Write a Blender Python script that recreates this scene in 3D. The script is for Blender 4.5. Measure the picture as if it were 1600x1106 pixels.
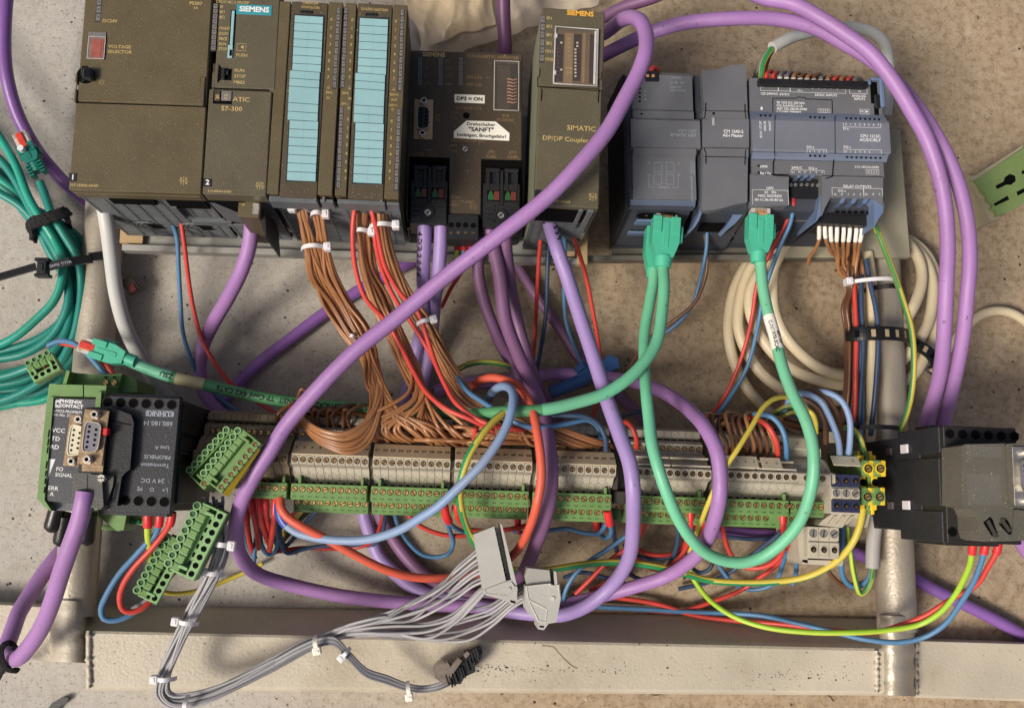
import bpy, bmesh, math, random
from mathutils import Vector, Matrix
R = math.radians
random.seed(7)
for o in list(bpy.data.objects): bpy.data.objects.remove(o)
sc = bpy.context.scene
COL = sc.collection
S = 0.001                                   # the script is written in millimetres
# ------------------------------------------------------------------ camera
FPX, CX, CY, CAMH = 1500.0, 800.0, 553.0, 760.0
zc = -Vector(((700 - CX) / FPX, -(780 - CY) / FPX, -1)).normalized()
xc = Vector((1, 0, 0)); xc = (xc - zc * xc.dot(zc)).normalized()
yc = zc.cross(xc)
ROT = Matrix((xc, yc, zc))                  # camera axes -> world axes
cam = bpy.data.cameras.new('camera'); camo = bpy.data.objects.new('camera', cam)
COL.objects.link(camo)
cam.sensor_width = 36; cam.lens = 36 * FPX / 1600; cam.clip_start = 0.02; cam.clip_end = 100
camo.matrix_world = Matrix.Translation((0, 0, CAMH * S)) @ ROT.to_4x4()
sc.camera = camo
# ------------------------------------------------------------------ daylight
w = bpy.data.worlds.new('World'); sc.world = w; w.use_nodes = True
nt = w.node_tree; bg = nt.nodes['Background']
sky = nt.nodes.new('ShaderNodeTexSky'); sky.sky_type = 'NISHITA'; sky.sun_disc = False
SUN_EL, SUN_AZ = 47.0, 238.0                # elevation; azimuth the light comes from, clockwise from +Y
sky.sun_elevation = R(SUN_EL); sky.sun_rotation = R(SUN_AZ)
sky.dust_density = 5.0; sky.air_density = 0.6; sky.ozone_density = 0.4
nt.links.new(sky.outputs[0], bg.inputs[0]); bg.inputs[1].default_value = 0.075
sl = bpy.data.lights.new('sun', 'SUN'); sl.energy = 2.3; sl.angle = R(16); sl.color = (1.0, 0.94, 0.85)
so = bpy.data.objects.new('sun', sl); COL.objects.link(so)
d = Vector((math.sin(R(SUN_AZ)) * math.cos(R(SUN_EL)), math.cos(R(SUN_AZ)) * math.cos(R(SUN_EL)), math.sin(R(SUN_EL))))
so.rotation_euler = d.to_track_quat('Z', 'Y').to_euler(); so.location = d * 3
sc.view_settings.view_transform = 'Standard'; sc.view_settings.look = 'None'
sc.view_settings.exposure = 0.42; sc.view_settings.gamma = 1

def P(px, py, z):                           # the point at height z (mm) seen at picture place px, py
    v = ROT @ Vector(((px - CX) / FPX, -(py - CY) / FPX, -1))
    t = (CAMH - z) / -v.z
    return Vector((v.x * t, v.y * t, z))

# ------------------------------------------------------------------ materials
def lin(c):
    return tuple((x / 255 / 12.92) if x / 255 <= .04045 else ((x / 255 + .055) / 1.055) ** 2.4 for x in c)
MATS = {}
def mat(name, rgb, rough=.5, var=.12, scale=60, bump=.15, bscale=700, speck=0, speckc=(205, 195, 165), metal=0,
        trans=0, alpha=1, grime=0, grimec=(70, 60, 42), spec=.5, coat=0, ssc=900):
    if name in MATS: return MATS[name]
    m = bpy.data.materials.new(name); m.use_nodes = True; MATS[name] = m
    n = m.node_tree.nodes; l = m.node_tree.links; b = n['Principled BSDF']
    c = lin(rgb)
    tc = n.new('ShaderNodeTexCoord')
    nz = n.new('ShaderNodeTexNoise'); nz.inputs['Scale'].default_value = scale; nz.inputs['Detail'].default_value = 5
    l.new(tc.outputs['Object'], nz.inputs['Vector'])
    mr = n.new('ShaderNodeMapRange'); mr.inputs[1].default_value = .3; mr.inputs[2].default_value = .7
    mr.inputs[3].default_value = 1 - var; mr.inputs[4].default_value = 1 + var
    l.new(nz.outputs['Fac'], mr.inputs[0])
    vm = n.new('ShaderNodeVectorMath'); vm.operation = 'SCALE'; vm.inputs[0].default_value = c
    l.new(mr.outputs[0], vm.inputs['Scale'])
    out = vm.outputs[0]
    def mixin(out, fac, col):
        mx = n.new('ShaderNodeMix'); mx.data_type = 'RGBA'
        l.new(fac, mx.inputs[0]); l.new(out, mx.inputs[6]); mx.inputs[7].default_value = (*lin(col), 1)
        return mx.outputs[2]
    if grime:
        g = n.new('ShaderNodeTexNoise'); g.inputs['Scale'].default_value = scale * .6; g.inputs['Detail'].default_value = 8
        g.inputs['Roughness'].default_value = .7
        l.new(tc.outputs['Object'], g.inputs['Vector'])
        gr = n.new('ShaderNodeMapRange'); gr.inputs[1].default_value = .5; gr.inputs[2].default_value = .75
        gr.inputs[3].default_value = 0; gr.inputs[4].default_value = grime
        l.new(g.outputs['Fac'], gr.inputs[0]); out = mixin(out, gr.outputs[0], grimec)
    if speck:
        g = n.new('ShaderNodeTexNoise'); g.inputs['Scale'].default_value = ssc; g.inputs['Detail'].default_value = 2
        l.new(tc.outputs['Object'], g.inputs['Vector'])
        gr = n.new('ShaderNodeMapRange'); gr.inputs[1].default_value = .70 - .04 * speck; gr.inputs[2].default_value = .78 - .04 * speck
        gr.inputs[3].default_value = 0; gr.inputs[4].default_value = .75
        l.new(g.outputs['Fac'], gr.inputs[0]); out = mixin(out, gr.outputs[0], speckc)
    l.new(out, b.inputs['Base Color'])
    b.inputs['Roughness'].default_value = rough; b.inputs['Metallic'].default_value = metal
    b.inputs['Specular IOR Level'].default_value = spec; b.inputs['Coat Weight'].default_value = coat
    if trans: b.inputs['Transmission Weight'].default_value = trans; b.inputs['IOR'].default_value = 1.3
    if alpha < 1: b.inputs['Alpha'].default_value = alpha
    rr = n.new('ShaderNodeMapRange'); rr.inputs[3].default_value = max(0, rough - .1); rr.inputs[4].default_value = min(1, rough + .12)
    l.new(nz.outputs['Fac'], rr.inputs[0]); l.new(rr.outputs[0], b.inputs['Roughness'])
    if bump:
        bn = n.new('ShaderNodeTexNoise'); bn.inputs['Scale'].default_value = bscale; bn.inputs['Detail'].default_value = 3
        l.new(tc.outputs['Object'], bn.inputs['Vector'])
        bp = n.new('ShaderNodeBump'); bp.inputs['Strength'].default_value = bump; bp.inputs['Distance'].default_value = .0006
        l.new(bn.outputs['Fac'], bp.inputs['Height']); l.new(bp.outputs[0], b.inputs['Normal'])
    return m
olive = mat('olive_plastic', (90, 79, 54), .45, .08, 40, .4, 1100, speck=.55, ssc=1300, speckc=(170, 155, 120))
olive2 = mat('grey_olive_plastic', (88, 81, 62), .45, .08, 40, .4, 1100, speck=.5, ssc=1300, speckc=(165, 160, 135))
brownp = mat('brown_plastic', (68, 57, 42), .5, .08, 40, .3, 900, speck=.2)
dark = mat('dark_housing_plastic', (94, 98, 100), .42, .15, 60, .3, 700, speck=.5, speckc=(120, 125, 125))
black = mat('black_plastic', (26, 26, 27), .45, .15, 60, .2, 700, speck=.3, speckc=(80, 75, 65))
hole = mat('hole_black', (6, 6, 6), .8, 0, bump=0, spec=.1)
grey12 = mat('slate_plastic', (102, 103, 106), .5, .06, 40, .3, 1100, speck=.25, speckc=(150, 145, 130))
blue12 = mat('blue_grey_plastic', (98, 116, 146), .45, .08, 50, .2, 900)
gold = mat('gold_print', (190, 165, 105), .6, .2, 300, 0)
dim = mat('faded_print', (122, 100, 66), .7, .3, 300, 0)
white = mat('white_print', (225, 225, 222), .5, .08, 300, 0)
greyp = mat('grey_print', (150, 156, 165), .6, .15, 300, 0)
blackp = mat('black_print', (20, 20, 22), .6, .1, 300, 0)
paper = mat('paper_label', (232, 228, 214), .7, .04, 50, .1)
aqua = mat('aqua_label_paper', (140, 180, 182), .6, .05, 50, .15)
tealp = mat('teal_label', (50, 140, 150), .5, .05, 50, .1)
smoke = mat('smoke_grey_led', (116, 112, 108), .3, .25, 900, .2)
steel = mat('steel', (178, 176, 172), .38, .1, 90, .2, 500, metal=.85, grime=.3)
galv = mat('galvanised_rail', (178, 176, 168), .42, .12, 60, .2, 400, metal=.55, grime=.35, grimec=(110, 100, 80))
brass = mat('brass_screw', (205, 172, 112), .32, .2, 300, .3, 900, metal=.8)
silver = mat('silver_screw', (205, 198, 185), .3, .2, 300, .3, 900, metal=.8)
green = mat('phoenix_green', (106, 140, 80), .45, .08, 60, .2, 800, speck=.2, grime=.35, grimec=(96, 110, 60))
dgreen = mat('green_recess', (44, 84, 44), .6, .1, 60, .1)
pgreen = mat('pale_green', (128, 168, 110), .45, .06, 60, .2, 800)
term = mat('grey_terminal', (178, 170, 152), .55, .08, 60, .3, 800, speck=.3, speckc=(110, 100, 80), grime=.35, grimec=(120, 104, 76))
termb = mat('brown_grey_terminal', (150, 132, 102), .6, .1, 60, .3, 800, grime=.4)
tagw = mat('cream_tag', (196, 186, 160), .5, .06, 60, .1, grime=.3, grimec=(168, 152, 120))
tag_m = mat('terminal_marker', (200, 184, 150), .5, .05, 60, .1, grime=.3, grimec=(150, 130, 90))
lgrey = mat('light_grey_plastic', (176, 174, 166), .5, .05, 60, .2, 800, grime=.15, grimec=(130, 122, 100))
nylon = mat('white_nylon', (222, 218, 218), .35, .05, 60, .2, 800, spec=.6)
bnylon = mat('black_nylon', (22, 22, 23), .4, .1, 60, .2, 800)
velcro = mat('black_velcro', (20, 16, 18), .95, .4, 500, 1.0, 1400)
purple = mat('violet_jacket', (158, 116, 170), .48, .06, 18, .3, 300, grime=.5, grimec=(130, 98, 132), spec=.5, speck=.15, speckc=(92, 62, 92), ssc=240)
purpled = mat('dusty_violet_jacket', (122, 84, 120), .5, .08, 18, .3, 300, grime=.55, grimec=(104, 74, 90), speck=.15, speckc=(80, 55, 76), ssc=240)
purple2 = mat('lilac_jacket', (154, 130, 182), .46, .05, 18, .3, 300, grime=.4, grimec=(130, 100, 148), speck=.2, speckc=(84, 60, 90), ssc=240)
gjack = mat('green_jacket', (108, 186, 146), .46, .06, 18, .25, 300, grime=.45, grimec=(126, 156, 120), speck=.1, speckc=(80, 110, 84), ssc=240)
gjackd = mat('deep_green_jacket', (78, 140, 92), .48, .06, 18, .2, 420, grime=.3, grimec=(60, 110, 62))
gboot = mat('green_boot', (72, 176, 142), .42, .05, 40, .1, 420, grime=.2, grimec=(80, 140, 100))
teal = mat('teal_jacket', (26, 126, 114), .42, .08, 20, .2, 420, grime=.3, grimec=(40, 100, 84))
tealboot = mat('teal_boot', (18, 112, 98), .4, .08, 20, .1)
beige = mat('beige_jacket', (206, 190, 158), .42, .05, 20, .2, 420, grime=.35, grimec=(160, 138, 100))
whitej = mat('white_jacket', (188, 188, 182), .4, .05, 20, .2, 420, grime=.3, grimec=(170, 165, 150))
brownw = mat('brown_insulation', (156, 108, 70), .3, .12, 60, .1, 420, grime=.25, grimec=(108, 66, 38))
brownd = mat('dark_brown_insulation', (104, 70, 50), .38, .1, 40, .1, 420)
redw = mat('red_insulation', (198, 66, 56), .42, .08, 40, .1, 420, grime=.3, grimec=(150, 44, 38))
redt = mat('thick_red_insulation', (206, 90, 66), .48, .06, 30, .2, 420, grime=.3, grimec=(188, 70, 48))
bluew = mat('blue_insulation', (78, 120, 156), .42, .08, 40, .1, 420, grime=.3, grimec=(44, 84, 124))
bluet = mat('thick_blue_insulation', (126, 150, 184), .48, .06, 22, .2, 420, grime=.6, grimec=(134, 138, 144))
dblue = mat('dark_blue_insulation', (52, 70, 96), .4, .08, 40, .1, 420)
yelw = mat('yellow_insulation', (196, 178, 70), .44, .08, 40, .1, 420, grime=.3, grimec=(170, 140, 40))
limew = mat('lime_insulation', (176, 194, 62), .44, .06, 40, .1, 420)
grnw = mat('green_insulation', (70, 124, 66), .38, .08, 40, .1, 420)
greyw = mat('grey_insulation', (156, 154, 154), .4, .06, 40, .1, 420, grime=.25, grimec=(120, 118, 120))
dgreyw = mat('dark_grey_insulation', (112, 112, 116), .4, .06, 40, .1, 420)
redf = mat('red_ferrule', (204, 46, 46), .35, .06, 60, .05)
whitef = mat('white_ferrule', (226, 220, 208), .4, .05, 60, .05)
bluef = mat('blue_ferrule', (50, 74, 150), .35, .06, 60, .05)
navy = mat('navy_terminal', (42, 48, 74), .45, .08, 60, .15)
bluec = mat('blue_connector', (52, 92, 146), .4, .06, 60, .15)
yelt = mat('yellow_terminal', (222, 188, 42), .45, .08, 60, .15, grime=.25, grimec=(180, 140, 40))
clear = mat('clear_plastic', (120, 116, 110), .12, .03, 60, 0, trans=.0, alpha=.12, spec=.8)
clearg = mat('clear_edge', (214, 210, 204), .15, .1, 300, .3, 300, alpha=.75, spec=.8)
redclear = mat('red_clear_latch', (210, 70, 56), .2, .2, 300, .2, 300, alpha=.85)
copper = mat('contact_tan', (200, 150, 108), .4, .15, 200, .2)
platem = mat('connector_plate', (150, 128, 100), .36, .2, 120, .3, 500, metal=.6, grime=.3)
cream = mat('cream_insert', (214, 206, 178), .5, .05, 60, .1)
lilacp = mat('grey_lilac_insert', (116, 114, 122), .5, .05, 60, .1)
dgraph = mat('graphite_cover', (78, 76, 70), .5, .08, 60, .5, 1300, speck=.4)
panel = mat('dark_blue_grey_print', (66, 68, 72), .5, .06, 60, .3, 900, speck=.2)
kblue = mat('box_charcoal', (36, 37, 41), .5, .18, 50, .35, 900, speck=.9, speckc=(110, 108, 112))
# ------------------------------------------------------------------ mesh builder (mm)
class MB:
    def __init__(s): s.v = []; s.f = []; s.m = []; s.s = []
    def add(s, vs, fs, m=0, sm=False):
        k = len(s.v); s.v += [tuple(v) for v in vs]
        for f in fs: s.f.append([i + k for i in f]); s.m.append(m); s.s.append(sm)
        return s
    def box(s, x0, x1, y0, y1, z0, z1, m=0):
        if x1 < x0: x0, x1 = x1, x0
        if y1 < y0: y0, y1 = y1, y0
        if z1 < z0: z0, z1 = z1, z0
        vs = [(x, y, z) for x in (x0, x1) for y in (y0, y1) for z in (z0, z1)]
        return s.add(vs, [(0, 1, 3, 2), (4, 6, 7, 5), (0, 4, 5, 1), (2, 3, 7, 6), (0, 2, 6, 4), (1, 5, 7, 3)], m)
    def cbox(s, x0, x1, y0, y1, z0, z1, c=.4, m=0):
        if x1 < x0: x0, x1 = x1, x0
        if y1 < y0: y0, y1 = y1, y0
        if z1 < z0: z0, z1 = z1, z0
        c = min(c, (x1 - x0) / 2.2, (y1 - y0) / 2.2, (z1 - z0) / 2.2)
        A = ((x0, x1), (y0, y1), (z0, z1)); vs = []; ix = {}
        for i in (0, 1):
            for j in (0, 1):
                for k in (0, 1):
                    sg = (i, j, k)
                    for ax in range(3):
                        p = [A[a][sg[a]] + (0 if a == ax else (c if sg[a] == 0 else -c)) for a in range(3)]
                        ix[(i, j, k, ax)] = len(vs); vs.append(p)
        fs = []
        for ax in range(3):
            o = [a for a in range(3) if a != ax]
            for q in (0, 1):
                ring = []
                for (u, w_) in ((0, 0), (0, 1), (1, 1), (1, 0)):
                    t = [0, 0, 0]; t[ax] = q; t[o[0]] = u; t[o[1]] = w_; ring.append(ix[(*t, ax)])
                fs.append(ring if (q == 1) == (ax != 1) == False or True else ring)
        for ax in range(3):
            o = [a for a in range(3) if a != ax]
            for u in (0, 1):
                for w_ in (0, 1):
                    t0 = [0, 0, 0]; t0[ax] = 0; t0[o[0]] = u; t0[o[1]] = w_; t1 = list(t0); t1[ax] = 1
                    fs.append([ix[(*t0, o[0])], ix[(*t1, o[0])], ix[(*t1, o[1])], ix[(*t0, o[1])]])
        for i in (0, 1):
            for j in (0, 1):
                for k in (0, 1): fs.append([ix[(i, j, k, a)] for a in range(3)])
        ctr = Vector(((x0 + x1) / 2, (y0 + y1) / 2, (z0 + z1) / 2)); out = []
        for f in fs:
            a, b_, c_ = (Vector(vs[f[0]]), Vector(vs[f[1]]), Vector(vs[f[2]]))
            nn = (b_ - a).cross(c_ - a)
            out.append(f if nn.dot(a - ctr) > 0 else f[::-1])
        return s.add(vs, out, m)
    def prism(s, pts, a0, a1, axis='z', m=0, caps=True):
        n = len(pts)
        area = sum(pts[i][0] * pts[(i + 1) % n][1] - pts[(i + 1) % n][0] * pts[i][1] for i in range(n))
        if area < 0: pts = pts[::-1]
        if a1 < a0: a0, a1 = a1, a0
        g = {'z': lambda p, a: (p[0], p[1], a), 'x': lambda p, a: (a, p[0], p[1]), 'y': lambda p, a: (p[1], a, p[0])}[axis]
        vs = [g(p, a0) for p in pts] + [g(p, a1) for p in pts]
        fs = [(i, (i + 1) % n, n + (i + 1) % n, n + i) for i in range(n)]
        if caps: fs += [tuple(range(n))[::-1], tuple(range(n, 2 * n))]
        return s.add(vs, fs, m)
    def cyl(s, cx, cy, z0, z1, r, n=16, m=0, axis='z', r1=None, cap=True):
        r1 = r if r1 is None else r1
        g = {'z': lambda x, y, a: (cx + x, cy + y, a), 'y': lambda x, y, a: (cx + x, a, cy - y), 'x': lambda x, y, a: (a, cx + x, cy + y)}[axis]
        ring = [(math.cos(2 * math.pi * i / n), math.sin(2 * math.pi * i / n)) for i in range(n)]
        a = [g(r * x, r * y, z0) for x, y in ring]; b = [g(r1 * x, r1 * y, z1) for x, y in ring]
        s.add(a + b, [(i, (i + 1) % n, n + (i + 1) % n, n + i) for i in range(n)], m, True)
        if cap:
            s.add(b, [tuple(range(n))], m); s.add(a, [tuple(range(n))[::-1]], m)
        return s
    def ring(s, cx, cy, z, r0, r1, h=.3, n=18, m=0):       # raised flat ring
        c = [(math.cos(2 * math.pi * i / n), math.sin(2 * math.pi * i / n)) for i in range(n)]
        a = [(cx + r0 * x, cy + r0 * y, z) for x, y in c]; b = [(cx + r0 * x, cy + r0 * y, z + h) for x, y in c]
        e = [(cx + r1 * x, cy + r1 * y, z + h) for x, y in c]; f = [(cx + r1 * x, cy + r1 * y, z) for x, y in c]
        vs = a + b + e + f; fs = []
        for k in range(3):
            fs += [(k * n + (i + 1) % n, k * n + i, (k + 1) * n + i, (k + 1) * n + (i + 1) % n) for i in range(n)]
        return s.add(vs, fs, m)
    def tube(s, path, r, n=10, m=0, mf=None, ex=1.0, cap=True):
        path = [Vector(p) for p in path]; N = len(path)
        T = [(path[min(i + 1, N - 1)] - path[max(i - 1, 0)]).normalized() for i in range(N)]
        up = Vector((0, 0, 1)); nrm = (up - T[0] * up.dot(T[0]))
        if nrm.length < .05: nrm = Vector((1, 0, 0)) - T[0] * T[0].x
        nrm.normalize(); vs = []
        for i in range(N):
            nrm = (nrm - T[i] * nrm.dot(T[i])).normalized(); bn = T[i].cross(nrm)
            rr = r(i / (N - 1)) if callable(r) else r
            for k in range(n):
                a = 2 * math.pi * k / n
                vs.append(path[i] + nrm * (math.cos(a) * rr) + bn * (math.sin(a) * rr * ex))
        k0 = len(s.v); s.v += [tuple(v) for v in vs]
        for i in range(N - 1):
            for k in range(n):
                s.f.append([k0 + i * n + k, k0 + i * n + (k + 1) % n, k0 + (i + 1) * n + (k + 1) % n, k0 + (i + 1) * n + k])
                s.m.append(mf(i, k) if mf else m); s.s.append(True)
        if cap:
            s.add(vs[:n], [tuple(range(n))[::-1]], m if not mf else mf(0, 0)); s.add(vs[-n:], [tuple(range(n))], m if not mf else mf(0, 0))
        return s
    def text(s, t, x, y, z, size, m=0, rot=0, align='CENTER', bold=.0, sx=1.0, h=.05):
        vs, fs = textmesh(t, align, bold)
        c, q = math.cos(R(rot)), math.sin(R(rot))
        return s.add([(x + (a * sx * c - b * q) * size, y + (a * sx * q + b * c) * size, z + h) for a, b in vs], fs, m)
    def frame(s, x0, x1, y0, y1, z, t=.2, m=0, h=.04):
        if x1 < x0: x0, x1 = x1, x0
        if y1 < y0: y0, y1 = y1, y0
        for a in ((x0, x1, y0, y0 + t), (x0, x1, y1 - t, y1), (x0, x0 + t, y0 + t, y1 - t), (x1 - t, x1, y0 + t, y1 - t)):
            s.rect(*a, z + h, m)
        return s
    def rect(s, x0, x1, y0, y1, z, m=0):
        if x1 < x0: x0, x1 = x1, x0
        if y1 < y0: y0, y1 = y1, y0
        return s.add([(x0, y0, z), (x1, y0, z), (x1, y1, z), (x0, y1, z)], [(0, 1, 2, 3)], m)
    def mesh(s, name, mats):
        me = bpy.data.meshes.new(name)
        me.from_pydata([(a * S, b * S, c * S) for a, b, c in s.v], [], s.f)
        for q in (mats if isinstance(mats, (list, tuple)) else [mats]): me.materials.append(q)
        me.polygons.foreach_set('material_index', s.m); me.polygons.foreach_set('use_smooth', s.s)
        me.update(); return me
    def build(s, name, mats, parent=None, loc=None, label=None, kind=None):
        o = bpy.data.objects.new(name, s.mesh(name, mats)); COL.objects.link(o)
        if parent: o.parent = parent
        if loc is not None: o.location = Vector(loc) * S
        if label: o['label'] = label
        if kind: o['kind'] = kind
        return o
TXT = {}
def textmesh(t, align, bold):
    k = (t, align, bold)
    if k not in TXT:
        cu = bpy.data.curves.new('t', 'FONT'); cu.body = t; cu.size = 1.38; cu.align_x = align; cu.align_y = 'CENTER'
        cu.resolution_u = 2; cu.offset = bold + .012
        o = bpy.data.objects.new('t', cu); COL.objects.link(o)
        dg = bpy.context.evaluated_depsgraph_get(); me = o.evaluated_get(dg).to_mesh()
        TXT[k] = ([(v.co.x, v.co.y) for v in me.vertices], [list(p.vertices) for p in me.polygons])
        o.evaluated_get(dg).to_mesh_clear()
        bpy.data.objects.remove(o); bpy.data.curves.remove(cu)
    return TXT[k]
def inst(name, me, parent, loc, rot=0, rx=0):
    o = bpy.data.objects.new(name, me); COL.objects.link(o); o.parent = parent
    o.location = Vector(loc) * S; o.rotation_euler = (R(rx), 0, R(rot)); return o
def tag(o, label, cat, group=None, kind=None):
    if label: o['label'] = label
    if cat: o['category'] = cat
    if group: o['group'] = group
    if kind: o['kind'] = kind
    return o
def empty(name, label, cat, loc=(0, 0, 0), mtx=None, group=None):
    o = bpy.data.objects.new(name, None); o.empty_display_size = .01; COL.objects.link(o)
    o.location = Vector(loc) * S
    if mtx is not None: o.matrix_world = Matrix.Translation(Vector(loc) * S) @ mtx.to_4x4()
    return tag(o, label, cat, group)
class Fr:      # a thing's own axes: x along its lower front edge, y up the picture, z towards the camera (mm above base zb)
    def __init__(s, bl, br, tl, z, zb=0, ang=None):
        s.z, s.zb = z, zb; s.O = P(*bl, z); e = P(*br, z) - s.O; s.W = e.length
        s.a = math.atan2(e.y, e.x) if ang is None else R(ang)
        s.u = Vector((math.cos(s.a), math.sin(s.a), 0)); s.n = Vector((-math.sin(s.a), math.cos(s.a), 0))
        s.H = (P(*tl, z) - s.O).dot(s.n)
    def L(s, px, py, z=None):
        z = s.z if z is None else z; q = P(px, py, z) - s.O
        return Vector((q.dot(s.u), q.dot(s.n), z - s.zb))
    def X(s, px, py, z=None): return s.L(px, py, z).x
    def Y(s, px, py, z=None): return s.L(px, py, z).y
    def root(s, name, label, cat, group=None):
        o = empty(name, label, cat, (s.O.x, s.O.y, s.zb), None, group); o.rotation_euler = (0, 0, s.a); return o
    def txt(s, mb, t, px, py, size, m=0, rot=0, align='CENTER', bold=0, sx=1, z=None, h=.05):
        p = s.L(px, py, z); k = (CAMH - (s.z if z is None else z)) / FPX
        mb.text(t, p.x, p.y, p.z, size * k, m, rot, align, bold, sx, h)
    def pr(s, x0, y0, x1, y1, z=None):        # pixel rectangle -> local x0,x1,y0,y1 (low, high)
        a = s.L(x0, y1, z); b = s.L(x1, y0, z); c = s.L(x0, y0, z); d_ = s.L(x1, y1, z)
        return ((a.x + c.x) / 2, (b.x + d_.x) / 2, (a.y + d_.y) / 2, (b.y + c.y) / 2)
def screw_mesh(name, r, m=brass, well=1.18, cross=False):
    b = MB(); b.cyl(0, 0, 0, .12, r * well, 18, 1); b.cyl(0, 0, .12, .5, r, 18, 0)
    b.box(-r * .95, r * .95, -r * .13, r * .13, .3, .52, 1)
    if cross: b.box(-r * .13, r * .13, -r * .6, r * .6, .3, .525, 1)
    return b.mesh(name, [m, hole])
SCREW = screw_mesh('screw', 2.05); SCREWS = screw_mesh('small_screw', 1.7)
def hole_mesh(r, d=1.2, m=hole):
    b = MB(); b.cyl(0, 0, .0, .06, r, 18, 0); b.ring(0, 0, 0, r, r * 1.13, .18, 18, 1); return b
# ------------------------------------------------------------------ concrete floor
def concrete():
    m = bpy.data.materials.new('concrete'); m.use_nodes = True
    n = m.node_tree.nodes; l = m.node_tree.links; b = n['Principled BSDF']
    tc = n.new('ShaderNodeTexCoord'); mp = n.new('ShaderNodeMapping'); l.new(tc.outputs['Object'], mp.inputs[0]); V = mp.outputs[0]
    def noise(sc_, det=6, ro=.6):
        q = n.new('ShaderNodeTexNoise'); q.inputs['Scale'].default_value = sc_; q.inputs['Detail'].default_value = det
        q.inputs['Roughness'].default_value = ro; l.new(V, q.inputs['Vector']); return q.outputs['Fac']
    def rng(v, a, c, o0=0, o1=1):
        q = n.new('ShaderNodeMapRange'); q.inputs[1].default_value = a; q.inputs[2].default_value = c
        q.inputs[3].default_value = o0; q.inputs[4].default_value = o1; l.new(v, q.inputs[0]); return q.outputs[0]
    def mix(f, a, c):
        q = n.new('ShaderNodeMix'); q.data_type = 'RGBA'; l.new(f, q.inputs[0])
        for i, x in ((6, a), (7, c)):
            if isinstance(x, tuple): q.inputs[i].default_value = (*lin(x), 1)
            else: l.new(x, q.inputs[i])
        return q.outputs[2]
    def math_(op, a, c):
        q = n.new('ShaderNodeMath'); q.operation = op; l.new(a, q.inputs[0])
        if isinstance(c, float): q.inputs[1].default_value = c
        else: l.new(c, q.inputs[1])
        return q.outputs[0]
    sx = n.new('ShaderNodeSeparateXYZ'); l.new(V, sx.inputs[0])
    # cool-to-warm falloff of the light painted into the slab colour, grey to tan
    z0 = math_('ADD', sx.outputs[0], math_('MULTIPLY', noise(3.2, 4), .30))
    warm_light = rng(z0, .0, .27)
    base = mix(warm_light, (178, 173, 164), (168, 148, 121))
    base = mix(math_('MULTIPLY', rng(noise(9, 8, .7), .45, .68, 0, .6), rng(warm_light, 0, 1, .4, 1)), base, (132, 116, 94))
    base = mix(rng(noise(38, 6, .75), .5, .72, 0, .3), base, (206, 194, 170))
    gr = math_('MULTIPLY', rng(noise(150, 4, .7), .46, .66, 0, .6), rng(warm_light, 0, 1, .35, 1))
    base = mix(gr, base, (112, 92, 66))
    base = mix(rng(noise(420, 3, .7), .58, .66, 0, .6), base, (84, 66, 46))
    base = mix(rng(noise(700, 2, .6), .64, .74, 0, .35), base, (214, 204, 184))
    vo = n.new('ShaderNodeTexVoronoi'); vo.inputs['Scale'].default_value = 95; l.new(V, vo.inputs['Vector'])
    pits = math_('MULTIPLY', rng(vo.outputs['Distance'], .13, .07), rng(noise(41, 3), .52, .57))
    base = mix(pits, base, (44, 34, 26))
    l.new(base, b.inputs['Base Color']); b.inputs['Roughness'].default_value = .85
    hgt = math_('ADD', math_('MULTIPLY', noise(180, 8, .7), 1.3), math_('MULTIPLY', noise(700, 4, .6), .5))
    hgt = math_('SUBTRACT', hgt, pits)
    bp = n.new('ShaderNodeBump'); bp.inputs['Strength'].default_value = .5; bp.inputs['Distance'].default_value = .001
    l.new(hgt, bp.inputs['Height']); l.new(bp.outputs[0], b.inputs['Normal'])
    return m
g = MB(); N = 60
vs = [((i / N - .5) * 3000, (j / N - .5) * 3000, 0) for j in range(N + 1) for i in range(N + 1)]
g.add(vs, [(j * (N + 1) + i, j * (N + 1) + i + 1, (j + 1) * (N + 1) + i + 1, (j + 1) * (N + 1) + i) for j in range(N) for i in range(N)])
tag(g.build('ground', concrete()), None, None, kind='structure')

paintm = mat('cream_paint', (188, 178, 158), .46, .12, 16, .55, 420, grime=.7, grimec=(150, 134, 108), speck=.55, speckc=(120, 104, 84), ssc=320)
alum = mat('silver_paint', (182, 172, 154), .42, .08, 24, .5, 420, metal=.45, grime=.3, grimec=(150, 134, 110), speck=.25, speckc=(110, 96, 76), ssc=500)
platep = mat('plate_paint', (150, 144, 122), .5, .06, 30, .5, 500, grime=.3, grimec=(126, 112, 84))
tan = mat('tan_board', (176, 148, 108), .6, .06, 60, .2)
# the welded frame: beam + round tubes (one rigid thing)
fr = Fr((130, 1080), (1380, 1082), (130, 1000), 45)
frame_root = fr.root('welded_frame', 'cream painted steel frame of round tubes welded to a long bottom beam', 'frame')
def beampoly(mb, xa, xb, pts):   # pts: (py at xa px, z)
    pass
def along(px, py, z): return fr.L(px, py, z)
b = MB()
def strip(b, x0, x1, rows, m=0):
    # rows: list of (pyleft, pyright, z); makes a faceted surface between columns x0,x1
    vs = []; n_ = 24
    for (ya, yb, z) in rows:
        for i in range(n_ + 1):
            t = i / n_; vs.append(along(x0 + (x1 - x0) * t, ya + (yb - ya) * t, z))
    k = len(rows); fs = [((j + 1) * (n_ + 1) + i, (j + 1) * (n_ + 1) + i + 1, j * (n_ + 1) + i + 1, j * (n_ + 1) + i) for j in range(k - 1) for i in range(n_)]
    b.add(vs, fs, m)
strip(b, 134, 1382, [(944, 966, .5), (948, 968, 6), (981, 1007, 40), (985, 1013, 44), (989, 1017, 45), (1070, 1079, 45), (1075, 1083, 43.5), (1078, 1086, 40), (1068, 1078, .5)])
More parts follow.
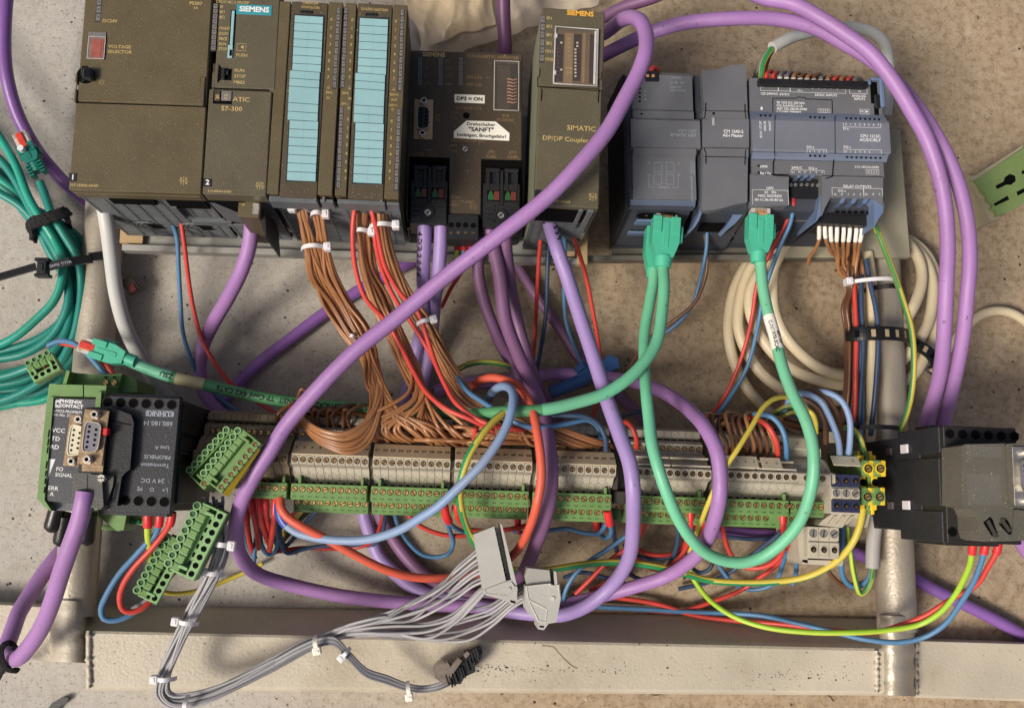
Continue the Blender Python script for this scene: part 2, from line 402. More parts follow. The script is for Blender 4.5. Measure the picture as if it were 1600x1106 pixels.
b.build('beam', paintm, frame_root)
b = MB(); strip(b, -260, 100, [(925, 944, .5), (929, 948, 20), (931, 950, 22), (1010, 1030, 22), (1014, 1033, 20), (1012, 1031, .5)])
b.build('beam_end', paintm, frame_root)
b = MB(); strip(b, 1428, 1900, [(996, 1010, .5), (999, 1013, 20), (1001, 1015, 22), (1085, 1102, 22), (1089, 1106, 20), (1087, 1104, .5)])
b.build('beam_end', paintm, frame_root)
def tube_px(name, pts, r, m, seg=40, bend=None):
    wp = [along(*p) for p in pts]; path = [wp[0].lerp(wp[-1], i / seg) for i in range(seg + 1)] if len(wp) == 2 else wp
    return MB().tube(path, r, 36).build(name, m, frame_root)
tube_px('tube', [(176, 180, 19), (116, 962, 33)], 14.5, alum)
tube_px('tube', [(1372, 300, 19), (1402, 985, 33)], 14.5, alum)
# flattened, filed tube ends welded onto the beam
for (xa, xb, y0, y1) in ((76, 137, 938, 1034), (1372, 1430, 962, 1086)):
    b = MB()
    pr_ = [(0, 20), (.04, 38), (.14, 44), (.3, 48.5), (.5, 50), (.7, 48.5), (.86, 44), (.96, 38), (1, 18)]
    rows = 14; vs = []
    for j in range(rows + 1):
        t = j / rows
        for (u, z) in pr_:
            q = along(xa + (xb - xa) * u + (1.5 * math.sin(j * 1.7 + u * 4)), y0 + (y1 - y0) * t + (u - .5) * 3, z + .8 * math.sin(j * 2.3 + u * 7))
            vs.append(q)
    n_ = len(pr_)
    b.add(vs, [(j * n_ + i, j * n_ + i + 1, (j + 1) * n_ + i + 1, (j + 1) * n_ + i) for j in range(rows) for i in range(n_ - 1)], 0, True)
    a = [vs[rows * n_ + i] for i in range(n_)]; b.add(a + [(p.x, p.y, 0) for p in a], [(i, i + 1, n_ + i + 1, n_ + i) for i in range(n_ - 1)]); b.build('tube_end', paintm if xa < 500 else alum, frame_root)

# weld beads
for (x, y0, y1) in ((139, 985, 1075), (1370, 1016, 1080), (78, 940, 1030), (1431, 1004, 1084)):
    pts = [along(x + random.uniform(-1.2, 1.2), y0 + (y1 - y0) * i / 22, 46 if 100 < x < 1400 else 24) for i in range(23)]
    MB().tube(pts, lambda t, s_=random.random() * 9: 1.7 + .8 * math.sin(t * 23 + s_) * math.sin(t * 57 + 2 * s_) + .5 * math.sin(t * 91), 8).build('weld_bead', paintm, frame_root)
# chips and smudges on the beam are real flakes of dark dirt
smut = mat('dark_grime', (64, 54, 42), .9, .3, 300, .2)
b = MB()
for i in range(230):
    px = random.choice([random.uniform(740, 1000), random.uniform(740, 860), random.uniform(1180, 1330), random.uniform(150, 1350)])
    py = 1043 + (px - 740) * .022 + random.gauss(0, 4) if random.random() < .85 else random.uniform(1000, 1065)
    q = along(px, py, 45.05); r = random.uniform(.15, .75) * (1 if random.random() < .9 else 1.7); k = random.randint(5, 7)
    b.add([(q.x + r * random.uniform(.6, 1.2) * math.cos(6.283 * j / k), q.y + r * random.uniform(.4, .9) * math.sin(6.283 * j / k), 45.06) for j in range(k)], [tuple(range(k))])
b.build('dirt_fleck', smut, frame_root, kind='stuff')

# mounting plate on the right and the rails
f = Fr((1345, 402), (1413, 402), (1338, 120), 44)
r0 = f.root('mounting_plate', 'grey green painted steel strip standing upright behind the blue grey controller', 'plate')
b = MB(); x0, x1, y0, y1 = f.pr(1340, 150, 1413, 400); y1 = f.Y(1400, 202)
b.cbox(-60, x1, 0, y1, 37, 44, .8); b.build('strip', platep, r0)
f = Fr((190, 388), (918, 410), (190, 376), 48, 36)
r0 = f.root('din_rail', 'long galvanised mounting rail under the olive modules', 'rail')
b = MB(); b.cbox(0, f.W, -1.5, 3.4, 2, 12, .4); b.cbox(0, f.W, 3.4, 120, -1, 4, .3); b.build('rail_lip', galv, r0)
b = MB(); xx = f.X(918, 403); b.cbox(xx - 8, xx + .1, -1.7, 26, 4, 13, .4); b.cbox(xx - 30, xx - 9, 5, 24, 4, 9.5, .4); b.build('end_bracket', tan, r0)
b = MB(); b.cbox(-3, 14, 5, 22, 4, 9, .3); b.build('backing_board', tan, r0)
f = Fr((900, 404), (1345, 401), (900, 390), 40, 30)
r0 = f.root('din_rail', 'dark grey mounting rail under the blue grey modules on the right', 'rail')
b = MB(); b.cbox(8, f.W, -2, 2, 1, 12, .4); b.cbox(30, f.W, 2, 110, 0, 5, .3); b.build('rail_lip', mat('dull_rail', (112, 108, 98), .5, .1, 60, .3, 400, metal=.3, grime=.3), r0)

# loose grit on the slab and a few fibres
rg = random.Random(5); b = MB()
for i in range(700):
    q = P(rg.uniform(-60, 1660), rg.uniform(-60, 1160), 0); r = rg.uniform(.25, .9) * (1.6 if rg.random() < .06 else 1); k = 5
    top = (q.x, q.y, r * .7); ring = [(q.x + r * rg.uniform(.6, 1.1) * math.cos(6.283 * j / k), q.y + r * rg.uniform(.6, 1.1) * math.sin(6.283 * j / k), .01) for j in range(k)]
    b.add(ring + [top], [(j, (j + 1) % k, k) for j in range(k)], rg.choice((0, 0, 1)))
tag(b.build('grit', [mat('dark_grit', (92, 74, 54), .9, .3, 300, .2), mat('pale_grit', (196, 184, 160), .9, .2, 300, .2)]), 'fine grit and crumbs scattered over the concrete', 'grit', kind='stuff')
for i, (pp, lb) in enumerate((((1003, 1084, 1012, 1082, 1024, 1086, 1038, 1083, 1046, 1079), 'dark curled fibre on the concrete below the beam, centre right'), ((1290, 1084, 1298, 1090, 1304, 1098), 'short brown crumb trail on the concrete below the right beam end'), ((846, 1008, 864, 1010, 880, 1028, 893, 1040, 905, 1046), 'fine hair lying on the face of the beam'))):
    z = 1 if i < 2 else 45.6; pts = [P(pp[j], pp[j + 1], z) for j in range(0, len(pp), 2)]; o0 = pts[0].copy(); path = []
    for a, c in zip(pts, pts[1:]): path += [a.lerp(c, t / 4) - o0 + Vector((rg.uniform(-.2, .2), rg.uniform(-.2, .2), 0)) for t in range(4)]
    o = MB().tube(path, .35 if i < 2 else .16, 6).build('fibre', mat('fibre_brown', (84, 60, 40), .8, .2)); o.location = o0 * S; tag(o, lb, 'fibre')
def slab(b, f, x0, y0, x1, y1, z0, z1, m=0, c=.5, z=None):
    q = f.pr(x0, y0, x1, y1, z1 if z is None else z); b.cbox(*q, z0 - f.zb, z1 - f.zb, c, m); return q
def poly(f, pts, z): return [f.L(x, y, z)[:2] for x, y in pts]
def leds(f, root, x0, y0, x1, y1, n, wpx, z, m=smoke):     # column of led windows from (x0,y0) to (x1,y1)
    b = MB(); k = (CAMH - z) / FPX; a = f.L(x0, y0, z); e = f.L(x1, y1, z); w2 = wpx * k / 2
    b.rect(a.x - w2 - .3, a.x + w2 + .3, e.y - .3, a.y + .3, z - f.zb + .03, 1)
    for i in range(n):
        t0, t1 = i / n, (i + .82) / n; xm = a.x + (e.x - a.x) * (t0 + t1) / 2
        b.cbox(xm - w2, xm + w2, a.y + (e.y - a.y) * t1, a.y + (e.y - a.y) * t0, z - f.zb, z - f.zb + .35, .15)
        b.rect(xm - w2 * .4, xm + w2 * .4, a.y + (e.y - a.y) * (t0 + t1) / 2 - .4, a.y + (e.y - a.y) * (t0 + t1) / 2 + .4, z - f.zb + .38, 1)
    b.build('led_column', [m, mat('led_well', (58, 54, 56), .5, .1)], root)
def grille(f, root, x0, x1, z0, z1, y, seed=0, m=None):    # vented underside: real ribs in front of a dark void
    rnd = random.Random(seed); b = MB()
    b.box(x0, x1, y + .95, y + 2, z0, z1, 1)
    z = z0 + .5
    while z < z1 - 2:
        b.box(x0, x1, y, y + .9, z, z + 1.9); z += 4.3
    x = x0
    while x < x1 - 2:
        wd = rnd.choice((1.2, 1.6, 2.4)); b.box(x, x + wd, y - .15, y + .9, z0, z1); x += rnd.choice((7, 9, 12))
    for i in range(int((x1 - x0) / 16)):
        xa = rnd.uniform(x0, x1 - 10); za = z0 + rnd.randint(0, int((z1 - z0) / 4.3) - 2) * 4.3
        b.box(xa, xa + rnd.uniform(5, 9), y + .1, y + .9, za + 1, za + rnd.choice((4.3, 8.6)) + .6)
    b.box(x0, x1, y - .3, y + 4, z1 - 2, z1); b.box(x0, x1, y - .3, y + 4, z0, z0 + 2.5)
    b.build('vent_grille', [m or dark, hole], root)
def cross(f, b, px, py, s, m, q='X678', z=None):
    f.txt(b, q[0], px - s * .9, py - s * .75, s, m, z=z); f.txt(b, q[1], px + s * .9, py - s * .75, s, m, z=z)
    f.txt(b, q[2], px - s * .9, py + s * .75, s, m, z=z); f.txt(b, q[3], px + s * .9, py + s * .75, s, m, z=z)
    c = f.L(px, py, z); k = s * (CAMH - (z or f.z)) / FPX
    b.rect(c.x - 1.6 * k, c.x + 1.6 * k, c.y - .07 * k, c.y + .07 * k, c.z + .05, m); b.rect(c.x - .07 * k, c.x + .07 * k, c.y - 1.6 * k, c.y + 1.6 * k, c.z + .054, m)
def slot(f, b, pts, z, wpx=.9, m=0):                      # thin dark seam along a pixel polyline
    for (xa, ya), (xb, yb) in zip(pts, pts[1:]):
        p = f.L(xa, ya, z); q = f.L(xb, yb, z); dd = (q - p); L = dd.length
        if L < 1e-6: continue
        n_ = Vector((-dd.y, dd.x, 0)) / L * wpx * (CAMH - z) / FPX / 2; zz = z - f.zb + .045
        b.add([(p + n_).xy[:] + (zz,), (p - n_).xy[:] + (zz,), (q - n_).xy[:] + (zz,), (q + n_).xy[:] + (zz,)], [(0, 1, 2, 3)], m)
ZF = 160
# ------------------------------------------------ power supply
f = Fr((107, 297), (315, 303), (129, -35), ZF, 48)
r0 = f.root('power_supply', 'wide olive power supply module printed VOLTAGE SELECTOR, at the left end of the rack', 'power supply')
b = MB(); b.box(.6, f.W - .6, 8, f.H, 0, ZF - 48 - 12, 0); b.build('housing', dark, r0)
b = MB(); ys = f.Y(215, 163); b.cbox(.5, f.W - .6, ys + .7, f.H, 96, 112, .8); b.build('front_cover', olive, r0)
b = MB(); b.cbox(0, f.W - .3, 0, ys, 96, 112, .7); b.cbox(1.5, f.W - 2, -.5, 1.2, 99, 107, .5)
d0 = b.build('door', olive, r0)
for (x, y0, y1) in ((120.5, 117, 131), (119, 140, 160)): b = MB(); q = f.pr(x - 2, y0, x + 1.6, y1); b.cbox(*q, 107, 113.2, .4); b.build('hinge', olive, d0)
b = MB(); q = f.pr(313, 121, 320, 166); b.cbox(*q, 105, 112.9, .4); b.build('hinge', olive, d0)
b = MB(); slot(f, b, [(124, 117), (123, 132), (119.5, 133), (119, 161), (314, 167), (320, 167), (321, 121), (314, 121), (313, 141)], ZF, 1.2)
b.build('seam', hole, r0)
leds(f, r0, 155.5, -2, 153.5, 35, 3, 7, ZF)
b = MB(); q = f.pr(136, 50, 166, 93); b.rect(*q, 112.02, 1); slab(b, f, 137.5, 50, 166, 57, 159, 160.3, 3, .2); slab(b, f, 136, 57, 164, 93, 160, 160.9, 2, .2)
slab(b, f, 142, 61, 162, 90, 160, 161.1, 0, .2); slab(b, f, 145, 63, 158, 88, 160, 161.3, 0, .1)
b.frame(*f.pr(137, 57.5, 164, 92.5, 161), 113.2, .35, 4); b.build('selector_window', [mat('dull_red', (150, 84, 72), .35, .2, 200), hole, mat('window_rim', (120, 108, 98), .3, .2, 200), smoke, clearg], r0)
b = MB(); c = f.L(138, 118); b.cyl(c.x - 1.5, c.y, 112.05, 112.3, 5.8, 24, 1); b.cbox(c.x - 2.0, c.x + 4.6, c.y - 4.6, c.y + 3.4, 112, 117.5, 1.2); b.cbox(c.x - 4.4, c.x - 1.2, c.y - 5, c.y + 5.8, 112, 114, .8)
b.build('power_switch', [mat('gloss_black', (14, 14, 16), .15, .1, 60, .05), hole], r0)
b = MB(); f.txt(b, 'DC24V', 160, 33, 5.6, align='LEFT'); f.txt(b, 'VOLTAGE', 169, 73, 5.4, align='LEFT', sx=1.1); f.txt(b, 'SELECTOR', 168, 81, 5.4, align='LEFT', sx=1.1)
c = f.L(159, 129)
pth = [(c.x + 1.5 * math.cos(a), c.y + 1.5 * math.sin(a), c.z + .05) for a in [R(125 + 290 * i / 16) for i in range(17)]]
for p_, q_ in zip(pth, pth[1:]): b.add([p_, q_, (q_[0] * .86 + c.x * .14, q_[1] * .86 + c.y * .14, q_[2]), (p_[0] * .86 + c.x * .14, p_[1] * .86 + c.y * .14, p_[2])], [(0, 1, 2, 3)])
b.rect(c.x - .1, c.x + .1, c.y + .3, c.y + 2, c.z + .06)
f.txt(b, 'PS307', 306, 6, 5.6, sx=1.1); f.txt(b, '5A', 306, 13, 4.6); f.txt(b, '307-1EA00-0AA0', 131, 290, 4.4); cross(f, b, 287, 283, 4.6, 0)
b.build('lettering', gold, r0)
b = MB(); q = f.pr(107.8, 271, 120, 284); b.cbox(*q, 112, 112.3, .1); f.txt(b, '1', 114, 277.5, 8.5, 1, bold=.03, h=.36); b.build('slot_number', [blackp, white], r0)
grille(f, r0, 1, f.W - 1, 2, 96, 1.5, 1)
b = MB()
for px in (222, 300):     # arc shaped cut-outs with dark openings
    x = f.X(px, 350, 80)
    for k in range(3):
        b.tube([(x + k * 3.0 + 7 * math.cos(a), 1.2, 30 + 9 * math.sin(a)) for a in [R(60 + 11 * i) for i in range(10)]], .8, 6)
    b.prism([(x + 6, 22), (x + 16, 24), (x + 13, 30), (x + 15, 33), (x + 11, 38), (x + 6, 42), (x + 3, 34)], 1.1, 1.4, 'y', 1) if False else None
    b.add([(x + a_, 1.1, z_) for a_, z_ in ((6, 22), (16, 24), (12, 28), (14, 32), (9, 35), (8, 41), (3, 36))], [tuple(range(7))], 1)
b.build('cut_out', [dark, hole], r0)
b = MB(); x = f.X(150, 310, 150); b.box(f.X(165, 305, 150), f.X(235, 305, 150), -.4, 1.6, 86, 97); b.box(f.X(255, 305, 150), f.W - 2, -.3, 1.6, 80, 97); b.build('terminal_opening', [hole], r0)
b = MB(); b.box(*[f.X(276, 320, 120), f.X(284, 320, 120)], -1.5, 1.5, 58, 84)
b.box(f.X(290, 320, 120), f.W + 6, -2, 1.3, 46, 54); b.build('cover_hinge', dark, r0)

# ------------------------------------------------ CPU
f = Fr((316, 303), (416, 306.5), (332, -33), ZF, 48)
r0 = f.root('controller_module', 'olive controller module with teal maker plate, aqua card in its slot and S7-300 lettering', 'controller')
b = MB(); b.box(.6, f.W - .4, 8, f.H, 0, 100); b.build('housing', dark, r0)
ys = f.Y(360, 139); b = MB(); b.cbox(3, f.W + 2, ys + .4, f.H, 98, 112.4, .8); b.build('front_cover', olive2, r0)
b = MB(); b.cbox(0, f.W, 0, ys - .5, 98, 112, .7); b.cbox(1.2, 3.2, ys - .5, ys + 17, 105, 111.5, .3); b.cbox(f.W - 1.5, f.W + 1, ys - 1, ys + 17, 105, 111.5, .3); b.build('door', olive2, r0)
b = MB(); slot(f, b, [(329, 93), (328, 138), (332, 138.5)], ZF, 1.4); slot(f, b, [(420, 96), (419, 112), (423, 114), (420, 139)], ZF, 1.4); slot(f, b, [(333, 97), (332.5, 112), (326, 114), (325, 138), (419, 141)], ZF + .4, 1.3); b.build('seam', hole, r0)
b = MB(); q = slab(b, f, 369.5, 8, 424.7, 23.5, 160.4, 160.8, 0, .1); f.txt(b, 'SIEMENS', 397.3, 15.5, 9.2, 1, bold=.035, z=160.8, sx=1.02, h=.05); b.build('maker_plate', [tealp, white], r0)
leds(f, r0, 337.5, 6.5, 333.5, 80, 9, 7, ZF + .4)
b = MB(); b.rect(*f.pr(359, 16, 368, 76, ZF + .4), 112.45, 1); q = f.pr(361, 18, 365.5, 78, ZF); b.cbox(*q, 112, 113, .2); q = f.pr(356.5, 72, 364, 92); b.cbox(*q, 112, 113.4, .2); b.rect(*f.pr(358.5, 78, 362.4, 88, ZF + 1.4), 113.44, 1)
b.build('memory_card', [aqua, hole], r0)
b = MB(); c = f.L(347, 116)
b.add([(c.x - 2.6 + 3.6 * (1 - (k / 8 - 1) ** 2), c.y + (k / 8 - 1) * -6.5, 112.5) for k in range(17)] + [(c.x - 2.6, c.y + (k / 8 - 1) * -6.5, 112.5) for k in range(17)], [(k, k + 1, 18 + k, 17 + k) for k in range(16)], 1)
b.rect(*f.pr(350, 108, 362, 126, ZF + .4), 112.5, 1); b.cbox(*f.pr(347, 109, 353, 126), 112, 115, .5, 0); b.cbox(*f.pr(354, 112, 358, 119), 112, 114.2, .3, 0); b.build('mode_switch', [black, hole], r0)
b = MB(); b.rect(*f.pr(333, 142.5, 363, 163, ZF), 112.03, 1); b.cbox(*f.pr(335, 143, 344, 158), 110, 112.3, .2, 2); b.cbox(*f.pr(346, 143, 362, 158), 110, 112.5, .2, 0); f.txt(b, '30', 340, 152, 6, 3, 90, z=ZF + .3); f.txt(b, 'X2', 353, 152, 6, 3, 90, z=ZF + .5); b.build('address_window', [smoke, hole, brownp, gold], r0)
b = MB(); T = lambda t, x, y, s=4.6, **k: f.txt(b, t, 300 + x / 3.353, y / 3.353, s, z=ZF + .4, **k)
T('CPU314C-2 PN/DP', 125, 10, 4.8, align='LEFT')
for t, y in (('SF', 38), ('BF1', 65), ('BF2', 92), ('MAINT', 150), ('DC5V', 178), ('FRCE', 205), ('RUN', 232), ('STOP', 258)): T(t, 147 - y * .03, y, 5.2, align='LEFT', sx=.8)
for t, x, y in (('PUSH', 230, 290), ('RUN', 222, 370), ('STOP', 220, 400), ('MRES', 217, 432)): T(t, x, y, 5.4, align='LEFT', sx=1.05)
b.frame(*f.pr(370, 68.5, 384.5, 80, ZF + .4), 112.4, .22, 0)
c = f.L(378, 74.5); b.add([(c.x - 1, c.y, 112.5), (c.x + 1.2, c.y - 1.4, 112.5), (c.x + 1.2, c.y + 1.4, 112.5)], [(0, 1, 2)])
f.txt(b, 'ATIC', 364, 155.5, 7.6, align='LEFT', sx=1.15); f.txt(b, 'S7-300', 362, 170.6, 8, sx=1.1); f.txt(b, '314-6EH04-0AB0', 343, 299.3, 3.8); cross(f, b, 406, 290.5, 4.4, 0, 'XX7A')
b.build('lettering', gold, r0)
b = MB(); b.cbox(*f.pr(317.5, 279.5, 331, 292), 112, 112.3, .1); f.txt(b, '2', 324.3, 285.6, 8.5, 1, bold=.03, h=.36); b.build('slot_number', [blackp, white], r0)
grille(f, r0, 1, f.W - 1, 2, 96, 1.5, 2)
b = MB(); b.box(1.5, 24, -.4, 1.6, 52, 98); b.build('terminal_opening', [hole], r0)
b = MB(); b.add([(3, -1, 56), (24, -1, 46), (24, -1, 60), (4, -1, 97), (1, -1, 97)], [(0, 1, 2, 3, 4)]); b.box(2, 27, -2.5, -1.2, 46, 50); b.box(24, 27, -2.5, 1, 46, 96); b.build('open_flap', dark, r0)
b = MB(); x = f.X(386, 350, 80)
for k in range(3): b.tube([(x + k * 3.0 + 12 * math.cos(a), 1.2, 28 + 9 * math.sin(a)) for a in [R(20 + 11 * i) for i in range(10)]], .8, 6)
b.build('cut_out', dark, r0)
# ------------------------------------------------ I/O section
f = Fr((422, 307), (622, 316), (438.5, 2), ZF, 48)
r0 = f.root('io_module', 'olive input output module with two tall aqua label strips and columns of numbers', 'control module')
b = MB(); b.box(.3, f.W + .8, 8, f.H - .5, 0, 108); b.build('housing', mat('olive_black', (52, 50, 42), .5, .1, 60, .3, 700, speck=.6), r0)
def col(xa, xb, xc_, xd, ya, yb, z0, z1, name, mm=olive):   # top x range, bottom x range
    q = f.pr(xa, ya, xb, ya + 1); s_ = f.pr(xc_, yb - 1, xd, yb); b = MB()
    b.cbox((q[0] + s_[0]) / 2, (q[1] + s_[1]) / 2, s_[2], q[3], z0 - 48, z1 - 48, .5); return b.build(name, mm, r0)
col(431, 449, 422.5, 441, 2, 303, 150, 160, 'side_panel'); col(510.5, 534, 499.5, 521.5, 4, 305, 150, 160.4, 'led_panel'); col(536, 554, 527, 545, 5, 306, 150, 160.4, 'led_panel'); col(612, 636, 602.5, 624, 8, 311, 150, 160.2, 'led_panel')
doors = []
for (a, b_, c_, d_, y0, y1) in ((450, 509.5, 442, 498.5, 3, 308), (556, 611, 546.5, 601.5, 6, 311)):
    doors.append(col(a, b_, c_, d_, y0, y1, 148, 159.6, 'door', mat('door_olive', (78, 68, 50), .45, .08, 40, .4, 900, speck=.6)))
b = MB(); slab(b, f, 420, 307, 497, 316, 142, 157, 0, .5); slab(b, f, 500, 311, 521, 316, 142, 157, 0, .5); slab(b, f, 527, 312, 602, 319, 142, 157, 0, .5); slab(b, f, 604, 315, 624, 320, 142, 157, 0, .5); b.build('lower_lip', dark, r0)
b = MB()
for px in (492, 505, 596): q = f.pr(px - 2, 306, px + 2, 314); b.cbox(*q, 108, 110.5, .3)
b.build('latch', smoke, r0)
for (xt0, xt1, yt, xb0, xb1, yb) in ((461, 505.3, 24.5, 448.5, 493, 282), (562.5, 606.5, 28.5, 552, 596.3, 285.5)):
    b = MB(); A = f.L(xt0, yt); B = f.L(xt1, yt + .5); C = f.L(xb0, yb); D = f.L(xb1, yb + .5); n_ = 20; zz = 112.6
    cuts = [0, .047, .098, .147, .196, .247, .297, .344, .392, .44, .54, .592, .642, .694, .744, .795, .847, .897, .948, 1.0]
    w_ = 0
    for i in range(len(cuts) - 1):
        t0, t1 = cuts[i], cuts[i + 1]; off = -1.3 if .34 <= t0 < .64 else 0; e = .07
        xl0 = A.x + (C.x - A.x) * t0 + off; xl1 = A.x + (C.x - A.x) * t1 + off; xr0 = B.x + (D.x - B.x) * t0 + off * .4; xr1 = B.x + (D.x - B.x) * t1 + off * .4
        ya = A.y + (C.y - A.y) * t0 - e; yb_ = A.y + (C.y - A.y) * t1 + e
        lift = .9 if off else 0
        b.add([(xl0, ya, zz + lift), (xr0, ya, zz), (xr1, yb_, zz), (xl1, yb_, zz + lift), (xl0, ya, zz - .8), (xr0, ya, zz - .8), (xr1, yb_, zz - .8), (xl1, yb_, zz - .8)], [(0, 1, 2, 3), (0, 4, 5, 1), (3, 2, 6, 7), (0, 3, 7, 4), (1, 5, 6, 2)])
        b.add([(xl0, ya, zz + lift + .05), (xr0, ya, zz + .05), (xr0, ya - .28, zz + .05), (xl0, ya - .28, zz + lift + .05)], [(0, 1, 2, 3)], 1)
        xm0 = (xl0 + xr0) / 2; xm1 = (xl1 + xr1) / 2
        if not .43 < t0 < .5:
            for k in range(5):
                u = (k + .3) / 5; y_ = ya + (yb_ - ya) * u; b.rect(xm0 - .06, xm0 + .06, y_ - .25, y_ + .1, zz + lift * .5 + .06, 1)
    b.rect(C.x - .8, C.x + 1, C.y - 1, C.y - .2, zz - .2, 1)
    q = [(A.x - 1, A.y + 1), (B.x + 1, B.y + 1), (D.x + 1, D.y - 1), (C.x - 1, C.y - 1)]
    b.add([(x, y, 111.68) for x, y in q], [(0, 1, 2, 3)], 1)
    b.build('label_strip', [aqua, mat('label_line', (36, 44, 46), .7, .1, 60, 0)], r0)
    b = MB(); tt = f.L((xt0 + xt1) / 2 - 2, yt - 5); b.cbox(tt.x - 5, tt.x + 3, tt.y - 1, tt.y + 1, 111.5, 112.6, .3, 0); b.build('catch', black, r0)
for a in ((529.6, 13, 522.5, 139), (541, 13, 535.6, 138), (534, 168.5, 529, 295), (629, 16, 625, 143), (623.8, 171.5, 619, 298)): leds(f, r0, *a, 12, 5.2, ZF + .4)
b = MB()
for (x0, y0, x1, y1) in ((518, 31, 512.6, 121.5), (550.5, 32, 546.3, 121.7), (543.7, 187, 539.5, 280), (618.5, 34, 615.4, 124), (612, 190, 608.7, 280)):
    for k in range(8): f.txt(b, str(k), x0 + (x1 - x0) * k / 7, y0 + (y1 - y0) * k / 7, 5.2, z=ZF + .4)
def tri(px, py, up):
    c = f.L(px, py); s_ = 1.1 if up else -1.1; P3 = [Vector((-1, -s_, 0)), Vector((1, -s_, 0)), Vector((0, s_, 0))]
    for i in range(3):
        p_, q_ = P3[i], P3[(i + 1) % 3]; b.add([(c.x + v.x, c.y + v.y, 112.5) for v in (p_, q_, q_ * .68, p_ * .68)], [(0, 1, 2, 3)])
for a in ((513.4, 136.5, 1), (546.5, 137.5, 1), (615.5, 139.5, 1), (545, 171, 0), (613.5, 173, 0)): tri(*a)
for t, x, y in (('DI+2.', 515, 145), ('IN', 512.5, 153.5), ('DI+0.', 540, 146), ('IN', 546.5, 154.5), ('DI+1.', 539, 162.5), ('DO+0.', 616.5, 148.5), ('OUT', 615.8, 156.5), ('DO+1.', 615.2, 165)): f.txt(b, t, x, y, 4.2, z=ZF + .4, sx=.85)
f.txt(b, 'DI8xDC24V', 485.5, 5.5, 4.6, z=ZF, sx=.8); f.txt(b, 'AI5/AO2x12Bit', 485.5, 12, 4.4, z=ZF, sx=.8); f.txt(b, 'DI16/DO16xDC24V', 585.4, 15.5, 4.8, z=ZF, sx=.8)
b.build('lettering', gold, r0)
grille(f, r0, .5, f.W, 2, 90, 1.5, 3)
# bus connector plugged in under the controller
f = Fr((371, 336), (413, 338), (371, 308), 146, 100)
r0 = f.root('bus_plug', 'olive bus connector hanging under the controller with violet cable', 'connector')
b = MB(); b.cbox(0, f.W * .82, -1, f.H - .6, -20, 46, .8); b.cbox(f.W * .55, f.W * .82, 1, f.H * .7, 44, 47.5, .5, 1); b.prism([(f.W * .82, -2), (f.W, -12), (f.W + 1, -12), (f.W * .9, 8)], -14, 40, 'z', 2) ; f.txt(b, 'cB', 380, 320, 3.5, 3, h=.1); b.build('shell', [olive, silver, black, gold], r0)

# ------------------------------------------------ diagnostic repeater
f = Fr((633, 333), (815, 338), (641, 78), 98, 40)
r0 = f.root('diagnostic_repeater', 'dark brown repeater module with white DP3 = ON sticker, set lower between the olive modules', 'control module')
Z = 98; b = MB(); b.cbox(0, f.W, 0, f.H, 10, 58, .8); b.build('housing', brownp, r0)
b = MB(); b.box(1, f.W - 1, -.4, 8, 2, 48); b.build('lower_housing', black, r0); grille(f, r0, 1, f.W - 1, 2, 44, -6.2, 4, black)
T = lambda t, x, y, s=5, m=0, **k: f.txt(b, t, 620 + x / 3.253, y / 3.253, s, m, **k)
b = MB(); T('SIEMENS', 188, 280, 7.2, 1, bold=.035); T('DIAGNOSTIC REPEATER', 488, 292, 5.2, sx=1.12)
for t, x, y in (('SF', 155, 310), ('BF', 152, 350), ('DL', 150, 385), ('ON', 153, 425), ('PG', 258, 312), ('DP1', 262, 350), ('DP2', 265, 389), ('DP3', 263, 430), ('ERR DP2', 393, 395), ('ERR DP3', 393, 432),
                ('SEGMENT DP3', 362, 552), ('OFF', 295, 575), ('ON', 293, 603), ('TERMINATOR DP1', 362, 717), ('OFF', 288, 743), ('ON', 290, 770), ('BUS', 553, 590), ('ADDRESS', 550, 612), ('DP1', 165, 766), ('A3/B3 - A1/B1', 150, 786), ('DP2', 480, 776), ('DP3', 590, 776), ('A2/B2', 480, 798), ('A3/B3', 588, 799), ('PG', 207, 610), ('DP', 207, 590)):
    T(t, x, y, 5.0)
for t, x, y, s_ in (('V7.0.0', 299, 1004, 4.4), ('6ES7 972-0AB01', 337, 1027, 4.2), ('0XA0', 292, 1043, 4.2)): T(t, x, y, s_)
cross(f, b, 739.6, 323.5, 4, 0, 'X434'); b.build('lettering', [dim, gold], r0)
for x in (656.3, 688.5, 720): leds(f, r0, x, 91, x - .6, 134.6, 8, 6.4, Z)
b = MB(); b.cbox(*f.pr(710, 148.5, 757.4, 161.4), 58, 58.25, .05); f.txt(b, 'DP3 = ON', 733.8, 155.2, 6.2, 1, bold=.05, h=.3, sx=1.12); b.build('sticker', [paper, blackp], r0)
b = MB(); b.prism(poly(f, [(729, 189), (774.5, 190.5), (796, 208.5), (795.5, 220.5), (709, 216), (709, 206)], Z), 58, 58.25)
f.txt(b, 'Drehschalter', 751.6, 195, 5.6, 1, bold=.025, h=.3, sx=1.15); f.txt(b, '"SANFT"', 752, 203.3, 7, 1, bold=.04, h=.3, sx=1.15); f.txt(b, 'betätigen, Bruchgefahr!', 752.6, 212.6, 5.6, 1, -1, bold=.025, h=.3, sx=1.12); b.build('sticker', [paper, blackp], r0)
b = MB(); b.rect(*f.pr(773, 100, 809, 172), 58.04, 1); b.rect(*f.pr(776, 103, 797, 172), 58.06, 2)
for k in range(8):
    y = 126 + k * 5.1; c = f.L(799.5, y); b.tube([(c.x - 3.4 + i * .68, c.y + .5 * math.sin(i * .8), 59 + .8 * math.sin(i * .3)) for i in range(11)], .55, 6, 3)
b.build('dip_switches', [brownp, mat('window_dark', (44, 34, 26), .4, .1), mat('window_brown', (66, 54, 42), .4, .1), mat('coppery', (178, 128, 104), .4, .1)], r0)
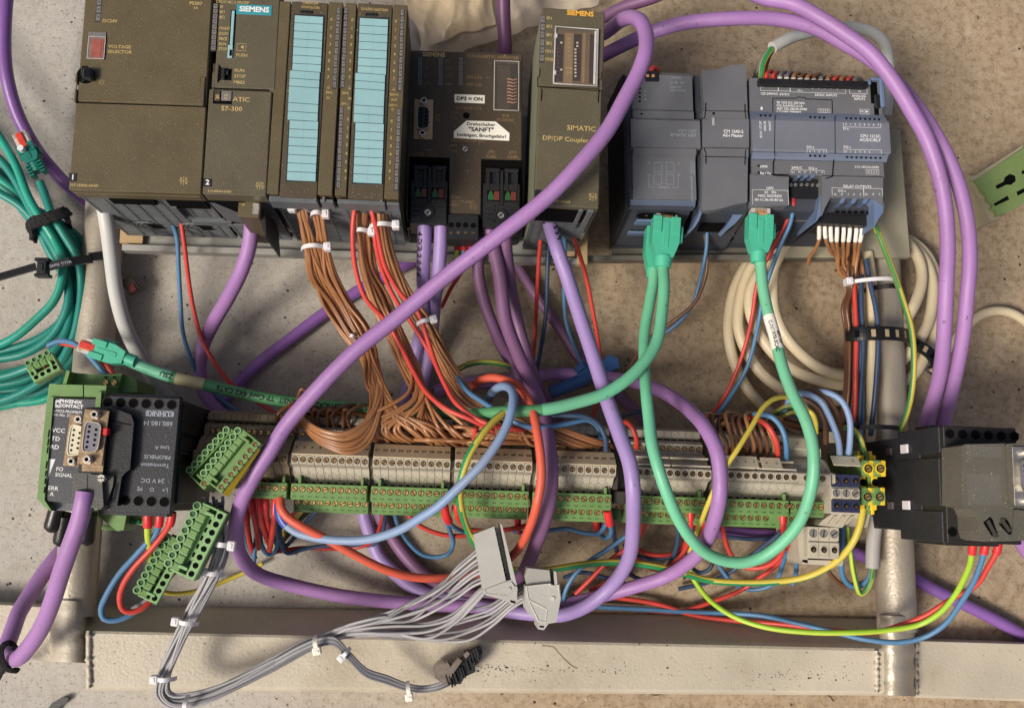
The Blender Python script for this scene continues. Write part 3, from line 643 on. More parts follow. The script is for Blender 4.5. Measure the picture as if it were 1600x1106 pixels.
b = MB(); b.frame(*f.pr(771.5, 97.5, 811, 175), 60, .5, 0); q = f.pr(772, 98, 810, 174.5); b.cbox(*q, 60.4, 60.8, .1, 1); b.tube([(q[0], q[2], 60.4), (q[0], q[3], 60.4), (q[1], q[3], 60.4), (q[1], q[2], 60.4), (q[0], q[2], 60.4)], .35, 6, 0); b.build('clear_window', [clearg, clear], r0)
def dsub(f, root, x, y, w_, h_, z, plate, ins, pins=(5, 4), nuts=True, rot=0, ph=None):
    """nine pin socket: plate, shell, insert with pin holes, hex nuts"""
    b = MB(); ph = ph or h_ * 1.62
    b.cbox(x - w_ * .72, x + w_ * .72, y - ph / 2, y + ph / 2, z, z + .8, .2); b.build('socket_plate', plate, root)
    b = MB(); n_ = 20; outl = []
    for k in range(n_):
        a = 2 * math.pi * k / n_; ex = abs(math.cos(a)) ** .45 * (1 if math.cos(a) > 0 else -1); ey = abs(math.sin(a)) ** .45 * (1 if math.sin(a) > 0 else -1)
        outl.append((x + ex * w_ / 2, y + ey * h_ / 2 * (1 - .07 * ex)))
    inn = [((px - x) * .86 + x, (py - y) * .93 + y) for px, py in outl]; zt = z + 4
    shellm = mat('nickel_shell', (176, 168, 152), .3, .15, 120, .2, 500, metal=.7) if ins is not cream else cream
    b.prism(outl, z + .8, zt, m=0, caps=False); b.prism(inn, z + .8, zt, m=0, caps=False)
    b.add([(a, c, zt) for a, c in outl] + [(a, c, zt) for a, c in inn], [(k, (k + 1) % n_, n_ + (k + 1) % n_, n_ + k) for k in range(n_)])
    b.add([(a, c, zt - .6) for a, c in inn], [tuple(range(n_))], 1)
    for ci, (n1, cx_) in enumerate(((pins[0], -.2), (pins[1], .2))):
        for k in range(n1): b.cyl(x + cx_ * w_, y + (k - (n1 - 1) / 2) * h_ * .165, zt - .6, zt - .52, w_ * .085, 10, 2)
    b.build('socket', [shellm, ins, hole], root)
    if nuts:
        for sg in (-1, 1):
            b = MB(); yy = y + sg * ph * .405; b.cyl(x + .3 * sg, yy, z + .8, z + 3.4, 2.9, 6, 0); b.ring(x + .3 * sg, yy, z + 3.4, 1.3, 2.2, 2.4, 16, 0); b.cyl(x + .3 * sg, yy, z + 3.4, z + 3.5, 1.3, 12, 1); b.build('jack_nut', [silver, hole], root)
c = f.L(661.5, 187); dsub(f, r0, c.x, c.y, 9.4, 17.5, 58, mat('tan_plate', (190, 160, 120), .4, .1, 100, .2, metal=.3), black, ph=30)
b = MB(); c = f.L(728.5, 181); b.cyl(c.x, c.y, 58, 58.1, 2.4, 16, 0); c = f.L(727, 233.5); b.cyl(c.x, c.y, 58, 58.1, 2.6, 16, 0); b.cyl(c.x, c.y, 58, 58.6, 2.1, 16, 1); b.add([(c.x - 1.6, c.y - 1.1, 58.63), (c.x - 1.1, c.y - 1.6, 58.63), (c.x + 1.6, c.y + 1.1, 58.63), (c.x + 1.1, c.y + 1.6, 58.63)], [(0, 1, 2, 3)], 0)
b.build('rotary_switch', [hole, silver], r0)
b = MB(); b.rect(*f.pr(638, 246, 702, 340), 58.05); b.rect(*f.pr(751, 250, 817, 343), 58.05); b.build('connector_bay', hole, r0)
b = MB(); b.cbox(*f.pr(699, 334.5, 748, 374, 100), 40, 60, .6); slab(b, f, 700, 372, 749, 378, 84, 92, 0, .4)
for px, py in ((704.9, 351.5), (716.2, 351.5), (727.6, 351.9), (739.5, 352.5)): c = f.L(px, py, 100); b.cyl(c.x, c.y, 60, 60.05, 2.05, 16, 1)
for t, px in (('L1', 705), ('PE', 716), ('M', 727.5), ('L+', 739.5)): f.txt(b, t, px, 364, 3.8, 2, z=100)
b.build('terminal_plug', [black, hole, dim], r0)
for n_, (xc_, yo) in enumerate(((668, 0), (782.5, 4.5))):   # the two bus connectors under the repeater
    g = Fr((xc_ - 28, 348 + yo), (xc_ + 30, 349.6 + yo), (xc_ - 26, 256 + yo), 104, 96)
    r1 = g.root('bus_connector', ('black two cable bus connector at the left foot of the brown repeater', 'black two cable bus connector at the right foot of the brown repeater')[n_], 'connector', 'bus connectors on the repeater')
    b = MB(); W, H = g.W, g.H
    b.cbox(0, W, 0, H * .74, -20, 6, .6); b.cbox(W * .06, W * .94, H * .7, H, -20, 3.2, .5)
    for k in range(4):
        for s_ in (0, 1): b.cbox(W * (.02 + .66 * s_), W * (.32 + .66 * s_), H * (.07 + .085 * k), H * (.115 + .085 * k), 5, 7, .3)
    for s_ in (0, 1):
        xo = W * (.06 + .5 * s_); b.cbox(xo, xo + W * .4, H * .36, H * .42, 5, 7.2, .4); b.cbox(xo + W * .02, xo + W * .12, H * .62, H * .93, 2, 6.6, .4); b.cbox(xo + W * .28, xo + W * .38, H * .62, H * .93, 2, 6.6, .4); b.cbox(xo, xo + W * .4, H * .93, H * 1.0, 2, 6, .5)
    b.cbox(W * .46, W * .54, H * .36, H * .95, 4, 7.0, .4)
    b.build('shell', black, r1)
    for s_ in (0, 1):
        b = MB(); xo = W * (.13 + .46 * s_); b.rect(xo - .6, xo + W * .33, H * .435, H * .615, 6.02, 2); b.cbox(xo + W * .16, xo + W * .31, H * .45, H * .6, 5.5, 6.3, .2, 1)
        b.prism([(xo, H * .45), (xo + W * .15, H * .45), (xo + W * .15, H * .52), (xo + W * .1, H * .6), (xo + W * .05, H * .6), (xo, H * .52)], 5.6, 6.3, m=0); b.build('indicator_window', [mat('led_green', (38, 84, 46), .3, .2), mat('led_red', (98, 48, 40), .3, .2), hole], r1)
    b = MB(); b.ring(W * .48, H * .19, 6, 3.1, 4.3, 1.6, 22, 0); b.cyl(W * .48, H * .19, 6, 6.3, 3.1, 20, 0); b.build('screw_well', black, r1)
    inst('screw', screw_mesh('cross_screw', 2.3, silver, 1.1, True), r1, (W * .48, H * .19, 6.4), 38)

# ------------------------------------------------ DP/DP coupler
f = Fr((835, 320), (937, 326), (850, 12), ZF, 42)
r0 = f.root('bus_coupler', 'narrow tall olive coupler module with clear window, printed DP/DP Coupler', 'control module')
b = MB(); b.cbox(.3, f.W - .3, 8, f.H - .3, 26, 112, .4); b.cbox(.3, 1.5, 1, 9, 26, 112, .4); b.cbox(f.W - 1.5, f.W - .3, 1, 9, 26, 112, .4); b.box(0.8, f.W - .8, 8, f.H - 2, 0, 26, 1); b.build('housing', [mat('olive_light', (118, 120, 98), .5, .08, 40, .3, 900, speck=.2), dark], r0)
ys = f.Y(890, 138); b = MB(); b.cbox(.2, f.W, ys + .3, f.H, 108, 118, .7); b.build('front_cover', olive2, r0)
b = MB(); b.cbox(0, f.W - .5, 0, ys - .3, 108, 118, .7); b.build('door', olive2, r0)
b = MB(); slot(f, b, [(844, 108), (843.5, 119), (840, 121), (840, 136), (936, 139)], ZF, 1.3); slot(f, b, [(940, 112), (939.5, 124), (936, 125), (936, 138)], ZF, 1.3); slot(f, b, [(847, 139), (846, 158)], ZF, 2); slot(f, b, [(936, 140), (935, 161)], ZF, 2); b.build('seam', hole, r0)
b = MB(); f.txt(b, 'SIEMENS', 906.7, 21.8, 8.8, 1, bold=.04)
T = lambda t, x, y, s=5, **k: f.txt(b, t, 620 + x / 3.253, y / 3.253, s, **k)
for t, y in (('BF1', 95), ('BF2', 137), ('BF1', 180), ('BF2', 222), ('ON1', 263), ('ON2', 303)): T(t, 777 - y * .01, y, 5.4, sx=.85)
f.txt(b, 'SIMATIC', 908.5, 201.3, 8.6, sx=1.1); f.txt(b, 'DP/DP Coupler', 847.5, 215.7, 8, align='LEFT', sx=1.08); f.txt(b, '6ES7158-0AD01-0XA0', 891, 316, 4.6, align='RIGHT'); cross(f, b, 926.5, 308, 4.6, 0, 'X667')
b.build('lettering', [gold, mat('gold_logo', (226, 168, 62), .5, .1, 60, 0)], r0)
leds(f, r0, 848.8, 26, 846.6, 98, 6, 6.2, ZF)
b = MB(); b.rect(*f.pr(866, 49, 932, 133), 118.03, 0); b.rect(*f.pr(868, 54, 880, 128), 118.07, 1); b.rect(*f.pr(882, 52, 895, 131), 118.08, 2); b.rect(*f.pr(896, 54, 908, 127), 118.07, 1); b.rect(*f.pr(910, 52, 914, 131), 118.09, 2); b.rect(*f.pr(921, 54, 929, 131), 118.08, 1)
for k, t in enumerate(('64', '32', '16', '8', '4', '2', '1')): f.txt(b, t, 889, 61 + k * 6.7, 3.8, 3, z=ZF + .1)
f.txt(b, 'ADR', 889, 107, 4, 3, z=ZF + .1); f.txt(b, 'DIA', 889, 114, 4, 3, z=ZF + .1)
for x in (875, 900): 
    for k in range(11 if x == 900 else 2): c = f.L(x + (2 if k < 2 else -1), 68 + k * (5.2 if x == 900 else 42)); b.cbox(c.x - .7, c.x + .7, c.y - .55, c.y + .55, 118.1, 119.2, .2, 4)
for k in range(9): c = f.L(871.5, 76 + k * 6); b.rect(c.x - .5, c.x + .5, c.y - .4, c.y + .4, 118.12, 5)
b.build('dip_switches', [mat('sw_brown', (112, 88, 62), .4, .1), mat('sw_dark', (44, 32, 24), .4, .1), mat('sw_tan', (146, 120, 86), .4, .1), gold, mat('sw_white', (220, 206, 186), .3, .1), mat('sw_rust', (120, 70, 50), .4, .1)], r0)
b = MB(); q = f.pr(866, 46, 933, 134.5); b.cbox(*q, 119.6, 120.2, .15, 1); b.tube([(q[0], q[2], 119.6), (q[0], q[3], 119.6), (q[1], q[3], 119.6), (q[1], q[2], 119.6), (q[0], q[2], 119.6)], .6, 6, 0)
for t in (.15, .8): b.cbox(q[0] - .5, q[0] + 1.6, q[2] + (q[3] - q[2]) * t, q[2] + (q[3] - q[2]) * t + 3, 118, 120.6, .4, 0)
b.cbox(q[1] - 2.4, q[1] - .6, q[2] + 1, q[3] - 1, 118.2, 120.4, .5, 0); b.build('clear_window', [clearg, clear], r0)
b = MB(); slab(b, f, 835.5, 297, 853, 310, 160, 160.8, 0, .2); b.build('slot_number', black, r0)
grille(f, r0, 1, f.W - 1, 2, 84, 1.2, 6); b = MB(); b.box(3, f.W - 8, -.3, 2.4, 84, 112, 0); b.build('terminal_opening', hole, r0)
b = MB(); b.cbox(f.W - 7, f.W - 3, -1.2, 1, 60, 114, .4); b.cbox(f.W - 13, f.W - 10, -1.2, 1, 70, 114, .4); b.build('guide_rail', dark, r0)
# ------------------------------------------------ blue grey modules on the right
ZT = 110
def body12(f, root, name='housing', side=True):
    b = MB(); W, H = f.W, f.H
    yb = f.Y((f.O.x, 0)[0] if False else 1170, 389, 38)
    b.prism([(-14 if False else yb, 4), (2, 62), (4, 66), (H - 3, 66), (H + 1, 40), (H + 2, 4)], 1.0, W - 1.0, 'x', 0)
    b.build(name, dark12, root)
dark12 = mat('dark_slate_plastic', (58, 62, 70), .5, .12, 60, .25, 800, speck=.25, speckc=(110, 110, 110))
blk12 = mat('slate_black', (22, 22, 23), .5, .15, 60, .2, 700, speck=.2, speckc=(60, 56, 50))
def face12(b, f, x0, x1, ys, zs, m=0, mb_=None):
    """curved front: ys picture rows top to bottom at the middle, zs heights"""
    xm = (x0 + x1) / 2; a = f.X(x0, 215, ZT); c = f.X(x1, 215, ZT)
    pts = [(f.Y(xm, y, z), z - 36) for y, z in zip(ys, zs)]
    prof = pts + [(pts[-1][0], 60), (pts[0][0], 60)]
    n_ = len(prof); g = prof
    b.prism(g, a, c, 'x', m)
def vents(b, f, x0, x1, z0, z1, m=0):
    pass
base_y = lambda f, px: f.Y(px, 388, 40)
# ---- switch
f = Fr((981, 326), (1088, 328), (1001, 112), ZT, 36)
f.a = f.a
r0 = f.root('network_switch', 'slate grey network switch module marked CSM 1277 beside the olive coupler', 'switch')
H = f.H; yb = f.Y(1015, 388, 40)
b = MB(); b.prism([(yb, 3), (yb + .5, 12), (f.Y(1035, 322, 104), 64), (1.5, 68), (H - 1, 68), (H + 1, 56), (H + 4, 4)], .6, f.W - .6, 'x'); b.build('housing', dark12, r0)
b = MB(); b.prism([(yb - .4, 2), (yb, 13), (-.5, 66), (2, 71), (H - 1, 70), (H + 1.3, 56), (H + 4.3, 2)], -1.2, .7, 'x'); b.build('side_wall', blk12, r0)
b = MB(); face12(b, f, 990, 1086, [114, 118, 172, 174, 186], [104, 107, 107, 108.5, 108.5]); face12(b, f, 985.5, 1093.5, [186, 188, 230, 232], [110, 111.4, 111.4, 110]); face12(b, f, 989, 1087, [232, 240, 246, 249, 312], [110.5, 110.5, 107, 107, 107]); b.build('front_cover', grey12, r0)
b = MB(); face12(b, f, 985, 1086, [312.5, 315, 324, 328], [107, 106.5, 103, 97]); b.build('lower_bevel', mat('slate_bevel', (84, 94, 112), .45, .06, 40, .2), r0)
b = MB(); q = f.pr(1008, 112, 1029, 128, 107); b.cbox(*q, 66, 72.2, .4, 0)
for px in (1011.5, 1020): c = f.L(px, 120, 107); b.cbox(c.x - 1.1, c.x + 1.1, c.y - 1.1, c.y + 1.1, 72, 72.8, .3, 1)
b.build('power_plug', [blk12, copper], r0)
b = MB()
for y in (136, 143, 149.5, 156): c = f.L(1001, y, ZT); b.cyl(c.x, c.y, 71, 71.15, .85, 12)
c = f.L(1003, 177, ZT); b.cyl(c.x, c.y, 72.5, 72.7, .8, 12); b.build('led', hole, r0)
b = MB()
for k, y in enumerate((143, 149.5, 156)): f.txt(b, 'P%d' % (k + 2), 1008.5, y, 3.2, z=107.1)
f.txt(b, '24V DC', 1057, 122, 4, z=107.1); f.txt(b, 'L+ M  1M', 1058, 130, 4.4, z=107.1); f.txt(b, '6GK7277', 1056, 137, 3.6, z=107.1); f.txt(b, '1AA10-0AA0', 1059, 142, 3.6, z=107.1)
f.txt(b, 'CSM 1277', 1088.6, 205.6, 5.4, align='RIGHT', z=111.5); f.txt(b, 'SIMATIC NET', 1088.2, 212.4, 5.4, align='RIGHT', z=111.5)
for (x, y) in ((1022, 254), (1041, 254), (1021.5, 273), (1040.5, 273)): b.frame(*f.pr(x, y, x + 12.5, y + 15.5, 107), 71.05, .22, 0)
for t, x, y in (('P1', 1014, 255), ('P2', 1061, 256), ('P3', 1014, 273.5), ('P4', 1061, 274.5)): f.txt(b, t, x, y, 3.2, z=107.1)
q = f.pr(1013.5, 277, 1059.8, 293.3, 107); b.rect(q[0], q[0] + .22, q[2], q[3], 71.1); b.rect(q[1] - .22, q[1], q[2], q[3], 71.1); b.rect(q[0], q[0] + 4.6, q[2], q[2] + .22, 71.11); b.rect(q[1] - 4.6, q[1], q[2], q[2] + .22, 71.11)
f.txt(b, 'UPLINK-X', 1037, 293, 3.2, z=107.1); f.txt(b, '6GK7277-1AA10-0AA0', 1081, 295, 3.2, rot=90, z=107.1); b.frame(*f.pr(1079, 253, 1085, 272, 107), 71.05, .2, 0); f.txt(b, 'X 2 3 4', 1082, 262.5, 3.6, rot=90, z=107.1)
b.build('lettering', greyp, r0)
b = MB(); q = [f.L(x, y, z) for x, y, z in ((997, 334, 96), (1022, 334, 96), (1014, 344, 78), (989, 344, 78))]; b.add(q, [(0, 1, 2, 3)], 1)
for (x0, y0, x1, y1, z) in ((998, 332.5, 1022, 342, 88), (985, 350, 1010, 360.5, 68)): slab(b, f, x0, y0, x1, y1, z - 6, z + 1.5, 1, .3); c = f.L((x0 + x1) / 2 - 1, (y0 + y1) / 2, z); b.cbox(c.x - 1, c.x + 1, c.y - .8, c.y + .8, z - 36, z - 33, .2, 2); slab(b, f, x0 - 3, y1, x1, y1 + 3.4, z - 10, z + 1, 3, .4)
for (x0, y0, z) in ((981, 365.5, 58), (1000, 366, 58), (978, 376, 48)): slab(b, f, x0, y0, x0 + 13, y0 + 3.6, z - 6, z + 2, 1, .3)
slab(b, f, 1032, 333, 1056, 346, 80, 97, 1, .3)
b.build('port', [dark12, hole, silver, blue12], r0)
# ---- communication module
f = Fr((1097, 330), (1168, 320), (1102, 110), ZT, 36, ang=math.degrees(f.a))
r0 = f.root('communication_module', 'slim slate grey module marked CM 1243-2 with curved ends', 'control module')
W = f.X(1168, 215, ZT); H = f.H
b = MB(); b.prism([(yb, 3), (yb + .5, 12), (1.5, 62), (3, 67), (H - 1, 67), (H + 1, 40), (H + 1, 4)], -.6, W, 'x'); b.build('housing', dark12, r0)
b = MB(); up = poly(f, [(1097, 110), (1112, 109.5), (1126, 106), (1140, 103), (1155, 101), (1166, 100.5), (1168.5, 173), (1100.5, 173)], ZT); b.prism(up, 66, 73.5)
b.prism(poly(f, [(1098, 174), (1168, 175), (1169, 187), (1098, 187)], ZT), 66, 74.2); b.prism(poly(f, [(1097, 187.5), (1169.5, 187.5), (1169.5, 232), (1097, 231)], ZT), 66, 75.4)
b.prism(poly(f, [(1098, 232), (1169.5, 233), (1169.5, 246), (1099, 244)], ZT), 66, 74.2)
b.prism(poly(f, [(1099, 245), (1169, 246.5), (1168, 316), (1150, 319), (1130, 325), (1112, 328.5), (1097, 329)], ZT), 66, 73.5); b.build('front_cover', grey12, r0)
b = MB(); b.prism(poly(f, [(1097.5, 250), (1100, 250), (1098, 328), (1092, 345), (1085, 356), (1082, 354), (1091, 336), (1095, 322)], 104), 40, 69)
b.prism(poly(f, [(1148, 321), (1167, 317), (1166, 330), (1150, 348), (1140, 356), (1136, 352), (1146, 336)], 100), 40, 62); b.build('lower_frame', blue12, r0)
b = MB(); slot(f, b, [(1102.5, 161), (1102, 176), (1101, 185), (1095, 186)], 110.6, 1.3); slot(f, b, [(1163.5, 163), (1164, 176), (1166, 187), (1171, 188)], 110.6, 1.3); slot(f, b, [(1103, 173.5), (1164, 174.5)], 110.6, .7); slot(f, b, [(1100, 232), (1103, 240), (1102.5, 256)], 110.6, 1.3); slot(f, b, [(1103, 244.5), (1165, 246)], 110.6, .7); slot(f, b, [(1165, 234), (1163.5, 258)], 110.6, 1.2)
b.rect(*f.pr(1113, 176, 1117, 179.5, 110), 74.3); b.build('seam', hole, r0)
b = MB(); f.txt(b, 'CM 1243-2', 1161.5, 206.3, 5.3, align='RIGHT', bold=.02, z=111.4); f.txt(b, 'AS-i Master', 1161.3, 212.5, 5.3, align='RIGHT', bold=.02, z=111.4); f.txt(b, 'DIAG', 1114.5, 189 + 1, 4, rot=90, z=111.4); b.build('lettering', white, r0)
b = MB(); b.cbox(*f.pr(1098, 333, 1148, 352, 90), 20, 50, .5, 0)
for i in range(5): slab(b, f, 1082 + i * 15, 362 - i * .6, 1091 + i * 15, 366 - i * .6, 58, 66, 0, .2)
for i in range(5): slab(b, f, 1077 + i * 15, 371, 1086 + i * 15, 374, 50, 58, 0, .2)
for i in range(4): slab(b, f, 1066 + i * 12, 379, 1071 + i * 12, 382, 40, 49, 0, .2)
b.build('vent', hole, r0)
# ---- CPU 1212C
f = Fr((1172, 324), (1380, 330), (1172, 127), ZT, 36, ang=math.degrees(f.a))
r0 = f.root('compact_controller', 'large blue grey controller marked CPU 1212C with terminals along both edges', 'controller')
W = f.X(1379, 215, ZT); H = f.H
b = MB(); b.prism([(yb - 1, 3), (yb, 12), (0, 52), (2, 60), (H - 3, 66), (H + 2, 50), (H + 4, 4)], .2, W - 1.5, 'x'); b.build('housing', dark12, r0)
b = MB()
b.prism(poly(f, [(1172.5, 120), (1185, 120), (1188, 127), (1187, 131), (1352, 136), (1356, 132), (1362, 124), (1377, 122), (1380, 130), (1381, 180), (1173.5, 176)], ZT), 58, 71.5)
face12(b, f, 1174.5, 1381, [252, 256, 275], [107, 107, 107])
b.prism(poly(f, [(1174, 270), (1235, 270), (1234, 319), (1174, 321)], ZT), 55, 71)
b.prism(poly(f, [(1287, 272), (1383, 274), (1382, 320), (1378, 316), (1370, 309), (1300, 307), (1292, 322), (1287, 335)], ZT), 55, 71)
b.build('front_cover', grey12, r0)
b = MB()
for (y0s, zs) in (([177, 180, 184, 187], [107.5, 109, 111, 112]), ([238, 241, 246, 251], [112, 111, 109, 107.5])): face12(b, f, 1175, 1385.5, y0s, zs)
b.build('curved_band', mat('band_blue', (108, 117, 134), .42, .06, 40, .2), r0)
b = MB(); face12(b, f, 1173.5, 1388, [187, 190, 235, 238], [111.8, 112.6, 112.6, 112]); b.build('middle_cover', mat('slate_blue_plastic', (110, 113, 122), .5, .06, 40, .3, 1100, speck=.2, speckc=(150, 145, 130)), r0)
b = MB(); slot(f, b, [(1207.5, 176.5), (1207.5, 154), (1245, 154), (1247, 152), (1258, 153), (1259, 155), (1300, 156.5), (1301, 179)], 107.6, 1.4); slot(f, b, [(1211, 179), (1210, 240), (1211.5, 245)], 112.7, 1.2); slot(f, b, [(1211.5, 245), (1208, 254), (1208, 274), (1234, 276)], 108.2, 1.6); slot(f, b, [(1304.5, 181), (1305, 240)], 112.7, 1.2); slot(f, b, [(1305, 240), (1302, 254), (1300.5, 276), (1290, 279)], 108.2, 1.6); slot(f, b, [(1174, 237.5), (1386, 242)], 112.7, .6)
b.build('seam', hole, r0)
b = MB()
def dots(n_, x0, y0, x1, y1, z=111.6):
    for k in range(n_): x = x0 + (x1 - x0) * k / (n_ - 1); y = y0 + (y1 - y0) * k / (n_ - 1); b.rect(*f.pr(x - 1.5, y - 1.5, x + 1.5, y + 1.5, z), z - 36 + .1)
dots(3, 1188.5, 180.7, 1203, 181); dots(4, 1266, 183.5, 1287.4, 184.4); dots(8, 1322.3, 185.3, 1373.5, 187); dots(4, 1265.7, 243.8, 1288, 244.3); dots(8, 1323, 246, 1375.2, 247.4); dots(2, 1185.2, 259.4, 1185.2, 270, 108)
b.build('led', hole, r0)
b = MB(); q = f.pr(1361, 128, 1372, 178, 108); b.cbox(q[0], q[1], q[2] + 8, q[3], 70, 71.9, .3); q = f.pr(1366, 165, 1373, 181, 108); b.rect(*q, 71.93); b.build('latch_slot', hole, r0)
b = MB(); b.cbox(*f.pr(1353, 126, 1360, 134, 108), 66, 74, .6); b.cbox(*f.pr(1374, 124, 1381, 168, 108), 66, 74, .8); b.cbox(*f.pr(1360, 122, 1381, 127, 108), 66, 74, .8); b.cbox(*f.pr(1366, 148, 1375, 170, 108), 71, 73.4, 1.0, 1); b.build('latch', [blue12, blk12], r0)
b = MB(); b.cbox(*f.pr(1186, 124.5, 1356, 134.5, 112), 60, 76, .5); b.build('terminal_strip', blk12, r0)
b = MB()
M_ = 107.6
def bracket(x0, y0, x1, y1, up=True, z=107.6):
    q = f.pr(x0, y0, x1, y1, z); zz = z - 36 + .05; b.rect(q[0], q[0] + .25, q[2], q[3], zz); b.rect(q[1] - .25, q[1], q[2], q[3], zz)
    if up: b.rect(q[0], q[1], q[2], q[2] + .25, zz + .01)
    else: b.rect(q[0], q[1], q[3] - .25, q[3], zz + .01)
bracket(1188, 133.5, 1216, 142.5); bracket(1216, 134, 1234.5, 143); bracket(1234.5, 134.5, 1321.5, 145.5); bracket(1327, 139, 1355, 147)
for i, t in enumerate(('L1', 'N', '⏚')): f.txt(b, 'L1 N G'.split()[i], 1192 + i * 9.5, 135.5, 3.4, z=M_)
for t, x, y in (('L+', 1221, 136), ('M', 1230.5, 136.4), ('1M', 1240, 136.6), ('AI', 1343, 143.5), ('.0', 1341, 138), ('.1', 1351, 138.3), ('2M', 1331, 138), ('DI a', 1250, 142)): f.txt(b, t, x, y, 3.4, z=M_)
for k in range(8): f.txt(b, '.%d' % k, 1250 + k * 9.7, 136.8 + k * .35, 3.6, z=M_)
for t, x, y in (('120-240VAC', 1202, 147), ('24VDC', 1226, 148), ('24VDC INPUTS', 1290.5, 149.3), ('ANALOG', 1342, 150.5), ('INPUTS', 1343, 155.3)): f.txt(b, t, x, y, 4.2, z=M_, bold=.01)
for i, t in enumerate(('SB 1222 DC 200 kHz', 'DQ 4x24VDC 0.1A', '6ES7 222-1BD30-0XB0', 'S C-D4V17000493')): f.txt(b, t, 1213.5, 160.5 + i * 4.8, 4.0, align='LEFT', bold=.012, z=M_)
b.frame(*f.pr(1278, 170.5, 1297, 176.5, M_), M_ - 36, .2); f.txt(b, 'X 2 3 4', 1287.5, 173.5, 3.6, z=M_); b.frame(*f.pr(1343.5, 171, 1358, 179, M_), M_ - 36, .22); f.txt(b, 'MC', 1348, 175, 4, z=M_); c = f.L(1354.5, 175, M_); b.add([(c.x - 1, c.y + 1, M_ - 35.9), (c.x - 1, c.y - 1, M_ - 35.9), (c.x + 1.2, c.y, M_ - 35.9)], [(0, 1, 2)])
f.txt(b, '8', 1190, 170, 5.4, bold=.06, z=M_)
Z2 = 112.7
for t, x in (('RUN / STOP', 1188.3), ('ERROR', 1195), ('MAINT', 1202.8)): f.txt(b, t, x, 189.5, 4.0, rot=90, align='RIGHT', z=Z2)
bracket(1317.5, 192.5, 1376.3, 199.5, True, Z2); bracket(1318.5, 234, 1377.5, 240, False, Z2); bracket(1261, 233.5, 1291.8, 239.5, False, Z2)
for k in range(8): f.txt(b, str(k), 1321.8 + k * 7.2, 194.6 + k * .15, 3.8, z=Z2)
for k in range(6): f.txt(b, str(k), 1322 + k * 7.3, 237.4 + k * .1, 3.8, z=Z2)
for k in range(4): f.txt(b, str(k), 1265.5 + k * 7.2, 237 + k * .1, 3.8, z=Z2)
for t, x, y in (('DI a', 1321.5, 201.5), ('DQ a', 1323.5, 230), ('DQ e', 1266, 230)): f.txt(b, t, x, y, 4, z=Z2, bold=.01)
f.txt(b, 'CPU 1212C', 1376, 213.5, 5.2, align='RIGHT', bold=.015, z=Z2); f.txt(b, 'AC/DC/RLY', 1376.2, 219.7, 5.2, align='RIGHT', bold=.015, z=Z2)
for t, x, y, s_ in (('LINK', 1187.5, 260.3, 4.4), ('Rx / Tx', 1187.5, 271, 4.4)): f.txt(b, t, x, y, s_, align='LEFT', z=M_, bold=.02)
bracket(1175.5, 297, 1232, 320, False, 107.1)
for t, x, y in (('LAN', 1203, 294), ('X1   PN', 1203.5, 301), ('MAC ADDRESS', 1203, 306.5), ('00-1C-06-00-B7-66', 1201.5, 312.6)): f.txt(b, t, x, y, 4.4, bold=.012, z=107.1)
f.txt(b, '24VDC', 1245, 262.5, 4.4, z=M_, bold=.01); f.txt(b, 'DQ e', 1270, 263.4, 4.4, z=M_, bold=.01); bracket(1236, 266, 1288, 271, False, M_)
for t, x in (('L+', 1240, ), ('M', 1249), ('.0', 1257), ('.1', 1266), ('.2', 1275), ('.3', 1284)): f.txt(b, t, x, 269.3, 3.8, z=M_)
f.txt(b, '212-1BD30-0XB0', 1354.5, 261.5, 4.2, z=M_); b.frame(*f.pr(1353, 265, 1373.5, 272.5, M_), M_ - 36, .25); f.txt(b, 'X 2 3 4', 1363, 268.7, 4, z=M_)
f.txt(b, 'RELAY OUTPUTS', 1339.5, 291.8, 4.6, z=M_, bold=.01); bracket(1300, 294, 1349.5, 306, False, M_); bracket(1349.5, 294.5, 1379, 306.5, False, M_); f.txt(b, 'DQ a', 1315.5, 298.5, 4.2, z=M_)
for t, x in (('1L', 1305), ('.0', 1315), ('.1', 1325), ('.2', 1334), ('.3', 1344), ('2L', 1354), ('.4', 1364), ('.5', 1374)): f.txt(b, t, x, 303.8, 3.8, z=M_)
b.build('lettering', white, r0)
# recessed terminals at the foot
b = MB(); b.cbox(*f.pr(1234, 276, 1288, 309, 100), 40, 64, .6); b.build('terminal_plug', blk12, r0)
for px, py in ((1252.8, 288.4), (1261.5, 288.3), (1270, 288.9), (1278.3, 289.2), (1243.3, 288.5), (1236.3, 288.7)): c = f.L(px, py, 101); inst('screw', screw_mesh('terminal_screw', 1.25, silver) if 'ts' not in globals() else ts, r0, (c.x, c.y, 64.0), -40)
b = MB(); b.cbox(*f.pr(1240, 309, 1278, 345, 85), 20, 48, .5); b.build('recess_panel', mat('grey_recess', (92, 88, 88), .5, .08, 60, .2), r0)
b = MB(); b.prism(poly(f, [(1275, 345), (1285, 286), (1287, 279), (1293, 281), (1292, 320), (1284, 334), (1276, 346)], 104), 30, 68)
b.prism(poly(f, [(1365, 356), (1364, 318), (1358, 312), (1363, 309), (1377, 312), (1380, 320), (1378, 334), (1370, 345)], 104), 24, 69.5)
for k in range(3): b.prism(poly(f, [(1316 + k * 18, 308), (1323 + k * 18, 308), (1317 + k * 18, 318), (1310 + k * 18, 318)], 106), 60, 70.3)
for k in range(3): b.prism(poly(f, [(1246 + k * 11, 274), (1252 + k * 11, 274), (1249 + k * 11, 278), (1243 + k * 11, 278)], 107), 60, 71.8)
b.build('lower_frame', blue12, r0)
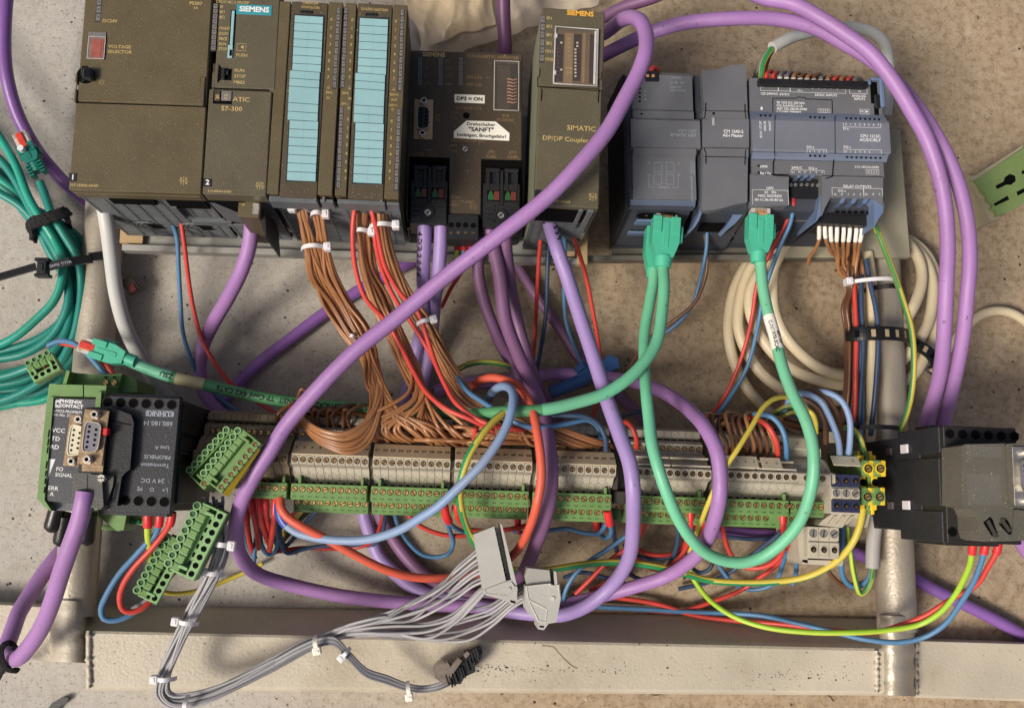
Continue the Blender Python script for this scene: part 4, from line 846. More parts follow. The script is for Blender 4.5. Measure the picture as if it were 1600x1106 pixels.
b = MB(); b.cbox(*f.pr(1294, 309, 1364, 333, 98), 30, 60, .8); b.prism(poly(f, [(1291, 333), (1364, 333), (1363, 345), (1356, 352), (1283, 348), (1262, 362), (1272, 352)], 94), 24, 57); b.build('relay_terminal', blk12, r0)
b = MB()
for k in range(6):
    c = f.L(1308.4 + k * 9.7, 330.3 + .2 * k, 96.5); b.ring(c.x, c.y, 60, 1.5, 2.0, .4, 14, 1); b.cyl(c.x, c.y, 60, 60.08, 1.5, 14, 0)
b.build('terminal_hole', [hole, blk12], r0)
b = MB()
for i in range(9): b.prism(poly(f, [(1213 + i * 15, 372), (1225 + i * 15, 363), (1230 + i * 15, 364), (1218 + i * 15, 373)], 56), 14, 21.5, m=0)
for i in range(8): b.prism(poly(f, [(1207 + i * 15, 381), (1219 + i * 15, 374), (1223 + i * 15, 375), (1211 + i * 15, 382)], 48), 8, 13, m=0)
for i in range(6): b.prism(poly(f, [(1170 + i * 9, 352 + 2 * i), (1181 + i * 9, 343 + 2 * i), (1184 + i * 9, 345 + 2 * i), (1173 + i * 9, 354 + 2 * i)], 70), 24, 36, m=0)
b.build('vent_rib', blue12, r0)
# ------------------------------------------------ terminal rows
TF = Fr((455, 716.4), (963, 735.1), (455, 600), 110, 46)
def sy(px): return 716.4 + (px - 455) * .0368
REF = 700
def TY(off, z): return TF.Y(REF, sy(REF) + off, z)
def TXL(px, z=110, off=0): return TF.X(px, sy(px) + off, z)
PROF = [(-70, 62), (-66, 78), (-56, 80), (-55, 76), (-51, 76), (-50, 82), (-46, 86), (-31, 86), (-29, 92), (-24, 96), (-9, 103), (-8, 109), (-6, 110), (7, 110), (10, 107), (13, 101), (22, 97), (27, 93), (28, 90), (35, 88.5), (37, 88), (38.5, 60)]
prof = [(TY(o, z), z - 46) for o, z in PROF]
prof = prof + [(prof[-1][0], 0), (prof[0][0], 0)]
def slice_mesh(name, wd, m):
    b = MB(); b.prism(prof, .15, wd - .15, 'x', 0)
    yb = TY(24, 95); b.box(wd * .5 - .1, wd * .5 + .1, yb - 2, yb + 4, 50, 50.2, 0)
    b.box(.6, wd - .6, TY(-53.5, 77), TY(-51.5, 77), 30.1, 30.6, 1)
    b.box(wd * .28, wd * .72, TY(38.5, 90), TY(34.5, 90), 40, 42.9, 1)
    b.rect(.35, wd - .35, TY(10, 110), TY(9.4, 110), 64.05, 1)
    b.rect(wd * .15, wd * .3, TY(20, 98) - .4, TY(20, 98) + .1, 51.9, 1)
    return b.mesh(name, [m, hole])
def tscrews(root, xs, y, z, me):
    for x in xs: inst('screw', me, root, (x, y, z - 46), random.uniform(0, 180))
tbl = [(388, 449, 5, '', 'front'), (455, 576, 10, [1 + i for i in range(10)], ''), (582, 704, 10, [21 + i for i in range(10)], ''), (710, 832, 10, [41 + i for i in range(10)], ''), (838, 963, 10, [61 + i for i in range(10)], '')]
labels = ['first grey terminal block beside the loose green plugs, partly under the violet cable', 'terminal block under the big loops of brown wire, tan marker strip beginning 1 2 3', 'terminal block where the brown wires fan out thickest, tan markers 21 to 30', 'terminal block crossed by the light blue and green-yellow loops, tan markers 41 to 50', 'last tan marked terminal block, cut by the thick red and violet cables, ending 70']
plabels = ['green screw plug with a row of red ferrules below it', 'double green screw plug right of the thick red cable start, nothing hanging from it', 'double green screw plug whose right end lies under the light blue loop', 'double green screw plug behind the thick green and yellow loop', 'double green screw plug cut by the thick red cable, small blue loop at its end']
def plugrow(root, x0, wd, n, o0, o1, os_, z, skip=()):
    ya, yb = TY(o1, z), TY(o0, z); b = MB(); L = wd * n
    b.cbox(x0, x0 + L, ya, yb, z - 46 - 26, z - 46, .5); b.cbox(x0 + .2, x0 + L - .2, ya - .9, ya + 1.2, z - 46 - 24, z - 46 - 1.2, .4)
    for k in range(n):
        x = x0 + wd * (k + .5); b.rect(x - 1.3, x + 1.3, ya + .9, ya + 1.9, z - 46 + .04, 1)
        for q in (-.75, 0, .75): b.rect(x + q - .2, x + q + .2, ya + 1.1, ya + 1.7, z - 46 + .07, 0)
    pb = b.build('plug_body', [green, dgreen], root)
    for k in range(n):
        if k not in skip: inst('screw', SCREWP, pb, (x0 + wd * (k + .5), TY(os_, z), z - 46), random.uniform(0, 180))
SCREWP = screw_mesh('plug_screw', 1.72, brass, 1.22); SCREWT = screw_mesh('terminal_screw_small', 1.5, mat('worn_brass', (160, 130, 92), .36, .25, 300, .3, 900, metal=.7), 1.3); SCREWD = screw_mesh('rear_screw', 1.5, brass, 1.35)
def slices(r0, me, x0, wd, n, s1):
    for k in range(n):
        t_ = inst('terminal', me, r0, (x0 + wd * k, random.uniform(-.15, .15), random.uniform(-.25, .25)))
        inst('screw', s1, t_, (wd * .5, TY(.5, 110), 64), random.uniform(0, 180)); inst('screw', SCREWD, t_, (wd * .5, TY(-38.5, 86), 40), random.uniform(0, 180))
for gi, (xa, xb, n, nums, _) in enumerate(tbl):
    x0, x1 = TXL(xa), TXL(xb); wd = (x1 - x0) / n
    r0 = TF.root('terminal_block', labels[gi], 'terminal block', 'terminal blocks on the rail'); off = 0
    me = slice_mesh('terminal', wd, term if gi else termb)
    slices(r0, me, x0, wd, n, SCREWT)
    if nums:
        ym, yt = TY(-8.2, 112.5), TY(-28, 100); L = math.hypot(ym - yt, 12.5); tilt = math.degrees(math.atan2(-12.5, yt - ym))
        b = MB(); b.cbox(.4, wd * n - .4, 0, L, -.9, 0, .15); b.rect(.6, wd * n - .6, .12, .42, .03, 2)  # pale line along the lower edge is a painted highlight
        for k in range(n): b.text(str(nums[k]), wd * (k + .5), L * .5, .0, 2.7, 1, h=.08, sx=.95, bold=.02)
        o = b.build('marker_strip', [tag_m, mat('marker_ink', (70, 52, 34), .6, .2, 200, 0), mat('marker_highlight', (226, 214, 180), .35, .05, 60, 0)], r0, (x0, ym, 112.5 - 46 + .4)); o.rotation_euler = (R(tilt), 0, 0)
    r1 = TF.root('screw_plug', plabels[gi], 'connector', 'green plugs along the terminal row')
    plugrow(r1, x0 - .8, wd, n, 37.5, 61, 46.5, 98)
    if gi: plugrow(r1, x0 - .4, wd, n, 61.5, 80, 67, 84)
    b = MB()
    for k in ((0.9, n - .9) if n > 5 else (n - .7,)): b.cbox(x0 + wd * k - .9, x0 + wd * k + .9, TY(38, 96), TY(27, 96), 36, 51, .3)
    b.build('ejector_tab', green, r1)
# left rear tier, brown with its end cover
r0 = TF.root('terminal_block', 'brown grey terminal block at the left end, behind the loose green plugs', 'terminal block', 'terminal blocks on the rail')
x0, x1 = TXL(328, 86, -35), TXL(388); n = 8; wd = (x1 - x0) / n; me = slice_mesh('terminal', wd, termb)
for k in range(n): inst('terminal', me, r0, (x0 + wd * k, 0, 0))
tscrews(r0, [x0 + wd * (k + .5) for k in range(n)], TY(-38.5, 86), 86, SCREWD)
b = MB(); b.prism(prof, x0 - 4, x0 - .2, 'x'); b.build('end_cover', termb, r0)
# dark brackets between the groups
for i, (xa, xb) in enumerate(((449, 455), (576, 582), (704, 710), (832, 838))):
    b = MB(); b.prism([(y - (.0 if j < 20 else 0), z * .93) for j, (y, z) in enumerate(prof)], TXL(xa) + .1, TXL(xb) - .1, 'x')
    o = b.build('end_clamp', mat('clamp_grey', (112, 104, 90), .55, .1, 60, .2, 700, grime=.4), None, None)
    o.location = TF.O * S; o.location.z = 46 * S; o.rotation_euler = (0, 0, TF.a)
    tag(o, ('thin grey clamp left of the first tan marker strip', 'thin grey clamp right of the big brown wire loops', 'thin grey clamp near the short red hooked wire', 'thin grey clamp under the thick red cable')[i], 'clamp', 'clamps between the terminal groups')
    inst('screw', SCREWD, o, ((TXL(xa) + TXL(xb)) / 2, TY(-22, 92), 92 * .93 - 42), 30) if i else None
f0 = TF
b = MB(); b.cbox(TXL(965), TXL(988), TY(30, 96), TY(-55, 80), 0, 38, .8); b.cbox(TXL(966), TXL(986), TY(52, 90), TY(32, 90), 10, 46, .6); b.cbox(TXL(964), TXL(972), TY(30, 100), TY(-8, 100), 30, 50, .6, 0)
b.cbox(TXL(970), TXL(984), TY(78, 80), TY(60, 80), 10, 30, .6, 1)
o = b.build('end_clamp', [mat('dark_clamp', (56, 50, 42), .55, .2, 60, .3, 700), dgreen]); o.location = TF.O * S; o.location.z = 46 * S; o.rotation_euler = (0, 0, TF.a); tag(o, 'dark clamp in the gap between the tan marked and plain grey terminals', 'clamp')
# right-hand grey groups
groups2 = [(993, 1112, 10, 'plain grey terminal block right of the dark gap, behind the green loop', 'double green screw plug crossed by the falling green cable'), (1124, 1247, 10, 'grey terminal block carrying small white tags 0 1 2 3', 'double green screw plug right of the violet loop, with red ferrules')]
for gi, (xa, xb, n, lb, pl) in enumerate(groups2):
    x0, x1 = TXL(xa), TXL(xb); wd = (x1 - x0) / n; me = slice_mesh('terminal', wd, term)
    r0 = TF.root('terminal_block', lb, 'terminal block', 'terminal blocks on the rail')
    slices(r0, me, x0, wd, n, screw_mesh('dark_screw', 1.45, mat('dull_brass', (120, 96, 66), .4, .3, 300, .3, metal=.6), 1.35))
    b = MB(); ya, yb = TY(-10, 108), TY(-24, 100)
    for (u0, u1) in ((0, .47), (.49, 1)): b.cbox(x0 + (x1 - x0) * u0, x0 + (x1 - x0) * u1, ya, ya + 1.4, 54, 62, .3); b.cbox(x0 + (x1 - x0) * u0, x0 + (x1 - x0) * u1, yb - 1, yb + .4, 48, 56, .3)
    b.build('tag_rail', term, r0)
    r1 = TF.root('screw_plug', pl, 'connector', 'green plugs along the terminal row')
    plugrow(r1, x0 - .8, wd, n, 37.5, 61, 46.5, 98); plugrow(r1, x0 - .4, wd, n, 61.5, 80, 67, 84, skip=() if gi == 0 else (8, 9))
    b = MB()
    for k in (.6, n - .9): b.cbox(x0 + wd * k - .9, x0 + wd * k + .9, TY(38, 96), TY(27, 96), 36, 51, .3)
    b.build('ejector_tab', green, r1)
def wtag(x0, x1, off0, off1, z0, z1, txt, lb):     # small white tag plate
    ya, yb = TY(off1, z1), TY(off0, z0); xa, xb = TXL(x0, z1, off1), TXL(x1, z1, off1); L = math.hypot(yb - ya, z1 - z0); b = MB(); b.cbox(0, xb - xa, 0, L, -.8, 0, .2)
    for k, t in enumerate(txt): b.text(t, (xb - xa) * (k + .5) / len(txt), L * .5, 0, 2.3, 1, h=.08)
    o = b.build('tag_plate', [tagw, mat('tag_ink', (60, 56, 50), .6, .1, 60, 0)]); loc = TF.O + TF.u * xa + TF.n * ya; o.location = Vector((loc.x, loc.y, z1)) * S
    o.rotation_euler = Matrix.Rotation(TF.a, 3, 'Z').to_4x4().to_euler(); o.rotation_euler = (Matrix.Rotation(TF.a, 4, 'Z') @ Matrix.Rotation(math.atan2(z0 - z1, yb - ya), 4, 'X')).to_euler()
    tag(o, lb, 'tag', 'white terminal tags')
wtag(1134, 1187, -31, -13, 106, 113, '0123', 'white tag plate numbered 0 1 2 3 on the front terminals')
wtag(1192.5, 1224, -30, -12, 106, 113, '45', 'short white tag plate numbered 4 5 on the front terminals')
wtag(1107, 1209, -64, -45, 84, 90, '1 2 3 ', 'long white tag plate on the rear terminals, under the arching brown wires')
wtag(1235, 1262, -63, -45, 84, 90, '0', 'small white tag plate on the rear terminals left of the green cable')
wtag(1303, 1346, -37, -22, 108, 114, ' 0', 'white tag plate above the navy terminals')
wtag(1290, 1316, -75, -58, 80, 84, ' ', 'white tag plate behind the green cable at the right end')
# two wide terminals + stepped end cover
r0 = TF.root('terminal_block', 'two wide grey terminals and end cover beside the navy terminals', 'terminal block', 'terminal blocks on the rail')
xs = [TXL(x) for x in (1247, 1273, 1298)]
for a, c in zip(xs, xs[1:]): b = MB(); b.prism(prof, a + .1, c - .1, 'x'); b.build('terminal', term, r0); inst('screw', SCREWT, r0, ((a + c) / 2, TY(.5, 110), 64))
b = MB(); pf = [(y * 1.0, z * 1.05) for y, z in prof]; b.prism(pf, xs[2] + .1, xs[2] + 2, 'x'); b.build('end_cover', term, r0)
r1 = TF.root('screw_plug', 'short green screw plug at the right end, just left of the navy terminals', 'connector', 'green plugs along the terminal row')
plugrow(r1, xs[0] - 3, 5.2, 5, 37.5, 61, 46.5, 98); plugrow(r1, xs[0] - 3, 5.2, 3, 61.5, 80, 67, 84)
def face_terms(label, xa, xb, ya, yb, z, n, rows, name, mbody, group=None, zb=46, cat='terminal block'):
    """frontal clamp terminals: rows = (y0,y1,kind,material)"""
    g = Fr((xa, yb), (xb, yb + (xb - xa) * .037), (xa + (yb - ya) * .02, ya), z, zb); r = g.root(name, label, cat, group); W, H = g.W, g.H
    b = MB(); b.cbox(0, W, 0, H, 0, z - zb - 1.5, .5); b.build('body', mbody, r)
    for (u0, u1, kind, mm) in rows:
        ya_, yb_ = H * (1 - u1), H * (1 - u0); b = MB(); b.cbox(.2, W - .2, ya_, yb_, z - zb - 6, z - zb, .4)
        for k in range(1, n): b.rect(W * k / n - .12, W * k / n + .12, ya_, yb_, z - zb + .05, 1)
        b.build('terminal_face', [mm, hole], r); rr = min(W / n * .36, (yb_ - ya_) * .42)
        for k in range(n):
            x = W * (k + .5) / n; y = (ya_ + yb_) / 2
            if kind == 'hole':
                q = MB(); q.cyl(0, 0, 0, .06, rr * .8, 16, 0); q.ring(0, 0, 0, rr * .8, rr, .5, 18, 1); q.cyl(rr * .1, -rr * .1, .06, .3, rr * .45, 10, 2); q.box(-rr * .3, rr * .5, -.15, .15, .2, .33, 0); o = q.build('clamp_hole', [hole, mm, mat('dull_brass', (120, 96, 66), .4, .3)], r, (x, y, z - zb))
            else: inst('screw', screw_mesh('wide_screw', rr * .95, silver, 1.12), r, (x, y, z - zb), random.choice((80, 100, 35)))
    return g, r
face_terms('navy blue terminal block of three, silver screws across its middle', 1300, 1345, 740, 802, 112, 3, [(0, .33, 'hole', navy), (.36, .6, 'screw', term), (.64, .96, 'hole', navy)], 'terminal_block', term, 'terminal blocks on the rail')
face_terms('low grey double row terminal block below the navy terminals', 1263, 1312, 822, 872, 84, 3, [(0, .42, 'screw', term), (.48, .95, 'hole', term)], 'terminal_block', term, 'terminal blocks on the rail', 30)
g = Fr((1258, 880), (1322, 882), (1258, 800), 80, 30); r = g.root('ladder_bracket', 'grey stepped plastic bracket with a ladder of slots below the navy terminals', 'bracket')
b = MB(); b.prism(poly(g, [(1282, 812), (1300, 800), (1356, 804), (1349, 824), (1340, 820), (1338, 810), (1326, 809), (1312, 824), (1275, 820)], 84), 20, 58)
for i in range(3): b.prism(poly(g, [(1300 + 13 * i, 806), (1304 + 13 * i, 806), (1294 + 13 * i, 819), (1290 + 13 * i, 819)], 86), 56, 60)
b.prism(poly(g, [(1244, 820), (1262, 818), (1262, 880), (1250, 876)], 74), 0, 44); b.prism(poly(g, [(1254, 874), (1318, 876), (1316, 884), (1252, 881)], 74), 0, 44); b.build('frame', term, r)
for i, xo in enumerate((0, 19)):      # the two earth terminals
    g = Fr((1346 + xo, 806 + i), (1364 + xo, 806.7 + i), (1346 + xo, 700), 106, 46)
    r = g.root('earth_terminal', ('green and yellow earth terminal touching the navy terminals', 'green and yellow earth terminal at the far right, before the black box')[i], 'terminal block', 'earth terminals')
    b = MB(); x0_, x1_ = g.X(1345 + xo, 750), g.X(1364 + xo, 750); T_ = lambda y: g.Y(1355 + xo, y)
    for j, (y0_, y1_, z_) in enumerate(((703, 712, 44), (710, 722, 50), (719, 744, 62), (743, 764, 52), (761, 789, 60), (786, 797, 50), (793, 804, 46))):
        wj = x1_ - (.0 if j in (2, 4) else 1.5); b.cbox(x0_, (x0_ + wj) / 2 + (-1.2 if j % 2 else 1), T_(y1_), T_(y0_), 0, z_, .6, 1); b.cbox((x0_ + wj) / 2 + (-1.2 if j % 2 else 1), wj, T_(y1_), T_(y0_), 0, z_ + .1, .6, 0)
    b.build('body', [yelt, green], r)
    for y_, mm in ((732, yelt), (776, green)):
        q = MB(); q.cyl(0, 0, 0, .6, 3.9, 22, 1); q.cyl(0, 0, .6, .75, 2.9, 20, 0); q.cyl(0, 0, .7, 1.0, 2.1, 16, 2); q.box(-2, 2, -.25, .25, .9, 1.06, 0); o = q.build('clamp_hole', [hole, mm, brass], r, ((x0_ + x1_) / 2, T_(y_), 62.1 if y_ < 750 else 60.1)); o.rotation_euler.z = R(20)
    q = MB(); q.cyl(0, 0, 0, .1, 2.6, 18, 0); q.build('wire_hole', [hole], r, ((x0_ + x1_) / 2 + 1, T_(753), 52.1))
# rail under the rows
f = Fr((318, 800), (1420, 838), (318, 790), 46, 38); r = f.root('din_rail', 'slotted steel rail running under the whole terminal row', 'rail')
b = MB(); b.cbox(0, f.W, f.Y(700, 775, 46), f.Y(700, 740, 46), 0, 6, .4); b.build('rail_lip', galv, r)
# ------------------------------------------------ fibre converter, bottom left
f = Fr((69, 781), (139, 786), (84, 622), 118, 40)
r0 = f.root('fibre_converter', 'green and charcoal fibre optic converter module on the left, marked VCC TD RD', 'converter')
Z = 118
b = MB(); b.prism(poly(f, [(76, 599), (166, 602), (160, 790), (150, 797), (76, 796), (57, 779), (73, 620)], 112), 0, 71)
b.prism(poly(f, [(73, 621), (83, 621), (69, 781), (80, 798), (76, 797), (57, 779)], 120), 60, 79.5); b.prism(poly(f, [(150, 612), (158, 612), (156, 640), (148, 640)], 120), 60, 79.5)
b.prism(poly(f, [(78, 600), (128, 601), (128, 619), (75, 619)], 118), 66, 76.5); b.prism(poly(f, [(130, 601), (165, 602), (163, 620), (130, 619.5)], 118), 66, 76.5); b.build('housing', green, r0)
b = MB(); b.prism(poly(f, [(83.5, 622), (150, 624), (146, 700), (138, 789), (69, 782)], 118), 70, 78); b.build('front_panel', panel, r0)
b = MB(); b.prism(poly(f, [(70, 783), (140, 789), (139, 800), (80, 797)], 116), 60, 73); b.build('lower_edge', dark, r0)
b = MB(); b.prism(poly(f, [(98, 603), (104, 580), (153, 585), (158, 600)], 84), 0, 40); b.prism(poly(f, [(104, 578), (109, 580), (103, 602), (97, 602)], 92), 0, 52)
b.prism(poly(f, [(152, 585), (189, 583), (183, 606), (150, 603)], 92), 0, 50); b.prism(poly(f, [(189, 583), (211, 592), (214, 612), (184, 614), (183, 604)], 86), 0, 44); b.build('terminal_housing', mat('olive_green', (104, 138, 74), .5, .08, 60, .2, 800), r0)
for px in (165.5, 178.7): c = f.L(px, 598, 92); inst('screw', SCREWP, r0, (c.x, c.y, 52.2), -40); q = f.pr(px - 2.5, 588, px + 2.5, 591, 92); bb = MB(); bb.rect(*q, 52.1); bb.build('slot', hole, r0)
b = MB()
for (y0, y1) in ((671, 683), (685, 696), (698, 708), (720, 732), (735, 744), (747, 756), (760, 770)):
    xm = 66.5 + (781 - y0) * .075; q = f.pr(xm, y0, xm + 2.4, y1, 120); b.rect(*q, 79.56)
b.build('vent_slot', hole, r0)
b = MB(); c = lambda t, x, y, s=5, **k: f.txt(b, t, x, y, s, z=Z + .05, **k)
c('PHŒNIX', 110.5, 627.5, 5.0, bold=.05, sx=1.25); c('CONTACT', 110.5, 634.6, 5.0, bold=.05, sx=1.1); b.frame(*f.pr(85.5, 625, 94.8, 636.5), 78, .5, 0); c('D', 90.2, 630.8, 8, bold=.05)
c('PSI-MOS-PROFIB/FO', 105, 643, 4.2); c('Ord.-No. 27 08 261', 104.3, 649, 4.2)
for t, x, y in (('VCC', 91.5, 672.6), ('TD', 87, 685.6), ('RD', 85.5, 698.5)): c(t, x, y, 6.4, bold=.01, sx=1.1)
c('FO', 93.3, 733, 6); c('SIGNAL', 86, 741.3, 5.6, align='LEFT', sx=.98); c('ERR', 83, 762.8, 6.2, sx=1.05); c('A', 81, 771.8, 6.2)
b.add([(*f.L(x, y)[:2], 78.1) for x, y in ((77, 717), (86.5, 717), (73.5, 752))], [(0, 1, 2)]); b.build('lettering', white, r0)
xx = f.L(119.5, 688, 128); dsub(f, r0, xx.x, xx.y, 9.4, 19.5, 86, platem, cream, ph=33)
b = MB(); b.cbox(*f.pr(111, 658, 134, 735, 124), 76, 85, .5); b.build('socket_block', panel, r0)
for px, py, rr in ((96, 812, 0), (106, 834, 1), (141, 832, 2)):      # rubber caps on the fibre ports
    px -= (9, 6, 2)[rr]; A = f.L(px + 6 - 3 * rr, py - 30, 90 - rr * 6); B = f.L(px - 8 + 2 * rr, py + 18, 84 - 8 * rr); pts = [A.lerp(B, t / 10) for t in range(11)]
    MB().tube(pts, lambda t: 5.4 * (1 if t < .82 else max(.35, math.sqrt(max(.02, 1 - ((t - .82) / .2) ** 2)))), 18).build('rubber_cap', mat('rubber', (26, 22, 20), .3, .2, 60, .2), r0)
b = MB(); b.prism(poly(f, [(140, 798), (166, 802), (195, 803), (190, 828), (180, 830)], 70), 0, 26); b.prism(poly(f, [(196, 800), (228, 803), (226, 822), (206, 820), (200, 812)], 62), 0, 14); b.cbox(*f.pr(152, 822, 182, 829, 60), 0, 12, .4)
for i in range(3): b.cbox(*f.pr(199 + i * 9, 812, 205 + i * 9, 819, 62), 14, 16, .3, 1)
b.build('lower_housing', [green, mat('green_inside', (40, 130, 80), .5, .1)], r0)
# ------------------------------------------------ bus plug with through socket, standing on the converter
f = Fr((113, 790), (205, 797), (129, 637), 152, 118)
r0 = f.root('bus_plug', 'charcoal bus plug with a nine pin through socket, screwed onto the green converter', 'connector')
b = MB(); b.prism(poly(f, [(129, 637), (172, 635), (205, 648), (209, 660), (203, 733), (196, 738), (190, 745), (187, 765), (183, 790), (165, 790), (160, 640)], 146), 0, 28, m=0)
b.prism(poly(f, [(129, 637), (167, 639), (160, 740), (122, 738)], 150), 0, 32, m=0); b.prism(poly(f, [(116, 739), (160, 742), (163, 790), (158, 796), (120, 788), (113, 780)], 150), 0, 33.5, m=1)
b.prism(poly(f, [(160, 742), (178, 744), (176, 760), (165, 790), (158, 792)], 148), 0, 30, m=1); b.build('shell', [black, dgraph], r0)
b = MB(); slot(f, b, [(137, 741), (136, 775)], 151.6, .7); slot(f, b, [(162, 655), (205, 664)], 146.6, 1.0)
for i in range(4): slot(f, b, [(168 + 5 * i, 755), (162 + 5 * i, 782)], 146.8, 1.3)
b.build('seam', hole, r0)
b = MB(); b.prism(poly(f, [(136, 640), (164, 641), (168, 652), (160, 737), (127, 736)], 151), 31, 32.6); b.build('socket_plate', platem, r0)
q = f.L(145, 683, 152); dsub(f, r0, q.x, q.y, 10.5, 19.0, 32.6, platem, lilacp, ph=34, pins=(5, 4))
b = MB(); q = f.pr(162, 668, 170, 680, 152); b.cbox(*q, 30, 36, .6); b.build('red_tab', redf, r0)
b = MB(); q = f.L(159, 747, 152); b.cyl(q.x, q.y, 32, 35.4, 2.5, 20, r1=2.2); b.box(q.x - 2.2, q.x + 2.2, q.y - .25, q.y + .25, 35.3, 35.5, 1); b.build('screw', [silver, hole], r0)
def rbox(label, bl, br, tl, z, zb, holes, texts, name='relay_box'):
    f = Fr(bl, br, tl, z, zb); r = f.root(name, label, 'electronics box', 'charcoal boxes with round wire holes'); return f, r
# ------------------------------------------------ charcoal box, left
f, r0 = rbox('charcoal terminator box lettered upside down, next to the green converter', (153, 797), (268, 801), (160, 617), 140, 42, 0, 0)
W, H = f.W, f.H
b = MB(); b.cbox(0, f.X(275, 700, 140), -1, H, 92, 98, .5, 0); b.cbox(.4, f.X(275, 700, 140) - .3, 1, H - .5, 0, 94, .6, 1)
b.prism([(H, 98), (H + 1.4, 97), (H + 1.4, 88), (H, 88)], 0, f.X(279, 620, 140), 'x'); b.cbox(0, f.X(270, 700, 140), -2.6, 0, 84, 97, .4, 0); b.build('housing', [kblue, black], r0)
xr = f.X(275, 700, 140); b = MB()
for (a, c, z0_, z1_) in ((.08, .42, 40, 88), (.52, .66, 20, 90), (.7, .96, 30, 92)): b.cbox(xr - .6, xr + 1.1, H * a, H * c, z0_, z1_, .4)
b.build('side_rib', black, r0)
HM = hole_mesh(3.0).mesh('wire_hole', [hole, black])
for k in range(6): c = f.L(168.5 + k * 20, 628 + k * .85, 140.1); inst('wire_hole', HM, r0, (c.x, c.y, 98.02))
for k in range(4): c = f.L(196 + k * 20.3, 781.5 + k * .8, 140.1); inst('wire_hole', HM, r0, (c.x, c.y, 98.02))
b = MB(); c = lambda t, x, y, s=5, m=0, **k: f.txt(b, t, x, y, s, m, rot=180, z=140.1, **k)
c('KUHNKE', 250, 645.8, 7, bold=.04, sx=1.1); b.frame(*f.pr(229, 641.5, 270, 650.5, 140), 98, .25)
c('680.180.14', 247, 661, 7.2); c('Line A', 253.5, 699, 6); c('PROFIBUS', 246, 713.5, 6, sx=1.1); c('Termination', 242, 726.3, 6, sx=1.05); c('24 V DC', 238.5, 750.5, 6.4, sx=1.1)
for t, x, y in (('L+', 258, 765), ('O', 237.5, 764), ('PE', 218.5, 763)): c(t, x, y, 6)
b.build('lettering', greyp, r0)
b = MB(); q = f.L(213.5, 706, 140); b.ring(q.x, q.y, 98, 1.1, 1.5, .2, 16); b.build('led_rim', black, r0)
for (px, cc) in ((231.5, 0), (250, 1), (269, 2)):
    pass
# ------------------------------------------------ charcoal box, right
f, r0 = rbox('large charcoal box at the right edge, seen from its side, with cream tabs', (1481, 848), (1597, 851), (1475, 665), 160, 38, 0, 0)
W, H = f.W, f.H
b = MB(); b.cbox(0, W, 0, H, 112, 122, .6, 1); b.cbox(.3, W - .4, 2, H - 1, 88, 114, .5, 1)
b.cbox(-.3, W, 6, H - 4, 0, 90, .6, 0); b.cbox(-1.0, 3, H * .0, H * .27, 60, 118, .5, 0); b.cbox(-1.0, 3, H * .77, H * 1.0, 60, 118, .5, 0); b.cbox(-1.2, 3, H * .31, H * .73, 58, 117, .5, 0)
b.cbox(W * .1, W * .86, -2, 1, 70, 108, .5, 1); b.cbox(W * .04, W * .9, H, H + 2.2, 80, 100, .4, 1); b.build('housing', [kblue, mat('box_black_brown', (34, 31, 28), .5, .15, 50, .35, 900, speck=.6, speckc=(90, 82, 70))], r0)
for a in (.255, .775): b = MB(); b.cbox(-2.2, -.8, H * a + 1.4, H * a + 7.5, 66, 76, .3, 0); b.build('side_tab', mat('tab_cream', (216, 210, 212), .5, .05), r0)
for a in (.25, .765): b = MB(); b.cbox(-1.6, -.2, H * a + 2, H * a + 7, 42, 50, .3); b.build('side_tab', mat('tab_grey', (84, 78, 76), .5, .1), r0)
for k in range(6): c = f.L(1484 + k * 20.1, 677.5 + k * .8, 160.1); inst('wire_hole', HM, r0, (c.x, c.y, 122.02))
for k in range(3): c = f.L(1488.5 + k * 20.1, 830.5 + k * .8, 160.1); inst('wire_hole', HM, r0, (c.x, c.y, 122.02))
b = MB(); q = f.L(1497, 799, 160); b.cyl(q.x, q.y, 122, 122.1, 1.5, 14, 0); b.frame(*f.pr(1506, 791, 1527, 823, 160), 122.03, .3, 1); f.txt(b, 'O', 1514.5, 801, 5.5, 1, z=160.2); f.txt(b, 'o', 1514.5, 796.5, 3, 1, z=160.2); b.build('lettering', [hole, greyp], r0)
b = MB(); b.prism(poly(f, [(1491, 702), (1499, 700), (1498, 786), (1494, 784)], 161), 118, 122.4, m=0); b.prism(poly(f, [(1494, 703), (1504, 702), (1505, 785), (1497, 784)], 163), 122, 128, m=1); b.build('socket_shell', [hole, mat('worn_tin', (196, 180, 148), .4, .2, 60, .3, metal=.3)], r0)
# plug on the right box
f = Fr((1503, 843), (1600, 846), (1502, 694), 184, 160)
r0 = f.root('bus_plug', 'grey brown bus plug with molded arrows on the right charcoal box', 'connector')
b = MB(); b.prism(poly(f, [(1502, 697), (1508, 694), (1600, 692), (1640, 695), (1640, 840), (1590, 845), (1540, 846), (1533, 843), (1529, 830), (1528, 808), (1522, 795), (1503, 790)], 184), 0, 24)
b.prism(poly(f, [(1572, 696), (1575, 693), (1600, 692), (1600, 792), (1578, 790)], 187), 20, 27); b.prism(poly(f, [(1586, 796), (1612, 798), (1610, 836), (1584, 838)], 187), 20, 26); b.build('shell', mat('grey_brown_plastic', (92, 88, 78), .45, .08, 40, .5, 1200, speck=.5), r0)
b = MB(); b.rect(*f.pr(1511, 697, 1565, 714, 184), 24.06); b.rect(*f.pr(1511, 740, 1564, 788, 184), 24.06); b.build('cover_sheet', mat('frosted_sheet', (98, 95, 86), .45, .06, 40, .6, 1400, speck=.5), r0)
b = MB()
